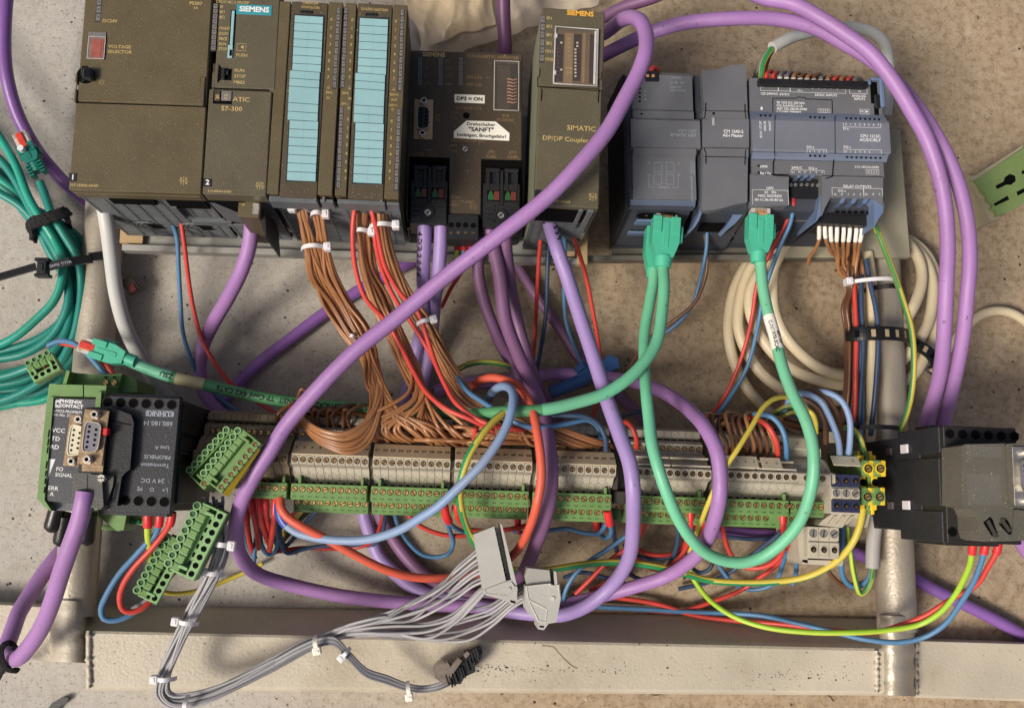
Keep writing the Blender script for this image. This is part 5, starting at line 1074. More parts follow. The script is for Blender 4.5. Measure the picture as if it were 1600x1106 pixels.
for (x0_, y0_, x1_, y1_, up) in ((1542, 808, 1554, 838, 0), (1566, 810, 1578, 834, 1)):
    b.prism(poly(f, [(x0_ - 6, y0_ + 8), (x0_ + 5, y0_ - 1), (x0_ + 9, y0_ + 4), (x1_ + 6, y1_), (x1_ - 2, y1_ + 1), (x1_ - 6, y1_ - 3)], 184), 23.9, 24.2, m=0)
    A = f.L(x0_ + 1, y0_ + 5, 185); B = f.L(x1_, y1_ - 4, 185); dd = (B - A).normalized(); nn = Vector((-dd.y, dd.x, 0)); z_ = 25.2
    if up: A, B = B, A; dd = -dd
    b.add([(*(A + nn * 1.2)[:2], 24.2), (*(A + nn * 1.2)[:2], z_), (*(B + nn * 1.2)[:2], z_), (*(B + nn * 2.6)[:2], z_), (*(B + dd * 2.6)[:2], z_), (*(B - nn * 2.6)[:2], z_), (*(B - nn * 1.2)[:2], z_), (*(A - nn * 1.2)[:2], z_)], [(1, 2, 3, 4, 5, 6, 7)], 1)
b.build('arrow', [hole, mat('grey_brown_dark', (66, 62, 54), .45, .1)], r0)
b = MB(); b.prism(poly(f, [(1581, 699), (1600, 698), (1618, 698), (1618, 790), (1582, 787)], 187), 26, 28); b.build('socket_plate', platem, r0)
q = f.L(1602, 744, 188); dsub(f, r0, q.x, q.y, 11, 19, 28, steel, lilacp, ph=36)
# ------------------------------------------------ loose green plugs
def plug(label, a, c, z, n, wmul=3.6, zb=None, variant=0, screws=True, thick=3.0, wtape=None, tx=0, ty=0, deep=0):
    f = Fr(a, c, (a[0], a[1] - 20), z, z); p = f.W / (n - 1)
    r = f.root('screw_plug', label, 'connector', 'loose green screw plugs'); w_ = p * wmul; x0 = -p * .62; x1 = f.W + p * .62; t = p * thick
    r.rotation_euler = (Matrix.Rotation(f.a, 4, 'Z') @ Matrix.Rotation(R(tx), 4, 'X') @ Matrix.Rotation(R(ty), 4, 'Y')).to_euler()
    b = MB(); b.cbox(x0, x1, -w_, -p * .35, -t, -p * (2.4 if deep else .9), .4)                          # body
    b.cbox(x0, x1, -p * (.7 if deep else 1.5), -p * .4, -t, -p * .25, .3); b.cbox(x0, x1, -w_, -w_ + p * 1.15, -t, -p * .05, .45)
    b.cbox(x0, x0 + p * .25, -w_, -p * .4, -t, -p * .12, .3); b.cbox(x1 - p * .25, x1, -w_, -p * .4, -t, -p * .12, .3)
    for k in (0.25, n - 1.25): b.cbox(p * k - p * .18, p * k + p * .18, -p * 2.3, -p * 1.2, -p, p * .1, .3)
    b.build('body', pgreen if variant else green, r)
    rm = MB(); rm.cyl(0, 0, -t * .8, 0, p * .5, 16, 0, cap=False); rm.ring(0, 0, -.3, p * .33, p * .5, .3, 16, 0); rm.cyl(0, 0, -.9, -.8, p * .33, 14, 1); me = rm.mesh('contact_tube', [pgreen, dgreen])
    for k in range(n): inst('contact_tube', me, r, (p * k, 0, 0))
    fm = MB(); fm.cbox(-p * .4, p * .4, -p * 1.45, -p * .55, -p, -p * .12, .25, 0); fm.rect(-p * .3, p * .3, -p * 1.4, -p * .75, -p * .1, 1) if variant else None; fme = fm.mesh('fin', [green, mat('olive_green', (104, 138, 74))])
    for k in range(0 if deep else n): inst('fin', fme, r, (p * k, 0, 0))
    hm = MB(); hm.cyl(0, 0, 0, .05, p * .34, 16, 1)
    if screws: hm.cyl(p * .03, -p * .03, .05, .2, p * .25, 14, 2); hm.box(-p * .22, p * .24, -.12, .12, .15, .24, 1)
    hm.rect(-p * .1, p * .1, -p * .62, -p * .42, .04, 1) if screws else hm.rect(-p * .28, p * .28, p * .62, p * .9, .04, 1); hme = hm.mesh('screw_hole', [green, hole, mat('deep_brass', (150, 112, 72), .35, .2, 200, metal=.6)])
    for k in range(n): inst('screw_hole', hme, r, (p * k, -w_ + p * .62, -p * .05 + .02))
    if wtape: 
        b = MB(); b.add([(x0, -w_ - .2, -p * .3), (x1 - 3, -w_ - .2, -p * .3), (x1 - 4, -w_ - .8, -p * .9), (x0, -w_ - 2.6, -p * 1.6)], [(0, 1, 2, 3)]); b.build('yellow_label', yelt, r)
    return f, r
plug('long green screw plug lying on the terminal row, uppermost and right, yellow label along it', (318, 738.6), (371, 672.8), 136, 8, 3.7, thick=2.6, wtape=1, tx=-8)
plug('long green screw plug half hidden behind its twin beside the black box', (296, 734), (353, 671.5), 124, 8, 3.4, thick=3.6, tx=-10, deep=1)
plug('pale green screw plug hanging below the black box, right one of the crossed pair', (262.6, 879.5), (307.7, 790), 120, 8, 3.5, variant=1, screws=False, thick=2.4)
plug('pale green screw plug lowest on the left, under its crossed twin', (213.8, 921.5), (258.5, 841.5), 100, 8, 3.0, variant=1, screws=False, thick=2.2, tx=10)
f, r = plug('small loose four pole green plug with red mark on the teal coil', (43.5, 567), (71.5, 551), 74, 4, 3.2, variant=1, screws=False, thick=2.6, ty=6)
p = f.W / 3; b = MB(); b.cbox(p * .7, p * 1.2, -p * 2.3, -p * 1.2, -p, -p * .6, .2); b.cbox(p * 1.6, p * 2.1, -p * 2.3, -p * 1.2, -p, -p * .6, .2); b.build('red_mark', mat('red_brown', (176, 84, 70), .5, .1), r)
# ------------------------------------------------ grey spring connectors
f = Fr((753, 922), (808, 940), (739, 835), 112, 84)
r = f.root('grey_plug', 'long light grey spring plug standing on edge among the thin grey wires', 'connector')
b = MB(); b.prism(poly(f, [(739.5, 835), (772, 822), (790.5, 907), (754, 921)], 112), 0, 28, m=0)
b.prism(poly(f, [(753, 921), (759, 929), (791, 937), (800, 945), (807, 941), (808, 917), (798, 905), (790, 907)], 108), 0, 27, m=0); b.prism(poly(f, [(780.5, 817), (784, 820), (807, 912), (803, 916), (798, 904)], 108), 0, 27, m=0)
b.prism(poly(f, [(773, 824), (781, 826), (799, 905), (790, 907)], 98), 0, 12, m=0)
b.build('body', lgrey, r)
b = MB()
for k in range(10): q = f.L(777.5 + k * 1.95, 830 + k * 8, 104); b.cyl(q.x, q.y, 12, 18, 1.9, 14, 0); b.cyl(q.x - 1.2, q.y - 1.8, 17, 18.3, .8, 10, 1)
b.build('contact_tube', [lgrey, hole], r, kind=None)
b = MB(); q = f.L(795, 919, 108); b.cyl(q.x, q.y, 27, 27.8, 1.2, 14, 0); f.txt(b, '150', 775, 921, 4, 1, rot=14, z=111.2); f.txt(b, 'DATA', 781, 928, 4, 1, rot=14, z=111.2)
pl = poly(f, [(757, 921), (790, 909), (799, 909), (805, 918), (793, 931), (760, 927)], 111)
for a, c in zip(pl, pl[1:] + pl[:1]): b.tube([(a[0], a[1], 27.1), (c[0], c[1], 27.1)], .28, 6, 0)
b.build('end_relief', [lgrey, mat('relief_grey', (198, 194, 180), .5, .05)], r); b = MB(); b.cbox(*f.pr(797, 938, 806, 941.5, 111), 26, 27.2, .1); b.build('slot', hole, r)
f = Fr((823, 955), (876, 960), (824, 887), 116, 88)
r = f.root('grey_plug', 'short light grey spring plug seen from its end, right of the long one', 'connector')
b = MB(); b.prism(poly(f, [(824, 887), (858, 890.5), (861, 912), (824, 916), (820, 900)], 112), 0, 25, m=1); b.prism(poly(f, [(866, 892), (869, 893), (871, 912), (867, 914)], 116), 0, 28, m=0)
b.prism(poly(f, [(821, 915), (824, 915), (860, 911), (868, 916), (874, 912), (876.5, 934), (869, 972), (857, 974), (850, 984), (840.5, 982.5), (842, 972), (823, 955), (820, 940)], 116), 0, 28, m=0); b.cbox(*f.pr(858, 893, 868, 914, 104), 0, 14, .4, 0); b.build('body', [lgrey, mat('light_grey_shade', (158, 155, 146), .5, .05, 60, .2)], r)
b = MB()
for pl in ([(823, 916), (860, 912), (862, 916), (873, 914), (875, 934), (855, 952), (826, 936)], [(826, 938), (842, 970), (853, 972), (855, 952)]):
    pl = poly(f, pl, 118)
    for a, c in zip(pl, pl[1:] + pl[:1]): b.tube([(a[0], a[1], 28.1), (c[0], c[1], 28.1)], .35, 6, 0)
q = f.L(864, 935, 118); b.cyl(q.x, q.y, 28, 28.8, 1.3, 14, 0); f.txt(b, '150', 845, 931, 4.4, 0, z=116.1, rot=8); f.txt(b, 'DATA', 848, 938, 4.4, 0, rot=8, z=116.1); f.txt(b, 'AWG', 864, 925, 4, 0, rot=6, z=116.1); b.build('end_relief', mat('relief_grey', (198, 194, 180)), r)
b = MB(); b.rect(*f.pr(843, 977, 850, 980, 116), 28.06); b.build('slot', hole, r)
# ------------------------------------------------ black and clear plug at the bottom
f = Fr((680, 1066), (750, 1040), (680, 1030), 66, 46); r = f.root('black_plug', 'small black ribbed plug with a clear cover lying on the cream beam', 'connector')
b = MB(); b.prism(poly(f, [(706, 1050), (722, 1032), (748, 1014), (754, 1018), (750, 1034), (742, 1040), (743, 1050), (726, 1058), (720, 1069), (702, 1070), (700, 1060)], 66), 0, 18, m=0)
for k in range(14): A = f.L(700 + k * 3.9, 1066 - k * 3.6 + random.uniform(-3, 3), 66); q = random.uniform(2.5, 6); b.cbox(A.x - .7, A.x + .5, A.y - q, A.y + 8 - q, 12, 18 + random.uniform(0, 3), .3, 0)
for k in range(5): A = f.L(728 + k * 4.6, 1024 - k * 1.2, 66); b.cbox(A.x - .9, A.x + .7, A.y - 3, A.y + 3.4, 14, 21, .3, 0)
b.build('body', black, r)
b = MB(); b.prism(poly(f, [(677, 1046), (683, 1038), (700, 1036), (708, 1048), (703, 1066), (694, 1070), (680, 1060)], 68), 4, 20); b.prism(poly(f, [(702, 1044), (716, 1028), (722, 1032), (708, 1052)], 70), 12, 24); b.prism(poly(f, [(724, 1024), (730, 1018), (735, 1022), (728, 1030)], 72), 12, 22); b.build('clear_cover', mat('smoky_clear', (128, 116, 104), .2, .25, 300, .3, 300, alpha=.85, spec=.7), r)
# ------------------------------------------------ things round the edges
f = Fr((1560, 343), (1620, 312), (1512, 276), 44, 10); r = f.root('green_slotted_rail', 'green painted perforated metal strip with torn edge and grey lip, cropped by the right edge', 'metal strip')
b = MB(); b.prism(poly(f, [(1524, 281), (1600, 231), (1700, 165), (1700, 262), (1600, 318), (1572, 333), (1558, 338), (1556, 330), (1548, 325), (1552, 320), (1543, 314), (1542, 306), (1535, 300), (1530, 290)], 44), 0, 34); b.build('strip', mat('sage_paint', (112, 132, 78), .5, .1, 40, .5, 500, grime=.4, grimec=(84, 90, 50)), r)
b = MB(); b.prism(poly(f, [(1511, 277), (1516, 273), (1563, 341), (1550, 346), (1545, 343)], 40), 0, 30); b.prism(poly(f, [(1514, 274), (1524, 274), (1600, 226), (1600, 230), (1526, 280), (1519, 282)], 44), 0, 33); b.build('lip', mat('lip_grey', (150, 142, 118), .5, .1, 40, .4, 500, grime=.3), r)
b = MB()
for pl in ([(1556, 290), (1568, 284), (1570, 277), (1578, 272), (1586, 275), (1587, 283), (1580, 289), (1572, 289), (1560, 295), (1556, 294)], [(1552, 319), (1574, 306), (1577, 312), (1555, 322)], [(1588, 300), (1602, 293), (1604, 299), (1590, 306)], [(1596, 268), (1606, 262), (1608, 267), (1597, 273)]): b.prism(poly(f, pl, 44), 33.9, 34.1)
b.build('perforation', hole, r)
def crumple(label, pts, z, amp, m, seed, name='plastic_bag', cat='plastic bag', res=46, rel=1.0):
    rnd = random.Random(seed); from mathutils import noise
    w = [P(x, y, z) for x, y in pts]; b = MB(); n_ = res; vs = []
    for j in range(n_ + 1):
        for i in range(n_ + 1):
            u, v = i / n_, j / n_; q = (w[0] * (1 - u) + w[1] * u) * (1 - v) + (w[3] * (1 - u) + w[2] * u) * v
            h = 0
            for s_, a_ in ((.018, 1), (.045, .55), (.11, .22)): h += a_ * (1 - 2.2 * abs(noise.noise(Vector((q.x * s_ + seed, q.y * s_ * .7, seed)))))
            e = .25 + .75 * min(1, 8 * min(u, 1 - u, v, 1 - v) + .1); k = noise.noise(Vector((q.x * .05, q.y * .05, seed + 9)))
            vs.append((q.x + 3 * k, q.y + 3 * noise.noise(Vector((q.x * .06, 3, q.y * .06 + seed))), max(1, z + amp * h * e)))
    b.add(vs, [(j * (n_ + 1) + i, j * (n_ + 1) + i + 1, (j + 1) * (n_ + 1) + i + 1, (j + 1) * (n_ + 1) + i) for j in range(n_) for i in range(n_)], 0, True)
    return tag(b.build(name, m), label, cat)
bagm = mat('milky_film', (222, 206, 182), .2, .05, 30, .3, 120, alpha=.62, spec=.6); bagc = mat('clear_film', (190, 188, 184), .15, .1, 60, .3, 150, alpha=.5, spec=.9)
crumple('large milky plastic bag crumpled behind the modules at the top', [(700, -120), (950, -90), (935, 8), (650, 110)], 16, 8, bagm, 3)
crumple('small clear crinkled plastic bag right of the second aqua label strip', [(610, 20), (660, 20), (712, 84), (640, 100)], 14, 6, bagc, 5)
crumple('brownish plastic bag with faint printing behind the brown repeater', [(610, -60), (760, -80), (775, 40), (660, 75)], 30, 6, mat('brown_film', (214, 192, 156), .25, .1, 30, .3, 120, alpha=.85, spec=.6, grime=.3, grimec=(184, 150, 108)), 8)
# blue lever connector on the floor
f = Fr((857, 622), (965, 570), (857, 600), 24, 2); r = f.root('blue_connector', 'blue cable connector lying on the concrete below the tall coupler', 'connector')
b = MB(); A = f.L(860, 614, 24); B = f.L(918, 590, 24); b.tube([A, A.lerp(B, .5), B], 5.2, 18); b.prism(poly(f, [(905, 598), (900, 578), (912, 566), (940, 566), (950, 555), (964, 560), (968, 574), (950, 582), (930, 590)], 26), 8, 26); b.prism(poly(f, [(897, 574), (908, 566), (914, 574), (902, 582)], 30), 18, 30); b.build('body', bluec, r)
# scrap of black strip bottom left
b = MB(); q = [P(x, y, 3) for x, y in ((74, 1108), (84, 1096), (100, 1088), (109, 1089), (106, 1096), (94, 1104), (88, 1112))]; b.prism([(v.x, v.y) for v in q], 1, 5); tag(b.build('black_tie_end', bnylon), 'cut end of a black strip at the bottom left corner', 'strip')
# ------------------------------------------------ cables and wires
from mathutils import noise as _nz
NZ = _nz.noise
def spline(pts, step=3.0):
    P_ = [Vector(p) for p in pts]
    if len(P_) == 2: n = max(2, int((P_[1] - P_[0]).length / step)); return [P_[0].lerp(P_[1], i / n) for i in range(n + 1)]
    Q = [P_[0] * 2 - P_[1]] + P_ + [P_[-1] * 2 - P_[-2]]; out = []
    for i in range(1, len(Q) - 2):
        p0, p1, p2, p3 = Q[i - 1:i + 3]; n = max(2, int((p2 - p1).length / step))
        t01 = max(1e-3, (p1 - p0).length ** .5); t12 = max(1e-3, (p2 - p1).length ** .5); t23 = max(1e-3, (p3 - p2).length ** .5)
        m1 = (p2 - p1 + t12 * ((p1 - p0) / t01 - (p2 - p0) / (t01 + t12))); m2 = (p2 - p1 + t12 * ((p3 - p2) / t23 - (p3 - p1) / (t12 + t23)))
        for k in range(n):
            t = k / n; out.append(p1 * (2 * t ** 3 - 3 * t * t + 1) + m1 * (t ** 3 - 2 * t * t + t) + p2 * (-2 * t ** 3 + 3 * t * t) + m2 * (t ** 3 - t * t))
    return out + [P_[-1]]
def parse(s):
    a = [tuple(float(v) for v in t.split(',')) for t in s.split()]; zi = [i for i, t in enumerate(a) if len(t) > 2]; out = []
    for i, t in enumerate(a):
        if len(t) > 2: z = t[2]
        else:
            lo = max(j for j in zi if j < i); hi = min(j for j in zi if j > i); u = (i - lo) / (hi - lo); z = a[lo][2] * (1 - u) + a[hi][2] * u
        out.append(P(t[0], t[1], z))
    off = lambda t: t[0] < -4 or t[0] > 1604 or t[1] < -4
    if off(a[-1]) and len(out) > 1: d_ = (out[-1] - out[-2]).normalized(); d_.z = 0; q = out[-1] + d_ * 90; out.append(q)
    if off(a[0]) and len(out) > 1: d_ = (out[0] - out[1]).normalized(); d_.z = 0; out.insert(0, out[0] + d_ * 90)
    return out
def cable(label, pts, r, m, name='cable', cat='cable', group=None, parts=None, n=12, step=3.2, sub=None):
    """m = material or (base, stripe) ; parts[(name, t0, t1, radius, material)] = sleeves"""
    path = spline(parse(pts) if isinstance(pts, str) else pts, step if r > 2 else 2.6)
    if r > 2.4:
        sd_ = random.uniform(0, 99)
        path = [p + Vector((NZ(Vector((i * .05, sd_, 0))), NZ(Vector((i * .05, sd_, 7))), 0)) * .9 + Vector((NZ(Vector((i * .013, sd_, 3))), NZ(Vector((i * .013, sd_, 17))), 0)) * 1.6 for i, p in enumerate(path)]
    o0 = path[0].copy(); path = [p - o0 for p in path]; b = MB()
    if isinstance(m, (tuple, list)):
        tw = random.uniform(.12, .3); ph = random.uniform(0, n)
        b.tube(path, r, n, mf=lambda i, k: 1 if (k + 1.4 + 2.4 * math.sin(i * .035 + ph)) % n < 3 else 0); mats = list(m)
    else: b.tube(path, r, n); mats = [m]
    o = b.build(name, mats); o.location = o0 * S; tag(o, label, cat, group)
    for (nm, t0, t1, rr, mm) in parts or []:
        if t1 > 1:
            acc = 0; i1 = 1
            while i1 < len(path) - 1 and acc < t1: acc += (path[i1] - path[i1 - 1]).length; i1 += 1
            i0 = 0
        else: i0, i1 = int(t0 * (len(path) - 1)), max(int(t0 * (len(path) - 1)) + 2, int(t1 * (len(path) - 1)))
        seg = path[i0:i1 + 1]
        if len(seg) < 2: seg = path[-3:] if t0 > .5 else path[:3]
        MB().tube(seg, rr, 14).build(nm, mm, o)
    return o, path
def cabletext(o, path, r, s0, t, size, m, flip=False, bold=.03, th0=0):
    L = [0]
    for a, c in zip(path, path[1:]): L.append(L[-1] + (c - a).length)
    vs, fs = textmesh(t, 'LEFT', bold); out = []; tot = L[-1]
    for a, b_ in vs:
        s = s0 + (-a if flip else a) * size; s = min(max(s, 0), tot - .01); i = max(j for j in range(len(L)) if L[j] <= s) if False else None
        import bisect
        i = min(bisect.bisect_right(L, s) - 1, len(path) - 2); u = (s - L[i]) / max(1e-6, L[i + 1] - L[i]); c = path[i].lerp(path[i + 1], u)
        T = (path[i + 1] - path[i]).normalized(); side = Vector((0, 0, 1)).cross(T).normalized(); up = T.cross(side)
        th = (-b_ if flip else b_) * size / r + th0; out.append(c + (side * math.sin(th) + up * math.cos(th)) * (r + .12))
    MB().add(out, fs).build('lettering', m, o)
YG = (yelw, grnw); GY = (yelw, mat('stripe_green', (40, 128, 74), .36, .08, 40, .1))
# ---- violet field bus cables
cable('long violet cable running diagonally across everything, then looping round the bottom left',
      '925,58,70 944,54,95 973,33,140 990,29,160 1003,36,172 1011,56 1010,85,186 999,116 977,157 948,206,188 900,262,186 850,312,180 780,368,172 700,430,160 620,497,150 560,545,145 500,603,138 450,660,130 422,705,126 396,745,120 376,785,108 368,830,88 378,872,62 402,897,45 455,915,30 530,931,22 600,940,17 690,946,15 780,948,16 877,944,22 935,932,30 985,918,40 1046,897,52 1092,862,84 1114,819,112 1124,776,128 1125,741,131 1119,703,130 1101,668,120 1080,645,100 1050,622,72 1016,606,48 972,595,30 917,588,22 866,586,18 820,592,13 775,597,10 729,600,9 680,612,8', 5.1, purple)
o, path = cable('lilac cable dropping steeply from the foot of the tall coupler to the grey connectors',
      '853,318,118 858,345,112 871,390,100 886,432,96 905,490,98 928,560,104 950,630,112 968,680,120 984,725,126 990,770,124 990,830,98 984,868,76 970,898,58 949,924,46 916,949,40 877,962,38 840,960,34 790,954,26 740,944,14 700,935,11 669,927,10 642,914,9 615,892,8 592,866,8 578,830,10 569,798,14 568,770,18', 5.2, purple2)
cabletext(o, path, 5.2, 8, '/ 3 5 3 9', 4.2, blackp, th0=.5)
_, pt = cable('violet cable from the right foot of the brown repeater sweeping under the green cable',
      '764,346,92 766,370,88 774,400,82 780,428,78 790,500,76 808,550,82 830,600,95 848,644,108 857,690,120 861,741,124 857,785,116 847,823,98 836,852,80 820,889,60 808,908,44 790,925,24 765,932,12 728,927,10 693,916,9 660,896,8 632,868,8 610,836,9 592,801,14 588,770,18', 5.0, purpled)
o, path = cable('leftmost violet cable hanging from the left foot of the repeater, with black print', '663,340,96 664,370,92 663,410,84 662,450,70 662,490,50 655,530,25 640,600,14 610,700,10', 5.0, purple2); cabletext(o, path, 5.0, 10, '4 DIR 2 0 0 6', 4.2, blackp, th0=-.75)
cable('second violet cable hanging from the left foot of the repeater', '689,340,96 688,380,90 685,420,82 681,450,70 676,500,40 668,560,16 650,640,10', 5.0, purple2)
cable('second violet cable from the right foot of the repeater, merging behind its twin', '789,346,92 790,393,80 797,452,62 811,514,50 828,572,48 842,610,40 856,630,25 870,655,12', 4.7, purpled)
cable('darker violet cable appearing left of the twins below the diagonal cable', '755,360,60 748,420,50 757,470,46 771,510,46 784,540,50 803,572,60 815,600,60 825,640,50', 4.6, purpled)
cable('violet cable on the concrete running from under the repeater toward the blue connector', '790,385,20 807,414,16 831,452,10 859,490,8 883,524,7 904,556,7 940,590,7 972,622,7 1003,652,7 1030,690,7', 4.4, purpled)
cable('upper violet cable sweeping from the top edge down the right side of the picture', '1140,-30,110 1190,-3,125 1237,5,132 1277,25,138 1320,52,142 1362,84,144 1396,127,144 1420,166,142 1447,215,138 1467,272,134 1478,330,130 1482,391,126 1480,447,122 1476,505,112 1471,558,98 1462,606,80 1450,648,62 1440,680,50', 5.3, purple)
cable('outer violet cable arching from the tall coupler over the blue grey modules', '925,96,60 944,86,75 973,71,90 1020,50,105 1075,35,115 1147,28,122 1219,30,124 1274,43,126 1321,68,126 1365,96,126 1405,135,126 1446,186,126 1480,246,126 1501,306,126 1512,362,124 1514,410,122 1509,465,116 1503,521,104 1495,572,90 1484,624,72 1474,660,56 1468,690,45', 5.2, purple)
cable('short stretch of violet cable leaving the picture at the top right of the coupler', '920,40,60 944,28,72 977,12,85 1017,-1,95 1070,-22,105', 4.6, purpled)
cable('dark violet cable rising straight up behind the brown repeater', '789,100,40 789,70,52 787,30,62 786,-10,70 785,-50,75', 5.4, mat('aubergine_jacket', (104, 66, 100), .42, .08, 18, .2, 420, grime=.4, grimec=(80, 50, 70)))
cable('violet cable curving down behind the teal coil at the left', '10,-20,60 6,20,60 5,81,55 11,130,50 27,184,40 54,233,30 81,266,24 104,290,20 140,320,12 200,360,8', 5.0, mat('deep_violet_jacket', (122, 82, 146), .38, .08, 18, .2, 420, grime=.3, grimec=(96, 62, 110)))
cable('violet cable from the plug under the controller, curving down to the floor', '393,332,104 392,350,104 388,383,98 375,424,86 355,466,64 334,503,40 318,538,24 312,572,18 316,606,16 334,634,14 355,650,12 400,670,10', 5.3, purple)
cable('violet cable on the concrete crossing from the brown bundles to the black box', '700,372,10 650,404,10 600,432,8 561,455,8 520,481,8 480,510,8 441,540,8 406,566,8 372,600,8 345,632,8 320,670,8', 4.8, mat('mid_violet_jacket', (136, 92, 162), .38, .08, 18, .2, 420, grime=.3, grimec=(104, 72, 120)))
o, path = cable('violet cable looping out of the charcoal bus plug at the bottom left', '137,770,150 134,785,150 128,812,146 113,854,138 99,893,126 82,941,108 62,985,90 44,1012,78 28,1029,70 14,1028,64 7,1016,60 12,1002,56 20,980,50 28,958,44 44,932,36 66,899,28 86,873,22 104,852,14 125,830,8', 5.6, purple)
cable('violet cable on the concrete at the bottom right, passing behind the tube', '1120,830,9 1200,838,8 1262,842,8 1337,865,8 1380,884,8 1424,904,8 1470,928,8 1519,952,8 1570,978,8 1640,1018,8', 5.0, mat('violet_floor_jacket', (132, 92, 160), .38, .08, 18, .2, 420, grime=.3, grimec=(104, 72, 120)))
cable('end of violet cable at the right edge below the charcoal box', '1560,800,120 1590,835,110 1615,870,100', 5.2, purple)
# ---- green patch cables
o, path = cable('green patch cable with printed letters from the red tipped plug, across to the grey switch', '172,551,92 197,560,92 231,575,90 275,590,88 333,604,86 376,614,86 420,622,86 489,630,84 571,635,80 650,642,86 720,645,100 797,641,124 849,639,128 900,629,126 945,615,124 979,593,122 1007,565,118 1027,534,112 1036,486,104 1039,445,98 1037,417,92 1036,395,88', 4.1, gjackd,
      parts=None)
N_ = len(path); MB().tube(path[:int(N_ * .097)], 4.18, 16).build('pale_length', mat('pale_green_jacket', (112, 184, 150), .38, .05, 18, .2), o); MB().tube(path[int(N_ * .097):int(N_ * .148)], 4.3, 16).build('beige_band', mat('beige_band', (176, 168, 128), .5, .05, 30, .1), o); MB().tube(path[int(N_ * .655):], 4.18, 16).build('bright_length', gjack, o)
cabletext(o, path, 4.2, 190, 'C NET   INDUSTRIAL ETHERNET  TP Cord 4X2 CAT6', 3.55, blackp, flip=True)
cabletext(o, path, 4.2, 46, 'ZSU', 3.6, blackp, flip=True)
o, path = cable('bright green cable hanging in a deep loop from the switch to the compact controller', '1022,412,78 1021,440,80 1016,472,84 1008,520,92 1007,572,106 1010,616,118 1014,654,124 1018,690,130 1028,730,134 1041,768,132 1058,806,124 1079,839,114 1104,863,104 1136,876,98 1166,878,98 1199,866,102 1231,841,112 1253,812,122 1266,776,132 1272,736,138 1269,692,138 1258,654,134 1240,617,126 1223,572,118 1211,527,110 1199,486,104 1191,445,100 1188,405,98 1188,385,98', 4.1, gjack)
N_ = len(path); i0 = int(N_ * .845); MB().tube(path[i0:int(N_ * .905)], 4.25, 16).build('white_label', paper, o)
L = sum((b_ - a).length for a, b_ in zip(path, path[:i0])) if False else 0
tot = 0; s_lab = 0
for i in range(len(path) - 1):
    if i == i0: s_lab = tot
    tot += (path[i + 1] - path[i]).length
cabletext(o, path, 4.3, s_lab + 22, 'C-IV/1970-3CAC', 2.6, blackp, flip=True, th0=.45); cabletext(o, path, 4.3, s_lab + 13, '60-/A9', 2.6, blackp, flip=True, th0=-.4)
def rj45(label, a, c, z, m=gboot, latch=True, clearlen=12, w_=13.5, body=20, group='patch cable plugs', tilt=0, red=True, strain=True):
    """a: contact tip pixel, c: cable end pixel"""
    A = P(*a, z); C = P(*c, z); dd = (C - A); L = dd.length; ang = math.atan2(dd.y, dd.x)
    r = empty('patch_plug', label, 'connector', A, None, group); r.rotation_euler = (Matrix.Rotation(ang, 4, 'Z') @ Matrix.Rotation(R(tilt), 4, 'Y')).to_euler(); h = w_ / 2
    b = MB(); b.cbox(0, clearlen, -h * .78, h * .78, -9, -1, .3, 0); b.cbox(1.5, clearlen - 1, -h * .5, h * .5, -7, -.95, .2, 1)
    for k in range(8): b.rect(.4, 4, (k - 3.5) * 1.1 - .3, (k - 3.5) * 1.1 + .3, -.92, 2)
    b.build('clear_tip', [clearg, copper, brass], r)
    if red: b = MB(); b.cbox(1, clearlen * .95, -h * .35, h * .35, -.8, .6, .3); b.build('latch', redclear, r)
    b = MB(); e = L - clearlen
    b.prism([(clearlen - 2, -h), (clearlen + body * .6, -h), (clearlen + body, -h * .62), (clearlen + body, h * .62), (clearlen + body * .6, h), (clearlen - 2, h)], -10, .3)
    b.cbox(clearlen - 3, clearlen + body * .35, -h, -h * .35, -1, 1.4, .4); b.cbox(clearlen - 3, clearlen + body * .35, h * .35, h, -1, 1.4, .4); b.cbox(clearlen + 1, clearlen + body * .75, -h * .22, h * .22, .2, .8, .25)
    b.frame(clearlen + body * .5, clearlen + body * .5 + 3.4, -1.4, 1.4, .82, .3, 0, .1)
    b.cyl(0, -4.8, clearlen + body - 1, clearlen + body + 7, h * .68, 18, 0, 'x', h * .6); 
    b.cbox(clearlen + body * .1, clearlen + body * .55, h * .95, h * 1.3, -8, -2, .6) if latch else None
    b.build('boot', m, r)
    if not strain: return r
    b = MB()
    for k in range(4):
        for s_ in (-1, 1): b.cbox(clearlen + body + 1 + k * 2.6, clearlen + body + 2.3 + k * 2.6, s_ * h * .35, s_ * h * .95, -8, 0, .3)
    b.build('strain_relief', m, r) if m is tealboot else None
    return r
rj45('green patch plug with red latch lying at the left above the converter', (122, 536), (197, 560), 100)
rj45('right front plug of the pair under the grey switch', (1043, 334), (1038, 408), 98, clearlen=5, red=False, body=27, w_=20)
rj45('left rear plug of the pair under the grey switch', (1027, 352), (1022, 424), 82, clearlen=4, red=False, body=28, w_=15)
rj45('bright green plug in the LAN port of the compact controller', (1190, 324), (1188, 400), 104, clearlen=8, body=25, w_=18, red=False)
rj45('teal patch plug with red latch at the top of the teal coil', (27, 206), (68, 290), 50, m=tealboot, clearlen=14, body=12, w_=13)
b = MB(); q = P(35, 234, 52); b.cyl(q.x, q.y, 50, 56, 2.3, 16); tag(b.build('white_bead', nylon), 'small white bead beside the teal patch plug', 'bead')
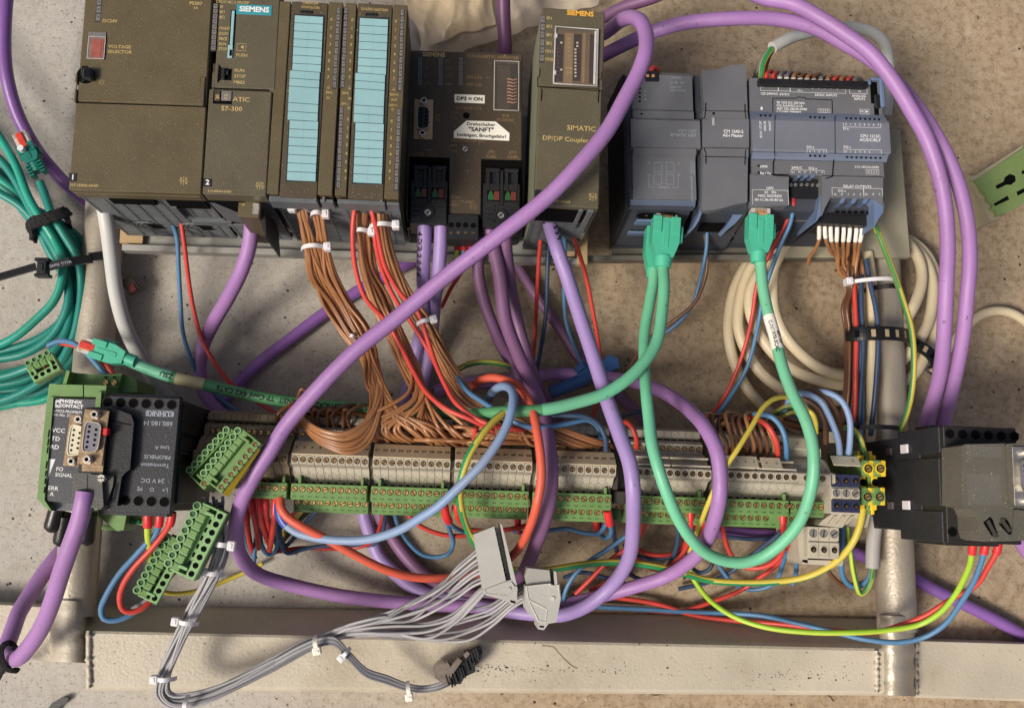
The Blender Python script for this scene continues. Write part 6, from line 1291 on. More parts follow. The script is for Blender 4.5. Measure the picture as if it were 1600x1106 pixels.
# ---- teal coil
tg = 'turns of the teal coil at the left'
for i, (lb, s_) in enumerate((
    ('topmost teal cable turn, entering at the left edge and passing under the velcro strap', '-20,190,46 0,218,46 24,260,46 44,311,46 64,345,46 84,375,42 97,403,44 96,440,44 84,470,42 60,496,40 24,527,38 -20,548,36'),
    ('teal cable turn ending in the plug with the red latch', '62,285,42 68,300,42 80,335,44 100,370,42 117,400,40 126,440,36 122,490,34 112,530,32 85,580,30 40,612,28 -20,634,26'),
    ('teal cable turn second from the left above the strap', '-20,235,40 0,252,40 20,277,40 40,312,40 62,350,40 84,385,40 104,430,38 106,474,38 82,522,34 42,550,32 -20,562,30'),
    ('teal cable turn third from the left, dark along its lower half', '-20,262,34 0,279,34 24,300,34 48,335,34 70,371,34 96,410,32 114,459,30 111,498,28 92,540,26 50,572,24 -20,590,24'),
    ('outer teal cable turn sweeping in lowest at the left edge above the strap', '-20,294,40 0,303,40 32,322,38 58,352,36 74,388,34 98,430,32 110,470,34 102,520,34 70,560,34 30,580,30 -20,594,28'),
    ('teal cable turn hugging the left tube, deepest on its right', '56,330,24 90,348,30 114,378,26 132,414,22 134,450,20 128,500,18 120,545,16 96,590,14 60,615,12 -20,622,12'),
    ('teal cable turn at the bottom of the coil behind the converter', '98,352,20 122,372,20 138,400,16 142,440,12 140,500,12 132,550,10 110,598,9 70,622,8 -20,632,8'),
    ('teal cable turn fourth from the left above the strap', '-20,252,26 0,270,26 30,300,26 66,350,26 90,395,24 112,430,22 124,470,20 120,512,18 96,556,16 50,590,16 -20,606,16'),
    ('teal cable turn crossing under the serrated tie close to the tube', '-20,276,20 10,296,20 50,345,20 88,392,18 122,436,16 134,474,14 132,520,12 112,566,10 66,600,9 -20,616,9'),
    ('low teal cable turn half under the velcro strap', '40,312,24 74,352,24 104,394,20 128,430,16 137,470,14 134,535,10 108,585,8 50,622,8 -20,640,8'),
    ('inner teal turn with a dust-dulled olive sheen above the small green plug', '70,342,30 92,372,30 108,420,30 112,460,30 98,500,30 60,530,30 -20,556,28'))):
    cable(lb, s_, 3.2, teal if i % 3 else mat('teal_jacket_b', (34, 150, 128), .36, .08, 20, .2, 420, grime=.4, grimec=(70, 104, 80)), group=tg)
# ---- pale cables
cable('thick off-white cable from under the power supply curving down to the black box', '160,300,104 162,325,102 166,352,98 172,400,86 180,452,72 194,503,58 211,541,46 226,566,36 244,596,28 266,624,20 300,660,12', 5.3, whitej)
o, path = cable('off-white cable arching behind the violet cables at the top right', '1204,75,96 1220,66,94 1237,58,90 1262,51,84 1290,45,76 1328,43,66 1360,50,58 1380,66,50 1387,90,40 1390,130,34 1385,180,26', 4.6, whitej)
cable('beige cable end arching out of the picture at the right edge', '1470,560,8 1500,520,8 1515,505,8 1532,492,8 1556,486,8 1580,490,8 1600,502,8 1640,540,8', 3.9, beige)
bg = 'turns of the beige coil at the right'
for lb, s_ in (('outermost beige turn on the left side of the coil', '1300,372,14 1240,368,14 1195,384,14 1170,407,14 1152,437,14 1141,472,14 1136,520,14 1146,569,14 1168,610,14 1202,646,14 1250,672,12'),
               ('beige turn just inside the outermost, dipping behind the green cable', '1300,364,24 1225,375,24 1186,400,24 1165,435,24 1155,475,24 1154,514,24 1170,555,24 1196,589,24 1233,615,24 1266,626,22 1320,625,16 1380,606,12 1425,588,12 1448,550,14 1464,503,16 1465,455,16 1450,405,16 1424,378,14 1390,364,12'),
               ('middle beige turn of the coil, sagging lowest before the brown bundle', '1290,376,32 1230,384,32 1190,420,32 1173,452,32 1172,486,32 1186,522,32 1210,556,32 1240,580,32 1281,596,30 1326,602,22 1390,580,14 1430,540,22 1452,500,22 1458,445,24 1446,407,22 1422,380,18 1380,368,14'),
               ('innermost beige turn of the coil', '1290,362,40 1244,372,40 1214,405,40 1207,445,40 1211,486,40 1228,524,40 1257,556,38 1292,578,34 1330,582,26 1380,560,16 1416,500,28 1432,470,30 1441,435,30 1436,404,28 1417,378,24 1390,362,18')):
    cable(lb, s_, 4.5, beige, group=bg)
cable('straight beige cable running down beside the right tube', '1356,395,44 1362,440,46 1363,520,46 1362,600,46 1362,700,40 1363,800,44 1363,850,46', 4.2, beige)
o, path = cable('cut grey sheath end hanging between the navy terminals and the right tube', '1372,800,50 1365,840,50 1363,888,50', 5.2, mat('grey_sheath', (168, 164, 158), .45, .05, 30, .2))
# ---- coloured wires of the frame, upper half
cable('blue wire dropping from under the power supply', '263,296,92 264,320,88 268,345,80 276,368,72 279,417,58 282,472,44 286,520,34 300,565,24 314,593,18 341,620,14 379,646,16 420,660,30', 1.65, bluew, 'wire', 'wire')
cable('red wire dropping from under the power supply', '277,296,92 280,325,88 285,360,80 289,390,72 295,440,56 303,486,44 317,534,36 341,575,30 365,603,26 400,626,22 437,650,30', 1.65, redw, 'wire', 'wire')
yg = 'supply wires under the brown repeater'
for lb, s_, m in (('lime wire with red ferrule under the brown repeater', '714,374,72 714,392,72 710,410,66 700,432,56 688,450,46 675,480,30', limew), ('blue wire with red ferrule under the brown repeater', '725,374,72 724,392,72 719,410,66 706,432,56 692,448,46 680,480,30', bluew), ('red wire with red ferrule under the brown repeater', '737,374,72 736,392,72 731,408,66 722,424,58 705,450,40 690,480,25', redw)):
    cable(lb, s_, 1.6, m, 'wire', 'wire', yg, parts=[('ferrule', 0, .16, 2.1, redf)])
for lb, s_, m in (('left red wire hanging from the tall coupler to the floor', '850,330,84 848,345,80 843,393,64 840,440,48 837,500,30 834,545,20 830,580,14', redw), ('blue wire hanging next to the left red wire under the coupler', '872,332,84 858,380,60 855,440,46 853,490,34 846,540,22 838,580,12', dblue),
                  ('blue wire behind the lilac cable under the coupler', '877,334,92 881,360,84 883,390,70 881,440,40 884,500,24 893,530,18 905,560,12 915,580,10', bluew), ('right red wire curving down from the coupler', '880,334,92 890,352,88 903,390,76 915,430,62 925,480,48 934,530,34 938,570,24 934,620,16 925,655,14', redw)):
    cable(lb, s_, 1.6, m, 'wire', 'wire')
# twisted pair
base = parse('1098,330,70 1101,350,70 1104,393,62 1098,435,52 1083,476,44 1062,498,38 1036,518,30 1010,532,24'); cen = spline(base, 2.5)
for k, (lb, m) in enumerate((('blue strand of the twisted pair from the communication module', bluew), ('brown strand of the twisted pair from the communication module', brownd))):
    pts = []
    for i, c in enumerate(cen):
        T = (cen[min(i + 1, len(cen) - 1)] - cen[max(i - 1, 0)]).normalized(); sd = Vector((0, 0, 1)).cross(T).normalized(); a = i * .17 + k * math.pi
        pts.append(c + sd * math.cos(a) * 1.7 + Vector((0, 0, 1)) * math.sin(a) * 1.7)
    pts += parse('1000,537,22 972,538,16 952,550,12') if k == 0 else parse('1003,543,22 992,566,18 978,586,14 955,622,12 930,650,12')
    cable(lb, pts[::3], 1.45, m, 'wire', 'wire', 'twisted pair')
for lb, s_, m, e in (('red wire of the pair leaving the compact controller beside the green plug', '1239,308,92 1236,325,90 1231,342,84 1220,365,78 1204,395,70 1188,425,58 1180,460,50 1176,490,44 1165,538,38 1147,589,28 1127,628,22 1104,655,30', redw, 1), ('blue wire of the pair leaving the compact controller beside the green plug', '1239,310,96 1239,325,94 1235,349,88 1222,378,80 1204,425,66 1192,465,54 1184,510,46 1168,572,38 1147,610,30 1122,645,30 1105,660,34', bluew, 1)):
    cable(lb, s_, 1.6, m, 'wire', 'wire', 'pair under the compact controller', parts=[('ferrule', 0, .03, 2.0, redf)])
cable('green and yellow wire running down past the right tube', '1366,350,70 1372,364,72 1381,387,72 1398,431,74 1412,472,76 1424,514,78 1428,562,76 1425,610,70 1416,650,60 1406,675,54', 2.2, (yelw, grnw), 'wire', 'wire')
for i, (x, tx_, ty_) in enumerate(((1280, 1264, 412), (1289, 1308, 402), (1298, 1312, 420), (1308, 1311, 424), (1318.5, 1318, 414), (1328, 1322, 408), (1338, 1334, 428), (1346.5, 1336, 440))):
    y = 362 + .2 * i
    s_ = f'{x},{y-10},84 {x},{y},83 {x - 1 + (tx_ - x) * .15},{y + 14},78 {x + (tx_ - x) * .6},{y + 34},64 {tx_},{ty_},54' + (' 1270,425,40' if i == 0 else f' {1328 + i * 2},{440 + i * 2},50 {1324 + i * 3},{500},48')
    if i == 0: s_ = '1280,350,84 1280,362,83 1279,378,76 1272,392,66 1265,402,56 1263,412,50'
    cable(('leftmost brown relay wire, its free end stopping short' if i == 0 else 'brown wire with white ferrule from the relay outputs into the bundle'), s_, 1.45, brownw, 'wire', 'wire', 'brown relay wires', parts=[('ferrule', 0, 6.5, 1.6, whitef)])
rnd = random.Random(4)
for i in range(13):
    u = -1 + 2 * i / 12; m = brownd if i < 9 else brownw; z = 48 + rnd.uniform(-5, 7); xx = 1336 + u * 11
    pts = f'{1330 + rnd.uniform(-8, 12)},{396 + rnd.uniform(-12, 10)},{z} {1336 + u * 12 + rnd.uniform(-4, 4)},{424},{z + 4} {xx},{455},{z} {xx - 4 + rnd.uniform(-5, 5)},{480},{z + 3} {1333 + u * 12},{515},{z} {1333 + u * 11},{560},{z} {1332 + u * 12},{610},{z - 4} {1328 + u * 14},{650},{z - 8} {1322 + u * 22},{672},{z}'
    cable('dark brown wire in the tied bundle left of the right tube', pts, 1.4, m, 'wire', 'wire', 'bundle of brown wires beside the right tube')
for lb, s_, m in (('red wire in the bundle beside the right tube', '1334,440,54 1336,480,55 1338,520,56 1337,580,56 1336,640,48 1334,680,44', redw), ('dark blue wire beside the red one in the bundle', '1345,430,52 1346,480,54 1349,530,54 1346,600,52 1343,660,48 1342,690,40', dblue), ('blue wire crossing over the straight beige cable', '1353,405,56 1359,440,58 1368,480,60 1372,520,60 1370,580,58 1366,630,54 1360,680,44', dblue), ('second blue wire at the right of the brown bundle', '1344,420,48 1342,480,50 1344,560,52 1347,620,50 1345,690,44', bluew)):
    cable(lb, s_, 1.9, m, 'wire', 'wire')
# wires at the top of the compact controller
for lb, s_, m, r_ in (('grey wire coming out of the white cable at the top', '1206,75,94 1196,86,92 1188,100,90 1181,118,86 1178,130,78', dgreyw, 1.9), ('green and yellow wire coming out of the white cable', '1206,76,98 1198,88,98 1191,104,98 1189,124,96', GY, 2.1), ('brown wire coming out of the white cable', '1207,78,92 1200,92,86 1196,108,80 1194,126,72', brownd, 1.7),
                      ('red wire tip at the corner of the network switch', '1018,117,98 1017,110,100 1022,106,98 1030,114,90', redw, 1.9)):
    cable(lb, s_, r_, m, 'wire', 'wire')
for i in range(14):
    x = 1198 + i * 10.6; m = [redw, redw, dgreyw, dgreyw, brownw, brownd, brownw, brownd, dgreyw, brownw, redw, brownw, redw, dgreyw][i]
    w_ = 12 + 4 * rnd.random()
    cable('short wire looping out of the top terminal strip', f'{x},{127 + i * .5},98 {x - 1},{119 + i * .6},100 {x + w_ * .5},{111 + i * .8 + 3 * rnd.random()},92 {x + w_},{120 + i * .6},80 {x + w_ + 4},{134 + i * .3},70', 1.5, m, 'wire', 'wire', 'wire ends behind the compact controller', parts=[('ferrule', 0, .12, 1.9, redf if m in (redw,) else whitef)])
# ---- brown bundles
bgp = 'brown wires in the bundles under the input output module'
def bundle(centers, N, seed, label, targets, r=1.32, mats=None, first=0):
    rd = random.Random(seed); C = [(Vector(P(x, y, z)), h * (CAMH - z) / FPX) for x, y, z, h in centers]
    sp = [];
    for i in range(N):
        k = i + .5; rr = math.sqrt(k / N); a = k * 2.39996; sp.append((rr * math.cos(a), rr * math.sin(a)))
    for i in range(N):
        u, v = sp[i]; pts = []; tw = rd.uniform(-.5, .5)
        for j, (c, h) in enumerate(C):
            T = (C[min(j + 1, len(C) - 1)][0] - C[max(j - 1, 0)][0]).normalized(); sd = T.cross(Vector((0, 0, 1))).normalized(); up = sd.cross(T)
            a = tw * j * .55 * (1 if j else 0); uu = u * math.cos(a) - v * math.sin(a); vv = u * math.sin(a) + v * math.cos(a); jit = rd.uniform(-.3, .3) if j else 0
            pts.append(c + sd * (-(uu + jit)) * (h - r) + up * vv * (h - r) * .62)
        pts += targets(i, u, v, rd)
        cable(label, pts, r, (mats or [brownw])[i % len(mats or [1])], 'wire', 'wire', bgp, n=8)
bmats = [brownw, brownw, mat('light_brown_insulation', (166, 116, 74), .34, .1, 40, .1, 420), brownw, mat('mid_brown_insulation', (132, 86, 52), .34, .1, 40, .1, 420)]
def tA(i, u, v, rd):
    if i % 2 == 0:      # swing back left above the markers 1..10
        k = rd.random(); yb = 676 + 32 * k
        return parse(f'{588 + u * 10},{600},{96} {582 + u * 6 + 6 * k},{640 + 6 * k},{112} {562 + 8 * k + u * 4},{yb - 12},{120} {535 + 10 * k},{yb},{124} {505 + 6 * k},{yb - 4 - 6 * k},{122} {482 + 4 * k},{660 + 20 * k},{116} {462 + 8 * k},{642 + 12 * k},{104} {452 + 30 * rd.random()},{650 + 6 * k},{88} {455 + 36 * rd.random()},{676},{84}')
    tx_ = rd.uniform(585, 700); return parse(f'{590 + u * 16},{606},{98} {592 + (tx_ - 590) * .25 + u * 10},{640},{108} {tx_ - 18},{672 + rd.uniform(-8, 10)},{112} {tx_},{sy(tx_) - 34 + rd.uniform(-4, 4)},{98} {tx_ + 3},{sy(tx_) - 38},{86}')
bundle([(470, 316, 128, 11), (472, 335, 124, 10), (479, 362, 118, 10), (486, 388, 110, 11), (496, 428, 98, 15), (520, 472, 84, 17), (550, 522, 78, 18), (570, 548, 80, 16)], 20, 1, 'brown wire in the leftmost tied bundle', tA, mats=bmats, r=1.25)
bundle([(494, 314, 128, 10), (497, 334, 124, 10), (503, 362, 116, 10), (505, 388, 108, 11), (514, 428, 96, 14), (538, 472, 84, 15), (566, 520, 80, 15), (578, 548, 82, 14)], 15, 2, 'brown wire in the bundle tied second from left', tA, mats=bmats)
def tB(i, u, v, rd):
    tx_ = 600 + 180 * ((i * .618) % 1); m_ = rd.uniform(-12, 12)
    return parse(f'{640 + u * 16},{575},{94} {652 + (tx_ - 650) * .3 + u * 16},{625 + m_},{106} {tx_ - 26},{668 + m_},{112} {tx_ - 4},{sy(tx_) - 36 + m_ * .6},{104} {tx_ + 6},{sy(tx_) - 39},{88}')
bundle([(566, 314, 128, 12), (566, 345, 122, 12), (568, 372, 114, 12), (574, 420, 100, 14), (594, 470, 88, 16), (612, 514, 84, 15)], 19, 3, 'brown wire in the third bundle, tied below the second aqua strip', tB, mats=bmats)
def tC(i, u, v, rd):
    tx_ = 740 + 225 * ((i * .618 + .3) % 1); m_ = rd.uniform(-12, 10); yy = sy(tx_) - 42 + m_ * .4
    return parse(f'{712 + u * 16},{598},{96} {742 + u * 16},{636 + m_ * .6},{106} {780 + (tx_ - 780) * .4 + u * 6},{662 + m_},{114} {tx_ - 20},{yy - 2 + m_ * .4},{108} {tx_},{yy + 3},{96} {tx_ + 4},{yy + 8},{86}')
bundle([(594, 314, 128, 11), (596, 350, 122, 11), (602, 384, 112, 11), (616, 430, 98, 13), (640, 476, 88, 14), (664, 512, 84, 14), (686, 550, 86, 15)], 19, 5, 'brown wire in the rightmost bundle under the repeater side', tC, mats=bmats)
# horizontal brown wires lying in the terminal channel
for i in range(26):
    xa = rnd.uniform(580, 700); xb = xa + rnd.uniform(90, 260); xb = min(xb, 955); k = rnd.uniform(-9, 9)
    cable('brown wire lying along the terminal row above the marker strips', f'{xa},{sy(xa) - 44 + k},{92 + k * .4} {xa * .7 + xb * .3},{sy(xa) - 46 + k * 1.5},{108 + rnd.uniform(-4, 6)} {xa * .35 + xb * .65},{sy(xb) - 48 + k},{108 + rnd.uniform(-6, 5)} {xb},{sy(xb) - 42 + k * .5},96 {xb + 5},{sy(xb) - 37},86', 1.32, bmats[i % 5], 'wire', 'wire', 'brown wires along the terminal row', n=8)
for i in range(10):     # brown tangle behind the first terminals
    x = 440 + i * 12; k = rnd.uniform(0, 10)
    cable('dark brown wire looping behind the first numbered terminals', f'{x},{672},78 {x - 6 + k},{648 - k},92 {x + 10},{634 + k},90 {x + 34},{630 + k * 2},82 {x + 60},{650},74', 1.3, brownd if i % 2 else bmats[4], 'wire', 'wire', 'brown loops behind the first terminals', n=8)
cable('single dark brown wire loop standing up beside the printed green cable', '470,640,80 466,622,92 472,607,98 479,612,96 478,630,84', 1.3, brownd, 'wire', 'wire')
cable('dark red wire arching down just right of the diagonal cable', '458,630,96 452,645,100 450,665,96 448,680,86', 1.7, mat('dark_red_insulation', (128, 52, 40), .4, .1), 'wire', 'wire')
for lb, s_, z in (('red wire down the left side of the third brown bundle', '556,316,134 552,345,130 551,366,126 555,417,114 571,466,104 604,503,96 626,541,94 647,582,100 668,615,110 700,640,118 735,655,120 775,676,112 790,688,96', 0), ('red wire over the top of the rightmost brown bundle', '578,315,140 583,338,136 589,361,130 602,417,116 626,459,106 652,486,102 668,530,100 680,566,102 695,600,108 711,628,114 734,648,118 762,662,120 790,669,120 814,672,114 828,690,100', 0), ('second red wire hidden between the right brown bundles', '582,316,130 586,375,118 599,428,104 622,475,94 640,500,90 668,545,86 690,590,90', 0), ('short red wire hooking into the terminals numbered 30 and 41', '742,668,116 741,680,112 734,687,104 722,694,94', 0)):
    cable(lb, s_, 1.7, redw, 'wire', 'wire')
for lb, s_, m in (('blue wire emerging right of the brown bundles and running to terminal 70', '684,540,80 697,560,86 712,584,92 729,610,104 753,627,112 776,642,118 805,659,122 828,667,122 863,666,118 899,659,112 917,656,108 932,664,104 940,684,96', bluew), ('dark blue wire arching down to the end of the tan marked terminals', '840,655,100 852,651,110 887,649,114 917,652,114 935,664,112 945,682,110 947,704,104', dblue),
                  ('blue wire leaving the terminals to the right toward the switch', '960,664,60 968,652,56 985,646,46 1010,640,40', dblue), ('red wire hooking over the plain grey terminals', '972,664,84 978,659,92 988,668,96 994,684,94 995,700,86', redw)):
    cable(lb, s_, 1.75, m, 'wire', 'wire')
# ---- thick loops
cable('thick blue grey cable looping over the terminals from the navy ferrule', '438,786,92 438,800,92 444,814,92 461,829,92 489,838,94 532,843,98 579,841,104 626,826,116 660,806,126 687,789,132 722,757,138 753,726,142 776,695,142 793,664,140 801,636,136 802,616,128 794,605,116 781,604,104 768,614,92 758,632,84', 3.0, bluet, parts=[('ferrule', 0, 10, 3.7, bluef)])
cable('thick orange red cable looping round the grey connector and up over the terminals', '438,778,96 439,792,98 449,806,98 470,820,98 513,842,94 557,867,86 601,888,78 645,900,70 690,902,66 738,896,66 775,884,72 802,864,86 818,843,104 832,813,122 840,785,134 846,750,138 845,715,138 840,682,136 833,648,130 823,622,120 809,604,108 790,595,98 768,591,92 746,598,84 728,611,78 712,628,70', 3.0, redt)
cable('thick green and yellow cable looping across the terminals marked 41 to 50', '796,632,118 790,642,124 772,657,130 751,682,136 734,708,138 723,738,136 718,765,132 721,795,122 729,822,110 741,847,96 756,870,80 775,885,60 800,889,42 830,892,40 866,889,40 907,883,42 949,879,44 990,880,46 1032,886,46 1073,896,44 1100,904,42 1129,908,44 1194,909,50 1259,900,60 1307,876,76 1334,846,88 1346,815,92 1349,795,92', 2.5, GY)
cable('thin green and yellow wire arching over the red loop', '700,590,60 719,575,66 746,566,68 781,568,66 808,579,56 830,600,40', 2.2, (mat('dull_yellow', (170, 160, 70), .4, .1), grnw), 'wire', 'wire')
cable('yellow wire arching over the white tags and down behind the green loop', '1262,640,90 1250,626,100 1231,620,108 1210,623,116 1193,636,122 1177,662,128 1155,698,132 1134,730,130 1112,774,124 1096,814,108 1084,845,90 1076,870,70 1070,895,50', 1.75, yelw, 'wire', 'wire')
# ---- right rear arches
for i in range(10):
    tx_ = 1112 + i * 10.6; k = rnd.uniform(-5, 5)
    cable('brown wire arching down into the rear terminals behind the white tags', f'{1240 - rnd.uniform(0, 60)},{668 + k},66 {tx_ + 14},{654 + k},88 {tx_ - 10},{652 + k},102 {tx_ - 6},{672 + k},110 {tx_ + 2},{692},104 {tx_ + 2},{709 + i * .4},92', 1.5, brownd if i % 3 else brownw, 'wire', 'wire', 'brown arches behind the white tags', n=8)
for i in range(10):
    k = rnd.uniform(-6, 6)
    cable('dark wire in the tangle behind the plain grey terminals', f'{1100 + i * 4},{668 + k},56 {1130 + i * 6},{652 + k},74 {1180 + i * 6},{650 + k},76 {1240 + i * 4},{664 + k},64 {1275 + i * 3},{672},56', 1.5, (brownd, dblue, brownd, mat('near_black_wire', (40, 36, 36), .4, .1))[i % 4], 'wire', 'wire', 'tangle behind the right terminals', n=8)
for lb, s_, m in (('red wire beside the brown arches behind the white tags', '1170,652,96 1190,658,108 1203,670,112 1213,690,110 1216,717,98', redw), ('blue wire outside the brown arches behind the white tags', '1170,650,92 1185,647,104 1207,652,112 1221,668,112 1228,690,110 1229,720,98', bluew), ('brown wire arching left of the first blue one at the right end', '1215,640,80 1235,622,98 1253,622,108 1275,634,112 1288,656,112 1291,692,100', brownd),
                  ('first light blue wire arching into the right end terminals', '1225,640,84 1240,616,104 1258,615,112 1281,626,116 1298,655,116 1310,689,112 1312,724,100', bluet), ('second light blue wire arching into the right end terminals', '1262,636,80 1275,614,100 1292,613,110 1314,625,114 1327,652,114 1328,689,110 1323,726,98', bluet), ('brown wire between the two light blue arches', '1235,640,80 1258,611,100 1286,617,108 1304,640,108 1313,668,100 1316,690,90', brownd),
                  ('yellow wire stub standing behind the green cable', '1240,650,70 1255,638,86 1268,645,90 1274,658,86 1275,676,78', yelw), ('green and yellow wire curving behind the earth terminals', '1320,668,80 1335,672,90 1345,686,94 1350,704,90', (mat('dull_yellow', (170, 160, 70), .4, .1), grnw)), ('dark green and yellow wire in the tangle above the white tags', '1195,668,70 1212,644,86 1232,634,92 1256,642,88', (mat('dull_yellow', (170, 160, 70), .4, .1), grnw)), ('second dark green and yellow wire in the tangle above the white tags', '1205,672,66 1222,650,80 1244,642,84 1262,652,76', (grnw, mat('dull_yellow', (170, 160, 70), .4, .1)))):
    cable(lb, s_, 1.9 if m is not bluet else 2.2, m, 'wire', 'wire')
# ------------------------------------------------ wires below the terminal rows
def wire(label, s_, m, r=1.6, fer=None, group=None, ferm=None, rf=2.3):
    return cable(label, s_, r, m, 'wire', 'wire', group, parts=[('ferrule', 0, fer, rf, ferm or redf)] if fer else None, n=10)
fg = 'red wires under the first green plug'
for i, s_ in enumerate(('384,788,74 385,800,74 387,825,64 391,850,48 394,862,36', '392,772,84 393,786,84 397,806,80 401,826,70 403,843,58 404,856,44', '404,772,86 405,786,86 408,812,80 415,835,68 421,850,54', '414,772,86 415,787,86 417,808,80 420,826,70 423,842,58', '430,772,88 430,787,88 429,803,86 426,830,74 421,860,56')):
    wire(('leftmost', 'second', 'third', 'fourth', 'rightmost')[i] + ' red wire of the row under the first green plug', s_, redw, 2.0, .24, fg, rf=2.6)
bgl = 'blue wires under the first green plug'
for lb, s_, m in (('bright blue wire end hanging lowest under the first green plug', '400,800,40 400,832,44 398,860,40 396,888,34', bluew), ('blue wire curling under the third red wire', '412,805,40 407,840,38 411,856,34 418,866,30 427,864,28 434,850,34 434,815,50', bluew), ('dark blue wire joining the long low run', '437,795,60 437,822,52 440,850,40 449,864,30 477,857,24 513,852,22 557,851,22 581,851,24 595,839,34 601,815,52 603,798,60', dblue),
                  ('blue wire at the far left under the plug', '382,800,40 384,840,34 391,862,28 400,872,24', bluew), ('blue wire bending away behind the blue ones', '424,810,40 428,838,34 436,856,28 446,850,24', dblue), ('red wire running along the dark blue low run', '430,862,26 468,856,22 520,857,20 557,855,20 583,845,30 596,815,46 600,798,50', mat('deep_red_insulation', (160, 44, 40), .36, .1)),
                  ('navy wire slanting down left from the second green plug', '496,796,50 475,820,36 455,845,24 438,862,18', dblue), ('black wire slanting beside the navy one', '484,796,46 466,815,34 448,838,22 430,862,12', mat('near_black_wire', (40, 36, 36), .4, .1)), ('yellow wire slanting under the second green plug', '474,796,44 458,815,32 440,838,20 415,862,10', yelw), ('dark red wire slanting under the second green plug', '464,796,44 450,812,30 432,832,18', redw)):
    wire(lb, s_, m, 1.6, None, bgl if 'first green' in lb and 'blue' in lb else None)
wire('lone yellow wire lying on the concrete left of the grey bundle', '250,921,40 262,926,34 290,926,24 320,919,16 350,908,10 385,893,8 410,880,8', yelw, 1.7)
wire('blue wire hanging in a wide loop under the terminals marked 21 to 30', '616,796,60 619,812,56 626,828,50 641,850,42 660,866,36 681,870,34 699,866,36 708,850,44 704,832,56 697,812,76 694,796,84', bluew, 1.7)
wire('blue wire beside the doubled red ferrule at terminal 30', '694,789,88 697,805,84 707,821,70 724,830,54 745,834,40', bluew, 1.7, .3, rf=3.0)
wire('red wire sagging from behind the light blue cable to the grey connector', '634,800,60 640,806,60 656,821,56 687,834,52 719,837,48 742,833,44', redw, 1.7)
wire('red wire from the ferrule at terminal 41 to the right', '713,786,86 714,798,84 718,815,74 734,827,62 769,829,56 793,827,54 826,819,52 838,806,50', redw, 1.8, .14, rf=2.5)
wire('dark red wire with ferrule under the terminals marked 41 to 50', '809,806,52 809,818,50 811,832,40', redw, 1.8, .5, rf=2.5)
wire('red wire with ferrule beside the thick red cable', '831,798,70 834,815,64 842,832,50 846,842,40', redw, 1.8, .3, rf=2.4)
wire('blue wire running along behind the violet cable to terminal 70', '800,828,40 814,832,40 840,832,42 863,828,44 887,826,46 910,832,48 932,834,52 944,824,66 949,810,80 949,797,86', bluew, 1.75)
wire('small blue loop hanging from the red ferrule at terminal 70', '949,797,88 952,815,82 955,832,68 946,841,56 937,832,46 937,816,40', bluew, 1.75, .2, rf=3.0)
wire('dark red ferrule end beside the small blue loop', '932,808,48 932,824,46 938,834,36', redw, 1.7, .5, rf=2.5)
wire('blue wire dropping beside the small blue loop', '956,796,70 958,825,56 961,845,44 966,868,32 974,890,24', dblue, 1.7)
wire('blue wire sweeping down left from the gap to the grey connector', '1002,812,70 990,828,60 977,838,54 949,858,44 916,880,38 896,900,34 884,922,30 880,940,26', bluew, 1.8)
wire('red wire slanting down left behind the lilac cable', '1012,806,72 1000,835,56 977,858,42 949,878,34 921,906,28 899,928,24', redw, 1.8, .1, rf=2.3)
wire('shorter red wire slanting behind the lilac cable', '996,850,40 978,880,30 965,893,26 946,911,22 921,923,18', redw, 1.8)
wire('dark wire under the green and yellow cable near the grey connectors', '880,902,12 910,894,12 949,903,12 980,912,12', dblue, 1.6)
wire('red wire dropping from the first red ferrule right of the gap', '1006,790,84 1005,805,80 1001,825,66 995,850,50 990,870,40', redw, 1.8, .2, rf=2.5)
wire('dark red wire sagging behind the violet crossing', '985,850,26 996,858,24 1018,866,22 1046,866,22 1065,856,28 1075,830,40', redw, 1.7)
wire('red wire sagging deeply under the plain grey terminals', '1079,800,84 1079,815,82 1077,840,66 1066,866,48 1048,883,36 1029,890,30 1010,884,28 995,872,28', redw, 1.8, .12, rf=2.5)
wire('navy wire sagging under the plain grey terminals', '1060,815,56 1058,850,42 1046,880,30 1026,900,22 1004,905,18 985,897,18 972,880,20', dblue, 1.7)
wire('second navy wire behind the falling green cable', '1085,815,50 1078,845,34 1060,866,24 1043,871,20 1021,873,18 996,868,18 975,850,20', dblue, 1.7)
for i, (x, z) in enumerate(((1090, 74), (1102, 72))): wire('short red wire with ferrule between the green and violet loops, number %s' % ('one', 'two')[i] if False else ('left' if i == 0 else 'right') + ' short red wire and ferrule between the green and violet loops', f'{x},802,{z} {x},816,{z} {x - 3},832,{z - 12} {x - 12},852,{z - 30}', redw, 1.8, .34, rf=2.5)
wire('red wire curving down right of the violet loop', '1128,815,70 1131,835,62 1136,853,52 1146,872,42 1160,885,36', redw, 1.8)
wire('red wire from the right ferrules round to the low green loop', '1223,800,84 1223,820,82 1224,845,70 1219,868,56 1198,884,44 1170,887,36 1150,878,30', redw, 2.0, .16, rf=2.8)
wire('second red ferrule wire under the right end, behind the green loop', '1233,803,80 1234,820,76 1231,850,56 1214,882,36 1187,902,22 1161,920,14 1112,940,10 1060,955,9 1010,952,9', redw, 1.8, .1, rf=2.7)
wire('light blue wire hanging under the right ferrules, right one', '1234,830,62 1240,850,58 1244,878,48 1243,900,36 1239,912,30', bluew, 1.8)
wire('light blue wire hanging under the right ferrules, left one', '1229,832,58 1228,856,52 1223,880,40 1214,905,28 1203,915,22 1171,921,14 1145,910,12 1122,881,14 1114,862,20', bluew, 1.7)
wire('navy wire slanting from the right ferrules to the lower left', '1226,825,50 1210,840,40 1177,865,24 1145,891,12 1110,908,9 1060,920,8', dblue, 1.7)
wire('small blue wire bowl left of the green and yellow knot', '1070,862,24 1080,884,20 1093,894,18 1109,888,20 1118,862,24', dblue, 1.6)
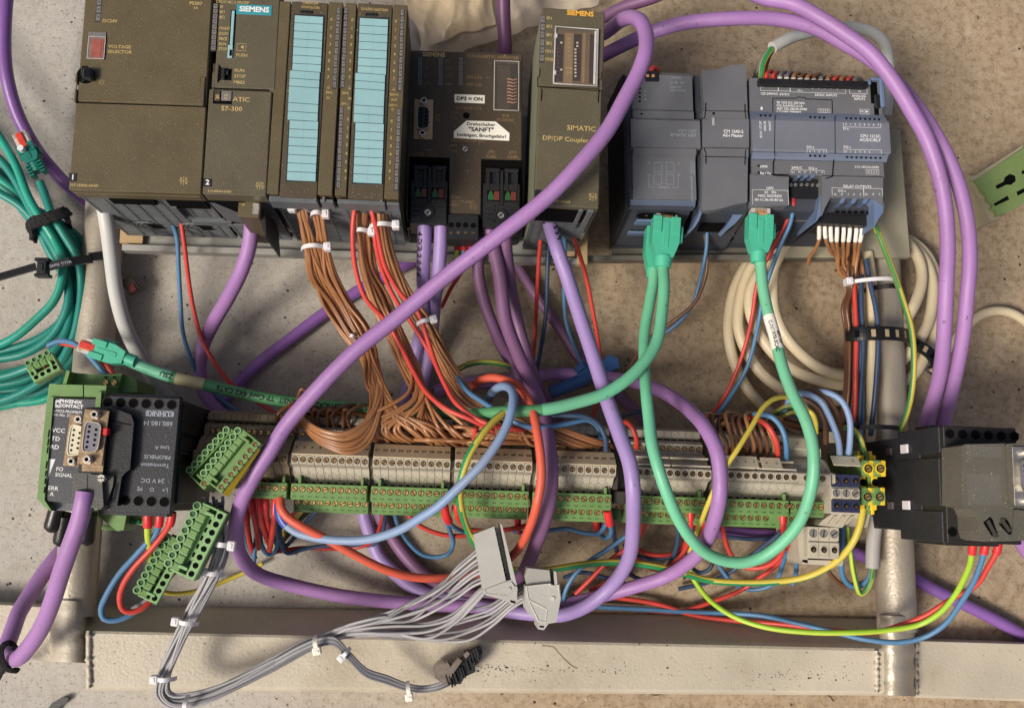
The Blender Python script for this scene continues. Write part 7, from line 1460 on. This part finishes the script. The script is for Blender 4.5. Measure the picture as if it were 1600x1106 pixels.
wire('dark blue wire along the shade below the right terminals', '1130,838,20 1180,842,18 1230,838,16 1290,835,12', dblue, 1.7)
wire('brown wire hanging in a bowl from the low grey terminals', '1287,876,40 1300,900,32 1320,914,28 1348,910,34 1362,896,44 1364,884,50', brownd, 1.7)
wire('blue wire dropping straight below the navy terminals', '1317,806,60 1317,846,52 1315,892,40 1323,910,34 1336,917,32 1354,908,40 1364,886,48', bluew, 2.1)
wire('thin green and yellow wire in a hanging loop left of the tube', '1325,822,56 1329,860,52 1335,900,46 1345,928,42 1357,917,44 1364,886,50', (limew, grnw), 1.9)
# three wires from the right box
sg = 'wires from the right charcoal box'
wire('lime wire from the right charcoal box sweeping along the beam to the left', '1520,848,130 1519,860,128 1516,880,122 1508,900,114 1493,928,102 1468,957,90 1437,975,80 1389,984,74 1324,988,70 1259,987,62 1194,979,52 1145,962,42 1110,938,32 1090,914,26 1080,896,24 1075,870,22', (limew, mat('lime_stripe', (150, 190, 50), .36, .06)), 2.0, .035, sg, rf=2.7)
wire('blue wire from the right charcoal box sweeping along the beam to the left', '1540,848,130 1538,860,128 1525,901,116 1502,940,100 1476,975,86 1444,995,76 1405,1003,70 1356,999,64 1307,988,56 1242,972,44 1194,962,30 1145,958,18 1080,956,12 1000,951,9 941,948,9 880,942,8', bluew, 1.9, .03, sg, rf=2.7)
wire('red wire from the right charcoal box running beside the lime one', '1560,848,130 1558,860,128 1545,884,120 1525,914,108 1486,936,94 1444,962,80 1405,977,68 1363,988,58 1307,985,48 1226,975,34 1145,969,20 1080,960,12 1030,944,9 970,934,8 920,930,8', redw, 1.9, .03, sg, rf=2.7)
# three wires from the left box
sg = 'wires from the left charcoal box'
wire('lime wire dropping from the left charcoal box behind the green plugs', '231,800,118 231,816,116 231,835,110 234,860,98 236,885,84 240,910,70', limew, 2.2, .16, sg, rf=3.0)
wire('blue wire looping out from the left charcoal box over the beam', '250,800,116 249,816,114 243,835,108 228,850,104 208,872,98 186,897,90 166,930,82 158,952,76 162,966,74 178,969,72 200,962,70 225,945,66 245,930,62', bluew, 2.0, .07, sg, rf=2.8)
wire('red wire looping out from the left charcoal box inside the blue one', '269,800,116 267,815,114 256,833,108 236,858,102 210,886,96 193,912,90 187,935,84 192,952,80 205,956,78 222,950,76 240,933,72 262,905,66 275,890,60', redw, 2.0, .07, sg, rf=2.8)
wire('grey wire under the pale green plugs', '208,950,66 225,940,72 240,928,76 255,915,76', dgreyw, 1.6)
wire('blue wire from the converter top toward the patch plug', '172,592,84 160,580,88 145,562,88 128,545,84 112,535,76 92,533,70 75,540,66', bluew, 1.9)
wire('red wire from the converter top beside the blue one', '182,592,84 172,578,86 160,565,84 140,548,78 118,540,70 95,536,62', redw, 1.9)
# ------------------------------------------------ thin grey bundle
gg = 'thin grey wires tied in a bundle'
cenG = [(342, 800, 112, 9), (346, 835, 104, 12), (344, 866, 100, 13), (330, 902, 96, 12), (306, 947, 92, 13), (287, 985, 88, 12), (269, 1027, 84, 13), (257, 1058, 80, 12), (255, 1082, 78, 12), (270, 1095, 78, 12), (312, 1090, 78, 12), (359, 1072, 78, 11), (424, 1038, 78, 12), (490, 1003, 78, 11)]
def fan(N, seed, ends, idx0, lab):
    rd = random.Random(seed); C = [(Vector(P(x, y, z)), h * (CAMH - z) / FPX) for x, y, z, h in cenG]
    for i in range(N):
        k = i + idx0 + .5; rr = math.sqrt(k / 20); a = k * 2.39996 + rd.uniform(-.4, .4); u, v = rr * math.cos(a), rr * math.sin(a); tw = rd.uniform(-.9, .9); pts = []
        for j, (c, h) in enumerate(C):
            T = (C[min(j + 1, len(C) - 1)][0] - C[max(j - 1, 0)][0]).normalized(); sd = T.cross(Vector((0, 0, 1))).normalized(); up = sd.cross(T); b_ = tw * j * .6
            uu = u * math.cos(b_) - v * math.sin(b_); vv = u * math.sin(b_) + v * math.cos(b_)
            pts.append(c + sd * uu * (h - 1) + up * vv * (h - 1) * .6)
        pts += parse(ends[i]); cable(lab, pts, 1.05, greyw if i % 3 else mat('mid_grey_insulation', (122, 120, 122), .4, .06, 40, .1), 'wire', 'wire', gg, n=8, step=3.2)
rf_ = random.Random(21); U = lambda a: rf_.uniform(-a, a)
e1 = []
for i in range(8):
    y = 862 + (i // 2) * 15 + (i % 2) * 6; q = i / 7
    e1.append(f'{540},{980 + U(4)},84 {596},{964 + q * 8 + U(5)},{86 + U(4)} {640 + U(6)},{945 + q * 22 + U(6)},{88 + U(5)} {684 + U(6)},{916 + q * 34 + U(4)},{92 + U(4)} {716},{y + 22 - q * 3},97 {738},{y + 3},101 {747 + i * 1.2},{y - 5},104')
e2 = []
for i in range(6):
    q = i / 5; e2.append(f'{548},{988 + U(4)},80 {612},{980 + q * 12 + U(5)},{82 + U(4)} {664 + U(6)},{974 + q * 18 + U(5)},{84 + U(4)} {704 + q * 6},{962 + q * 12 + U(4)},88 {730 + q * 8},{940 + q * 8},93 {748 + q * 8},{922 + q * 5},99 {756 + q * 6},{916 + q * 5},102')
e3 = []
for i in range(6):
    q = i / 5; e3.append(f'{552},{992 + U(3)},76 {628},{984 + q * 14 + U(4)},{74 + U(4)} {690},{968 + q * 34 + U(4)},{72 + U(3)} {730 + q * 4},{955 + q * 42 + U(3)},74 {768},{944 + q * 34},78 {800},{922 + q * 28},84 {824},{907 + q * 28},94')
fan(8, 11, e1, 0, 'thin grey wire fanning out to the upper side of the long grey plug'); fan(6, 12, e2, 8, 'thin grey wire reaching the foot of the long grey plug'); fan(6, 13, e3, 14, 'thin grey wire passing under the long grey plug to the short one')
for i in range(4):
    k = (i - 1.5) * 3.0
    cable('dark grey wire in the branch running to the black plug', f'430,{1036 + k},84 470,{1014 + k},86 498,{1003 + k},86 522,{1001 + k},86 545,{1024 + k},82 572,{1050 + k},76 604,{1061 + k},70 637,{1073 + k * .8},64 662,{1076 + k * .7},60 {688},{1071 + k * .8},60 700,{1064 + k},58', 1.25, dgreyw if i % 2 else greyw, 'wire', 'wire', 'grey wires to the black plug', n=8)
for i in range(7):
    cable('dark grey wire between the paired green plugs and the tied bundle', f'{318 + i * 5},{776 + (i % 3) * 5},{112 - i} {324 + i * 4},{795},{110 - i * 1.5} {334 + i * 2.4},{815},104 {340 + i * 1.2},{835},102', 1.12, dgreyw if i % 2 else greyw, 'wire', 'wire', 'grey wires behind the green plugs', n=8)
# ------------------------------------------------ cable ties
def tie(label, x, y, z, ang, ln, wd=4.2, m=nylon, head=1, h=8, cat='cable tie', group='white cable ties'):
    """a band across a bundle: ang = picture direction of the band in degrees (0 = to the right), ln = px length, head on that side"""
    k = (CAMH - z) / FPX; L = ln * k / 2; c = P(x, y, z); r = empty('cable_tie', label, cat, c, None, group); r.rotation_euler = (0, 0, R(-ang)); N = 14
    # arch over the bundle
    pts = [(-L + 2 * L * i / N, -h * .55 + h * math.sin(math.pi * i / N) ** .6) for i in range(N + 1)]
    vs = []
    for (px, pz) in pts: vs += [(px, -wd / 2 * .62, pz), (px, wd / 2 * .62, pz), (px, wd / 2 * .62, pz - 1.1), (px, -wd / 2 * .62, pz - 1.1)]
    fs = []
    for i in range(N):
        for q in range(4): fs.append((i * 4 + q, i * 4 + (q + 1) % 4, (i + 1) * 4 + (q + 1) % 4, (i + 1) * 4 + q))
    fs += [(0, 1, 2, 3), (N * 4 + 3, N * 4 + 2, N * 4 + 1, N * 4)]
    b = MB(); b.add(vs, fs); b.build('band', m, r)
    if head: b = MB(); b.cbox(head * L - 2.6, head * L + 2.6, -wd * .62, wd * .62, -h * .45, h * .25, .7); b.cbox(head * L - .6, head * L + .8, -wd * .3, wd * .3, h * .2, h * .25 + .5, .2); b.build('head', m, r)
    return r
for a in (('white tie flush under the first aqua strip, wide', 482, 316, 138, 3, 46, 5.2, nylon, -1, 7), ('white tie just below on the left bundle', 469, 325, 132, 0, 26, 4.6, nylon, -1, 9), ('white tie on the second bundle, slightly lower', 496, 334, 130, 0, 26, 4.6, nylon, 1, 9), ('white tie joining the two left brown bundles above the rail edge', 490, 386, 114, -2, 44, 4.6, nylon, 1, 11),
          ('white tie flush under the second aqua strip', 578, 318, 136, 2, 46, 4.2, nylon, -1, 7), ('white tie round the third brown bundle with its red wire', 565, 361, 124, 3, 32, 4.4, nylon, 1, 9), ('white tie round the rightmost brown bundle, big head to the right', 597, 352, 130, -3, 44, 4.6, nylon, 1, 10),
          ('white tie low on the left bundle, head facing the diagonal cable', 565, 535, 92, 0, 26, 5.0, nylon, 1, 9), ('thin white tie just left of it on the same bundle', 551, 526, 84, 20, 14, 4, nylon, 0, 9), ('white tie half hidden by the diagonal cable on the third bundle', 601, 514, 98, -14, 34, 4.2, nylon, 0, 9), ('white tie head poking out right of the diagonal cable', 664, 502, 100, -14, 28, 4.4, nylon, 1, 9),
          ('white tie at the top of the grey bundle beside the violet cable', 347, 851, 112, 6, 28, 5.2, nylon, 1, 8), ('white tie below it on the grey bundle', 332, 896, 104, 8, 30, 4.6, nylon, -1, 8), ('white tie where the grey bundle crosses the beam edge', 291, 973, 98, 8, 32, 4.6, nylon, -1, 8), ('white tie above the bottom bend of the grey bundle', 257, 1061, 90, 0, 30, 4.4, nylon, -1, 8), ('white tie at the bottom bend of the grey bundle', 290, 1100, 88, 94, 22, 4.4, nylon, 0, 8),
          ('cream tie where the grey wires branch', 493, 1005, 92, 78, 22, 4.6, paper, 1, 8), ('grey tie on the branch just below the fan', 540, 1020, 88, 132, 18, 4.2, nylon, 1, 7), ('cream tie on the branch near the black plug', 638, 1077, 74, 82, 22, 4.4, paper, 1, 7), ('long white tie round the bundle below the mounting plate', 1369, 438, 66, -3, 92, 4.6, nylon, -1, 12)):
    tie(*a)
for a in (('black tie round the right tube just under the white one', 1386, 450, 52, -1, 60, 6, bnylon, 0, 18), ('black tie behind the charcoal box across the right tube', 1372, 668, 58, 1, 86, 5.4, bnylon, -1, 16)): tie(*a, group='black cable ties')
# serrated black tie at the left
A = P(68, 419, 56); r = empty('cable_tie', 'black serrated cable tie pointing left from the teal coil, head in the middle', 'cable tie', A, None, 'black cable ties')
def seg(b, p, q, wd, z0, z1, m=0, teeth=0):
    a, c = P(*p, z0) - A, P(*q, z0) - A; d_ = (c - a); L = d_.length; d_.normalize(); n_ = Vector((-d_.y, d_.x, 0)) * wd / 2
    zz = [z0 - A.z, z1 - A.z]; vs = [(v.x, v.y, z) for z in (0, 1.4) for v in (a + n_, c + n_, c - n_, a - n_)]
    vs = [(x, y, (zz[0] if i % 4 in (0, 3) else zz[1]) + z) for i, (x, y, z) in enumerate(vs)]
    b.add(vs, [(4, 5, 6, 7), (3, 2, 1, 0), (0, 1, 5, 4), (1, 2, 6, 5), (2, 3, 7, 6), (3, 0, 4, 7)], m)
    for k in range(teeth):
        t = (k + .5) / teeth; c0 = a + (c - a) * t; z = zz[0] + (zz[1] - zz[0]) * t + 1.4
        s0 = c0 - d_ * L / teeth * .28; s1 = c0 + d_ * L / teeth * .28; vv = [s0 + n_ * .8, s1 + n_ * .8, s1 - n_ * .8, s0 - n_ * .8]
        b.add([(v.x, v.y, z) for v in vv] + [(v.x, v.y, z + .5) for v in vv], [(4, 5, 6, 7), (0, 1, 5, 4), (1, 2, 6, 5), (2, 3, 7, 6), (3, 0, 4, 7)], m)
b = MB(); seg(b, (-20, 439), (62, 420), 5.6, 48, 54, teeth=30); b.build('tail', bnylon, r)
b = MB(); seg(b, (78, 417), (110, 409), 6.2, 56, 56); seg(b, (110, 409), (140, 402), 6.2, 56, 50); seg(b, (140, 402), (178, 394), 6.2, 50, 44); b.build('band', bnylon, r)
b = MB(); b.cbox(-3.5, 3.5, -6.5, 6.5, -4, 4, .8); b.cbox(-5.5, 5, 4.5, 7, -4, 4, .6); b.cbox(-5, 5.5, -7, -4.6, -4, 4, .6); b.cbox(-1.5, 1.5, -3, 3, 3.5, 4.8, .4); b.build('head', bnylon, r)
b = MB(); q = P(95, 413, 58.2) - A; b.text('SAPIS TITFA', q.x, q.y, 2.6, 2.2, 0, 14); b.build('lettering', greyp, r)
# velcro strap
def strap(label, pts, wd, m, name='strap', th=2.2, cat='strap', window=0, fuzz=0, group=None):
    c = spline([P(*p) for p in pts], 1.6); o0 = c[0].copy(); c = [p - o0 for p in c]; vs = []; rd = random.Random(3)
    for i, p in enumerate(c):
        T = (c[min(i + 1, len(c) - 1)] - c[max(i - 1, 0)]).normalized(); U = Vector((0, 0, 1)); sd = T.cross(U).normalized(); up = sd.cross(T); f_ = lambda: rd.uniform(-fuzz, fuzz)
        for (a, h_) in ((-.5, 0), (-.5, 1), (-.25, 1.15), (0, 1.2), (.25, 1.15), (.5, 1), (.5, 0)): vs.append(p + sd * (wd * a + f_()) + up * (th * h_ + f_()))
    k = 7; fs = [(i * k + q, i * k + (q + 1) % k, (i + 1) * k + (q + 1) % k, (i + 1) * k + q) for i in range(len(c) - 1) for q in range(k)] + [tuple(range(k)), tuple(range((len(c) - 1) * k, len(c) * k))]
    r = empty(name, label, cat, o0, None, group); b = MB(); b.add(vs, fs); b.build('band', m, r)
    if window:
        n_ = window
        for j in range(n_):
            i = int((j + .5) / n_ * (len(c) - 1)); p = c[i]; T = (c[min(i + 1, len(c) - 1)] - c[max(i - 1, 0)]).normalized(); sd = T.cross(Vector((0, 0, 1))).normalized(); up = sd.cross(T); w2, l2 = wd * .27, 1.75
            q = [p + up * th * 1.24 + sd * a + T * e for a, e in ((-w2, -l2), (-w2, l2), (w2, l2), (w2, -l2))]
            b = MB(); b.add(q, [(0, 1, 2, 3)]); b.build('opening', m if False else (mat('opening_tan', (170, 150, 118), .5, .1) if j % 2 or j > 3 else hole), r)
    return r
strap('fuzzy black hook and loop strap round the teal coil', [(60, 372, 20), (51, 362, 40), (52, 350, 50), (66, 345, 55), (86, 338, 56), (102, 333, 52), (108, 342, 38), (112, 352, 24)], 8.5, velcro, fuzz=.45, th=2.6)
strap('fuzzy black cord looped round the violet cable at the bottom left', [(27, 1046, 60), (14, 1044, 68), (4, 1030, 74), (3, 1012, 74), (12, 1004, 72), (22, 1006, 66), (28, 1014, 56)], 3.6, velcro, fuzz=.2, th=1.6)
strap('dark cord running off the bottom left corner', [(8, 1036, 60), (3, 1046, 50), (-6, 1062, 40)], 5, velcro, fuzz=.3)
strap('black perforated strap round the bundle and the right tube', [(1326, 527, 40), (1328, 524, 54), (1345, 522, 62), (1370, 521, 64), (1400, 522, 60), (1414, 525, 50), (1418, 530, 36)], 10.5, bnylon, window=9, group='perforated black straps')
strap('black perforated strap tail curling over the beige coil', [(1424, 534, 30), (1434, 541, 32), (1446, 548, 32), (1456, 558, 30), (1460, 572, 26), (1452, 582, 22)], 9, bnylon, window=5, group='perforated black straps')

r = empty('patch_plug_tip', 'reddish clear patch plug tip lying in the shade right of the left tube', 'connector', P(205, 447, 14)); r.rotation_euler = (0, 0, R(-55))
b = MB(); b.cbox(-7, 6, -4.5, 4.5, -4, 3, .6); b.build('body', mat('shaded_clear', (110, 92, 76), .2, .2, 200, .2, alpha=.8), r); b = MB(); b.cbox(0, 6.5, -3, 3, 2.5, 4.5, .5); b.build('latch', mat('shaded_red_clear', (104, 42, 32), .3, .2, 200, .2), r)  # shade on the tip is put into its darkened clear and red colours
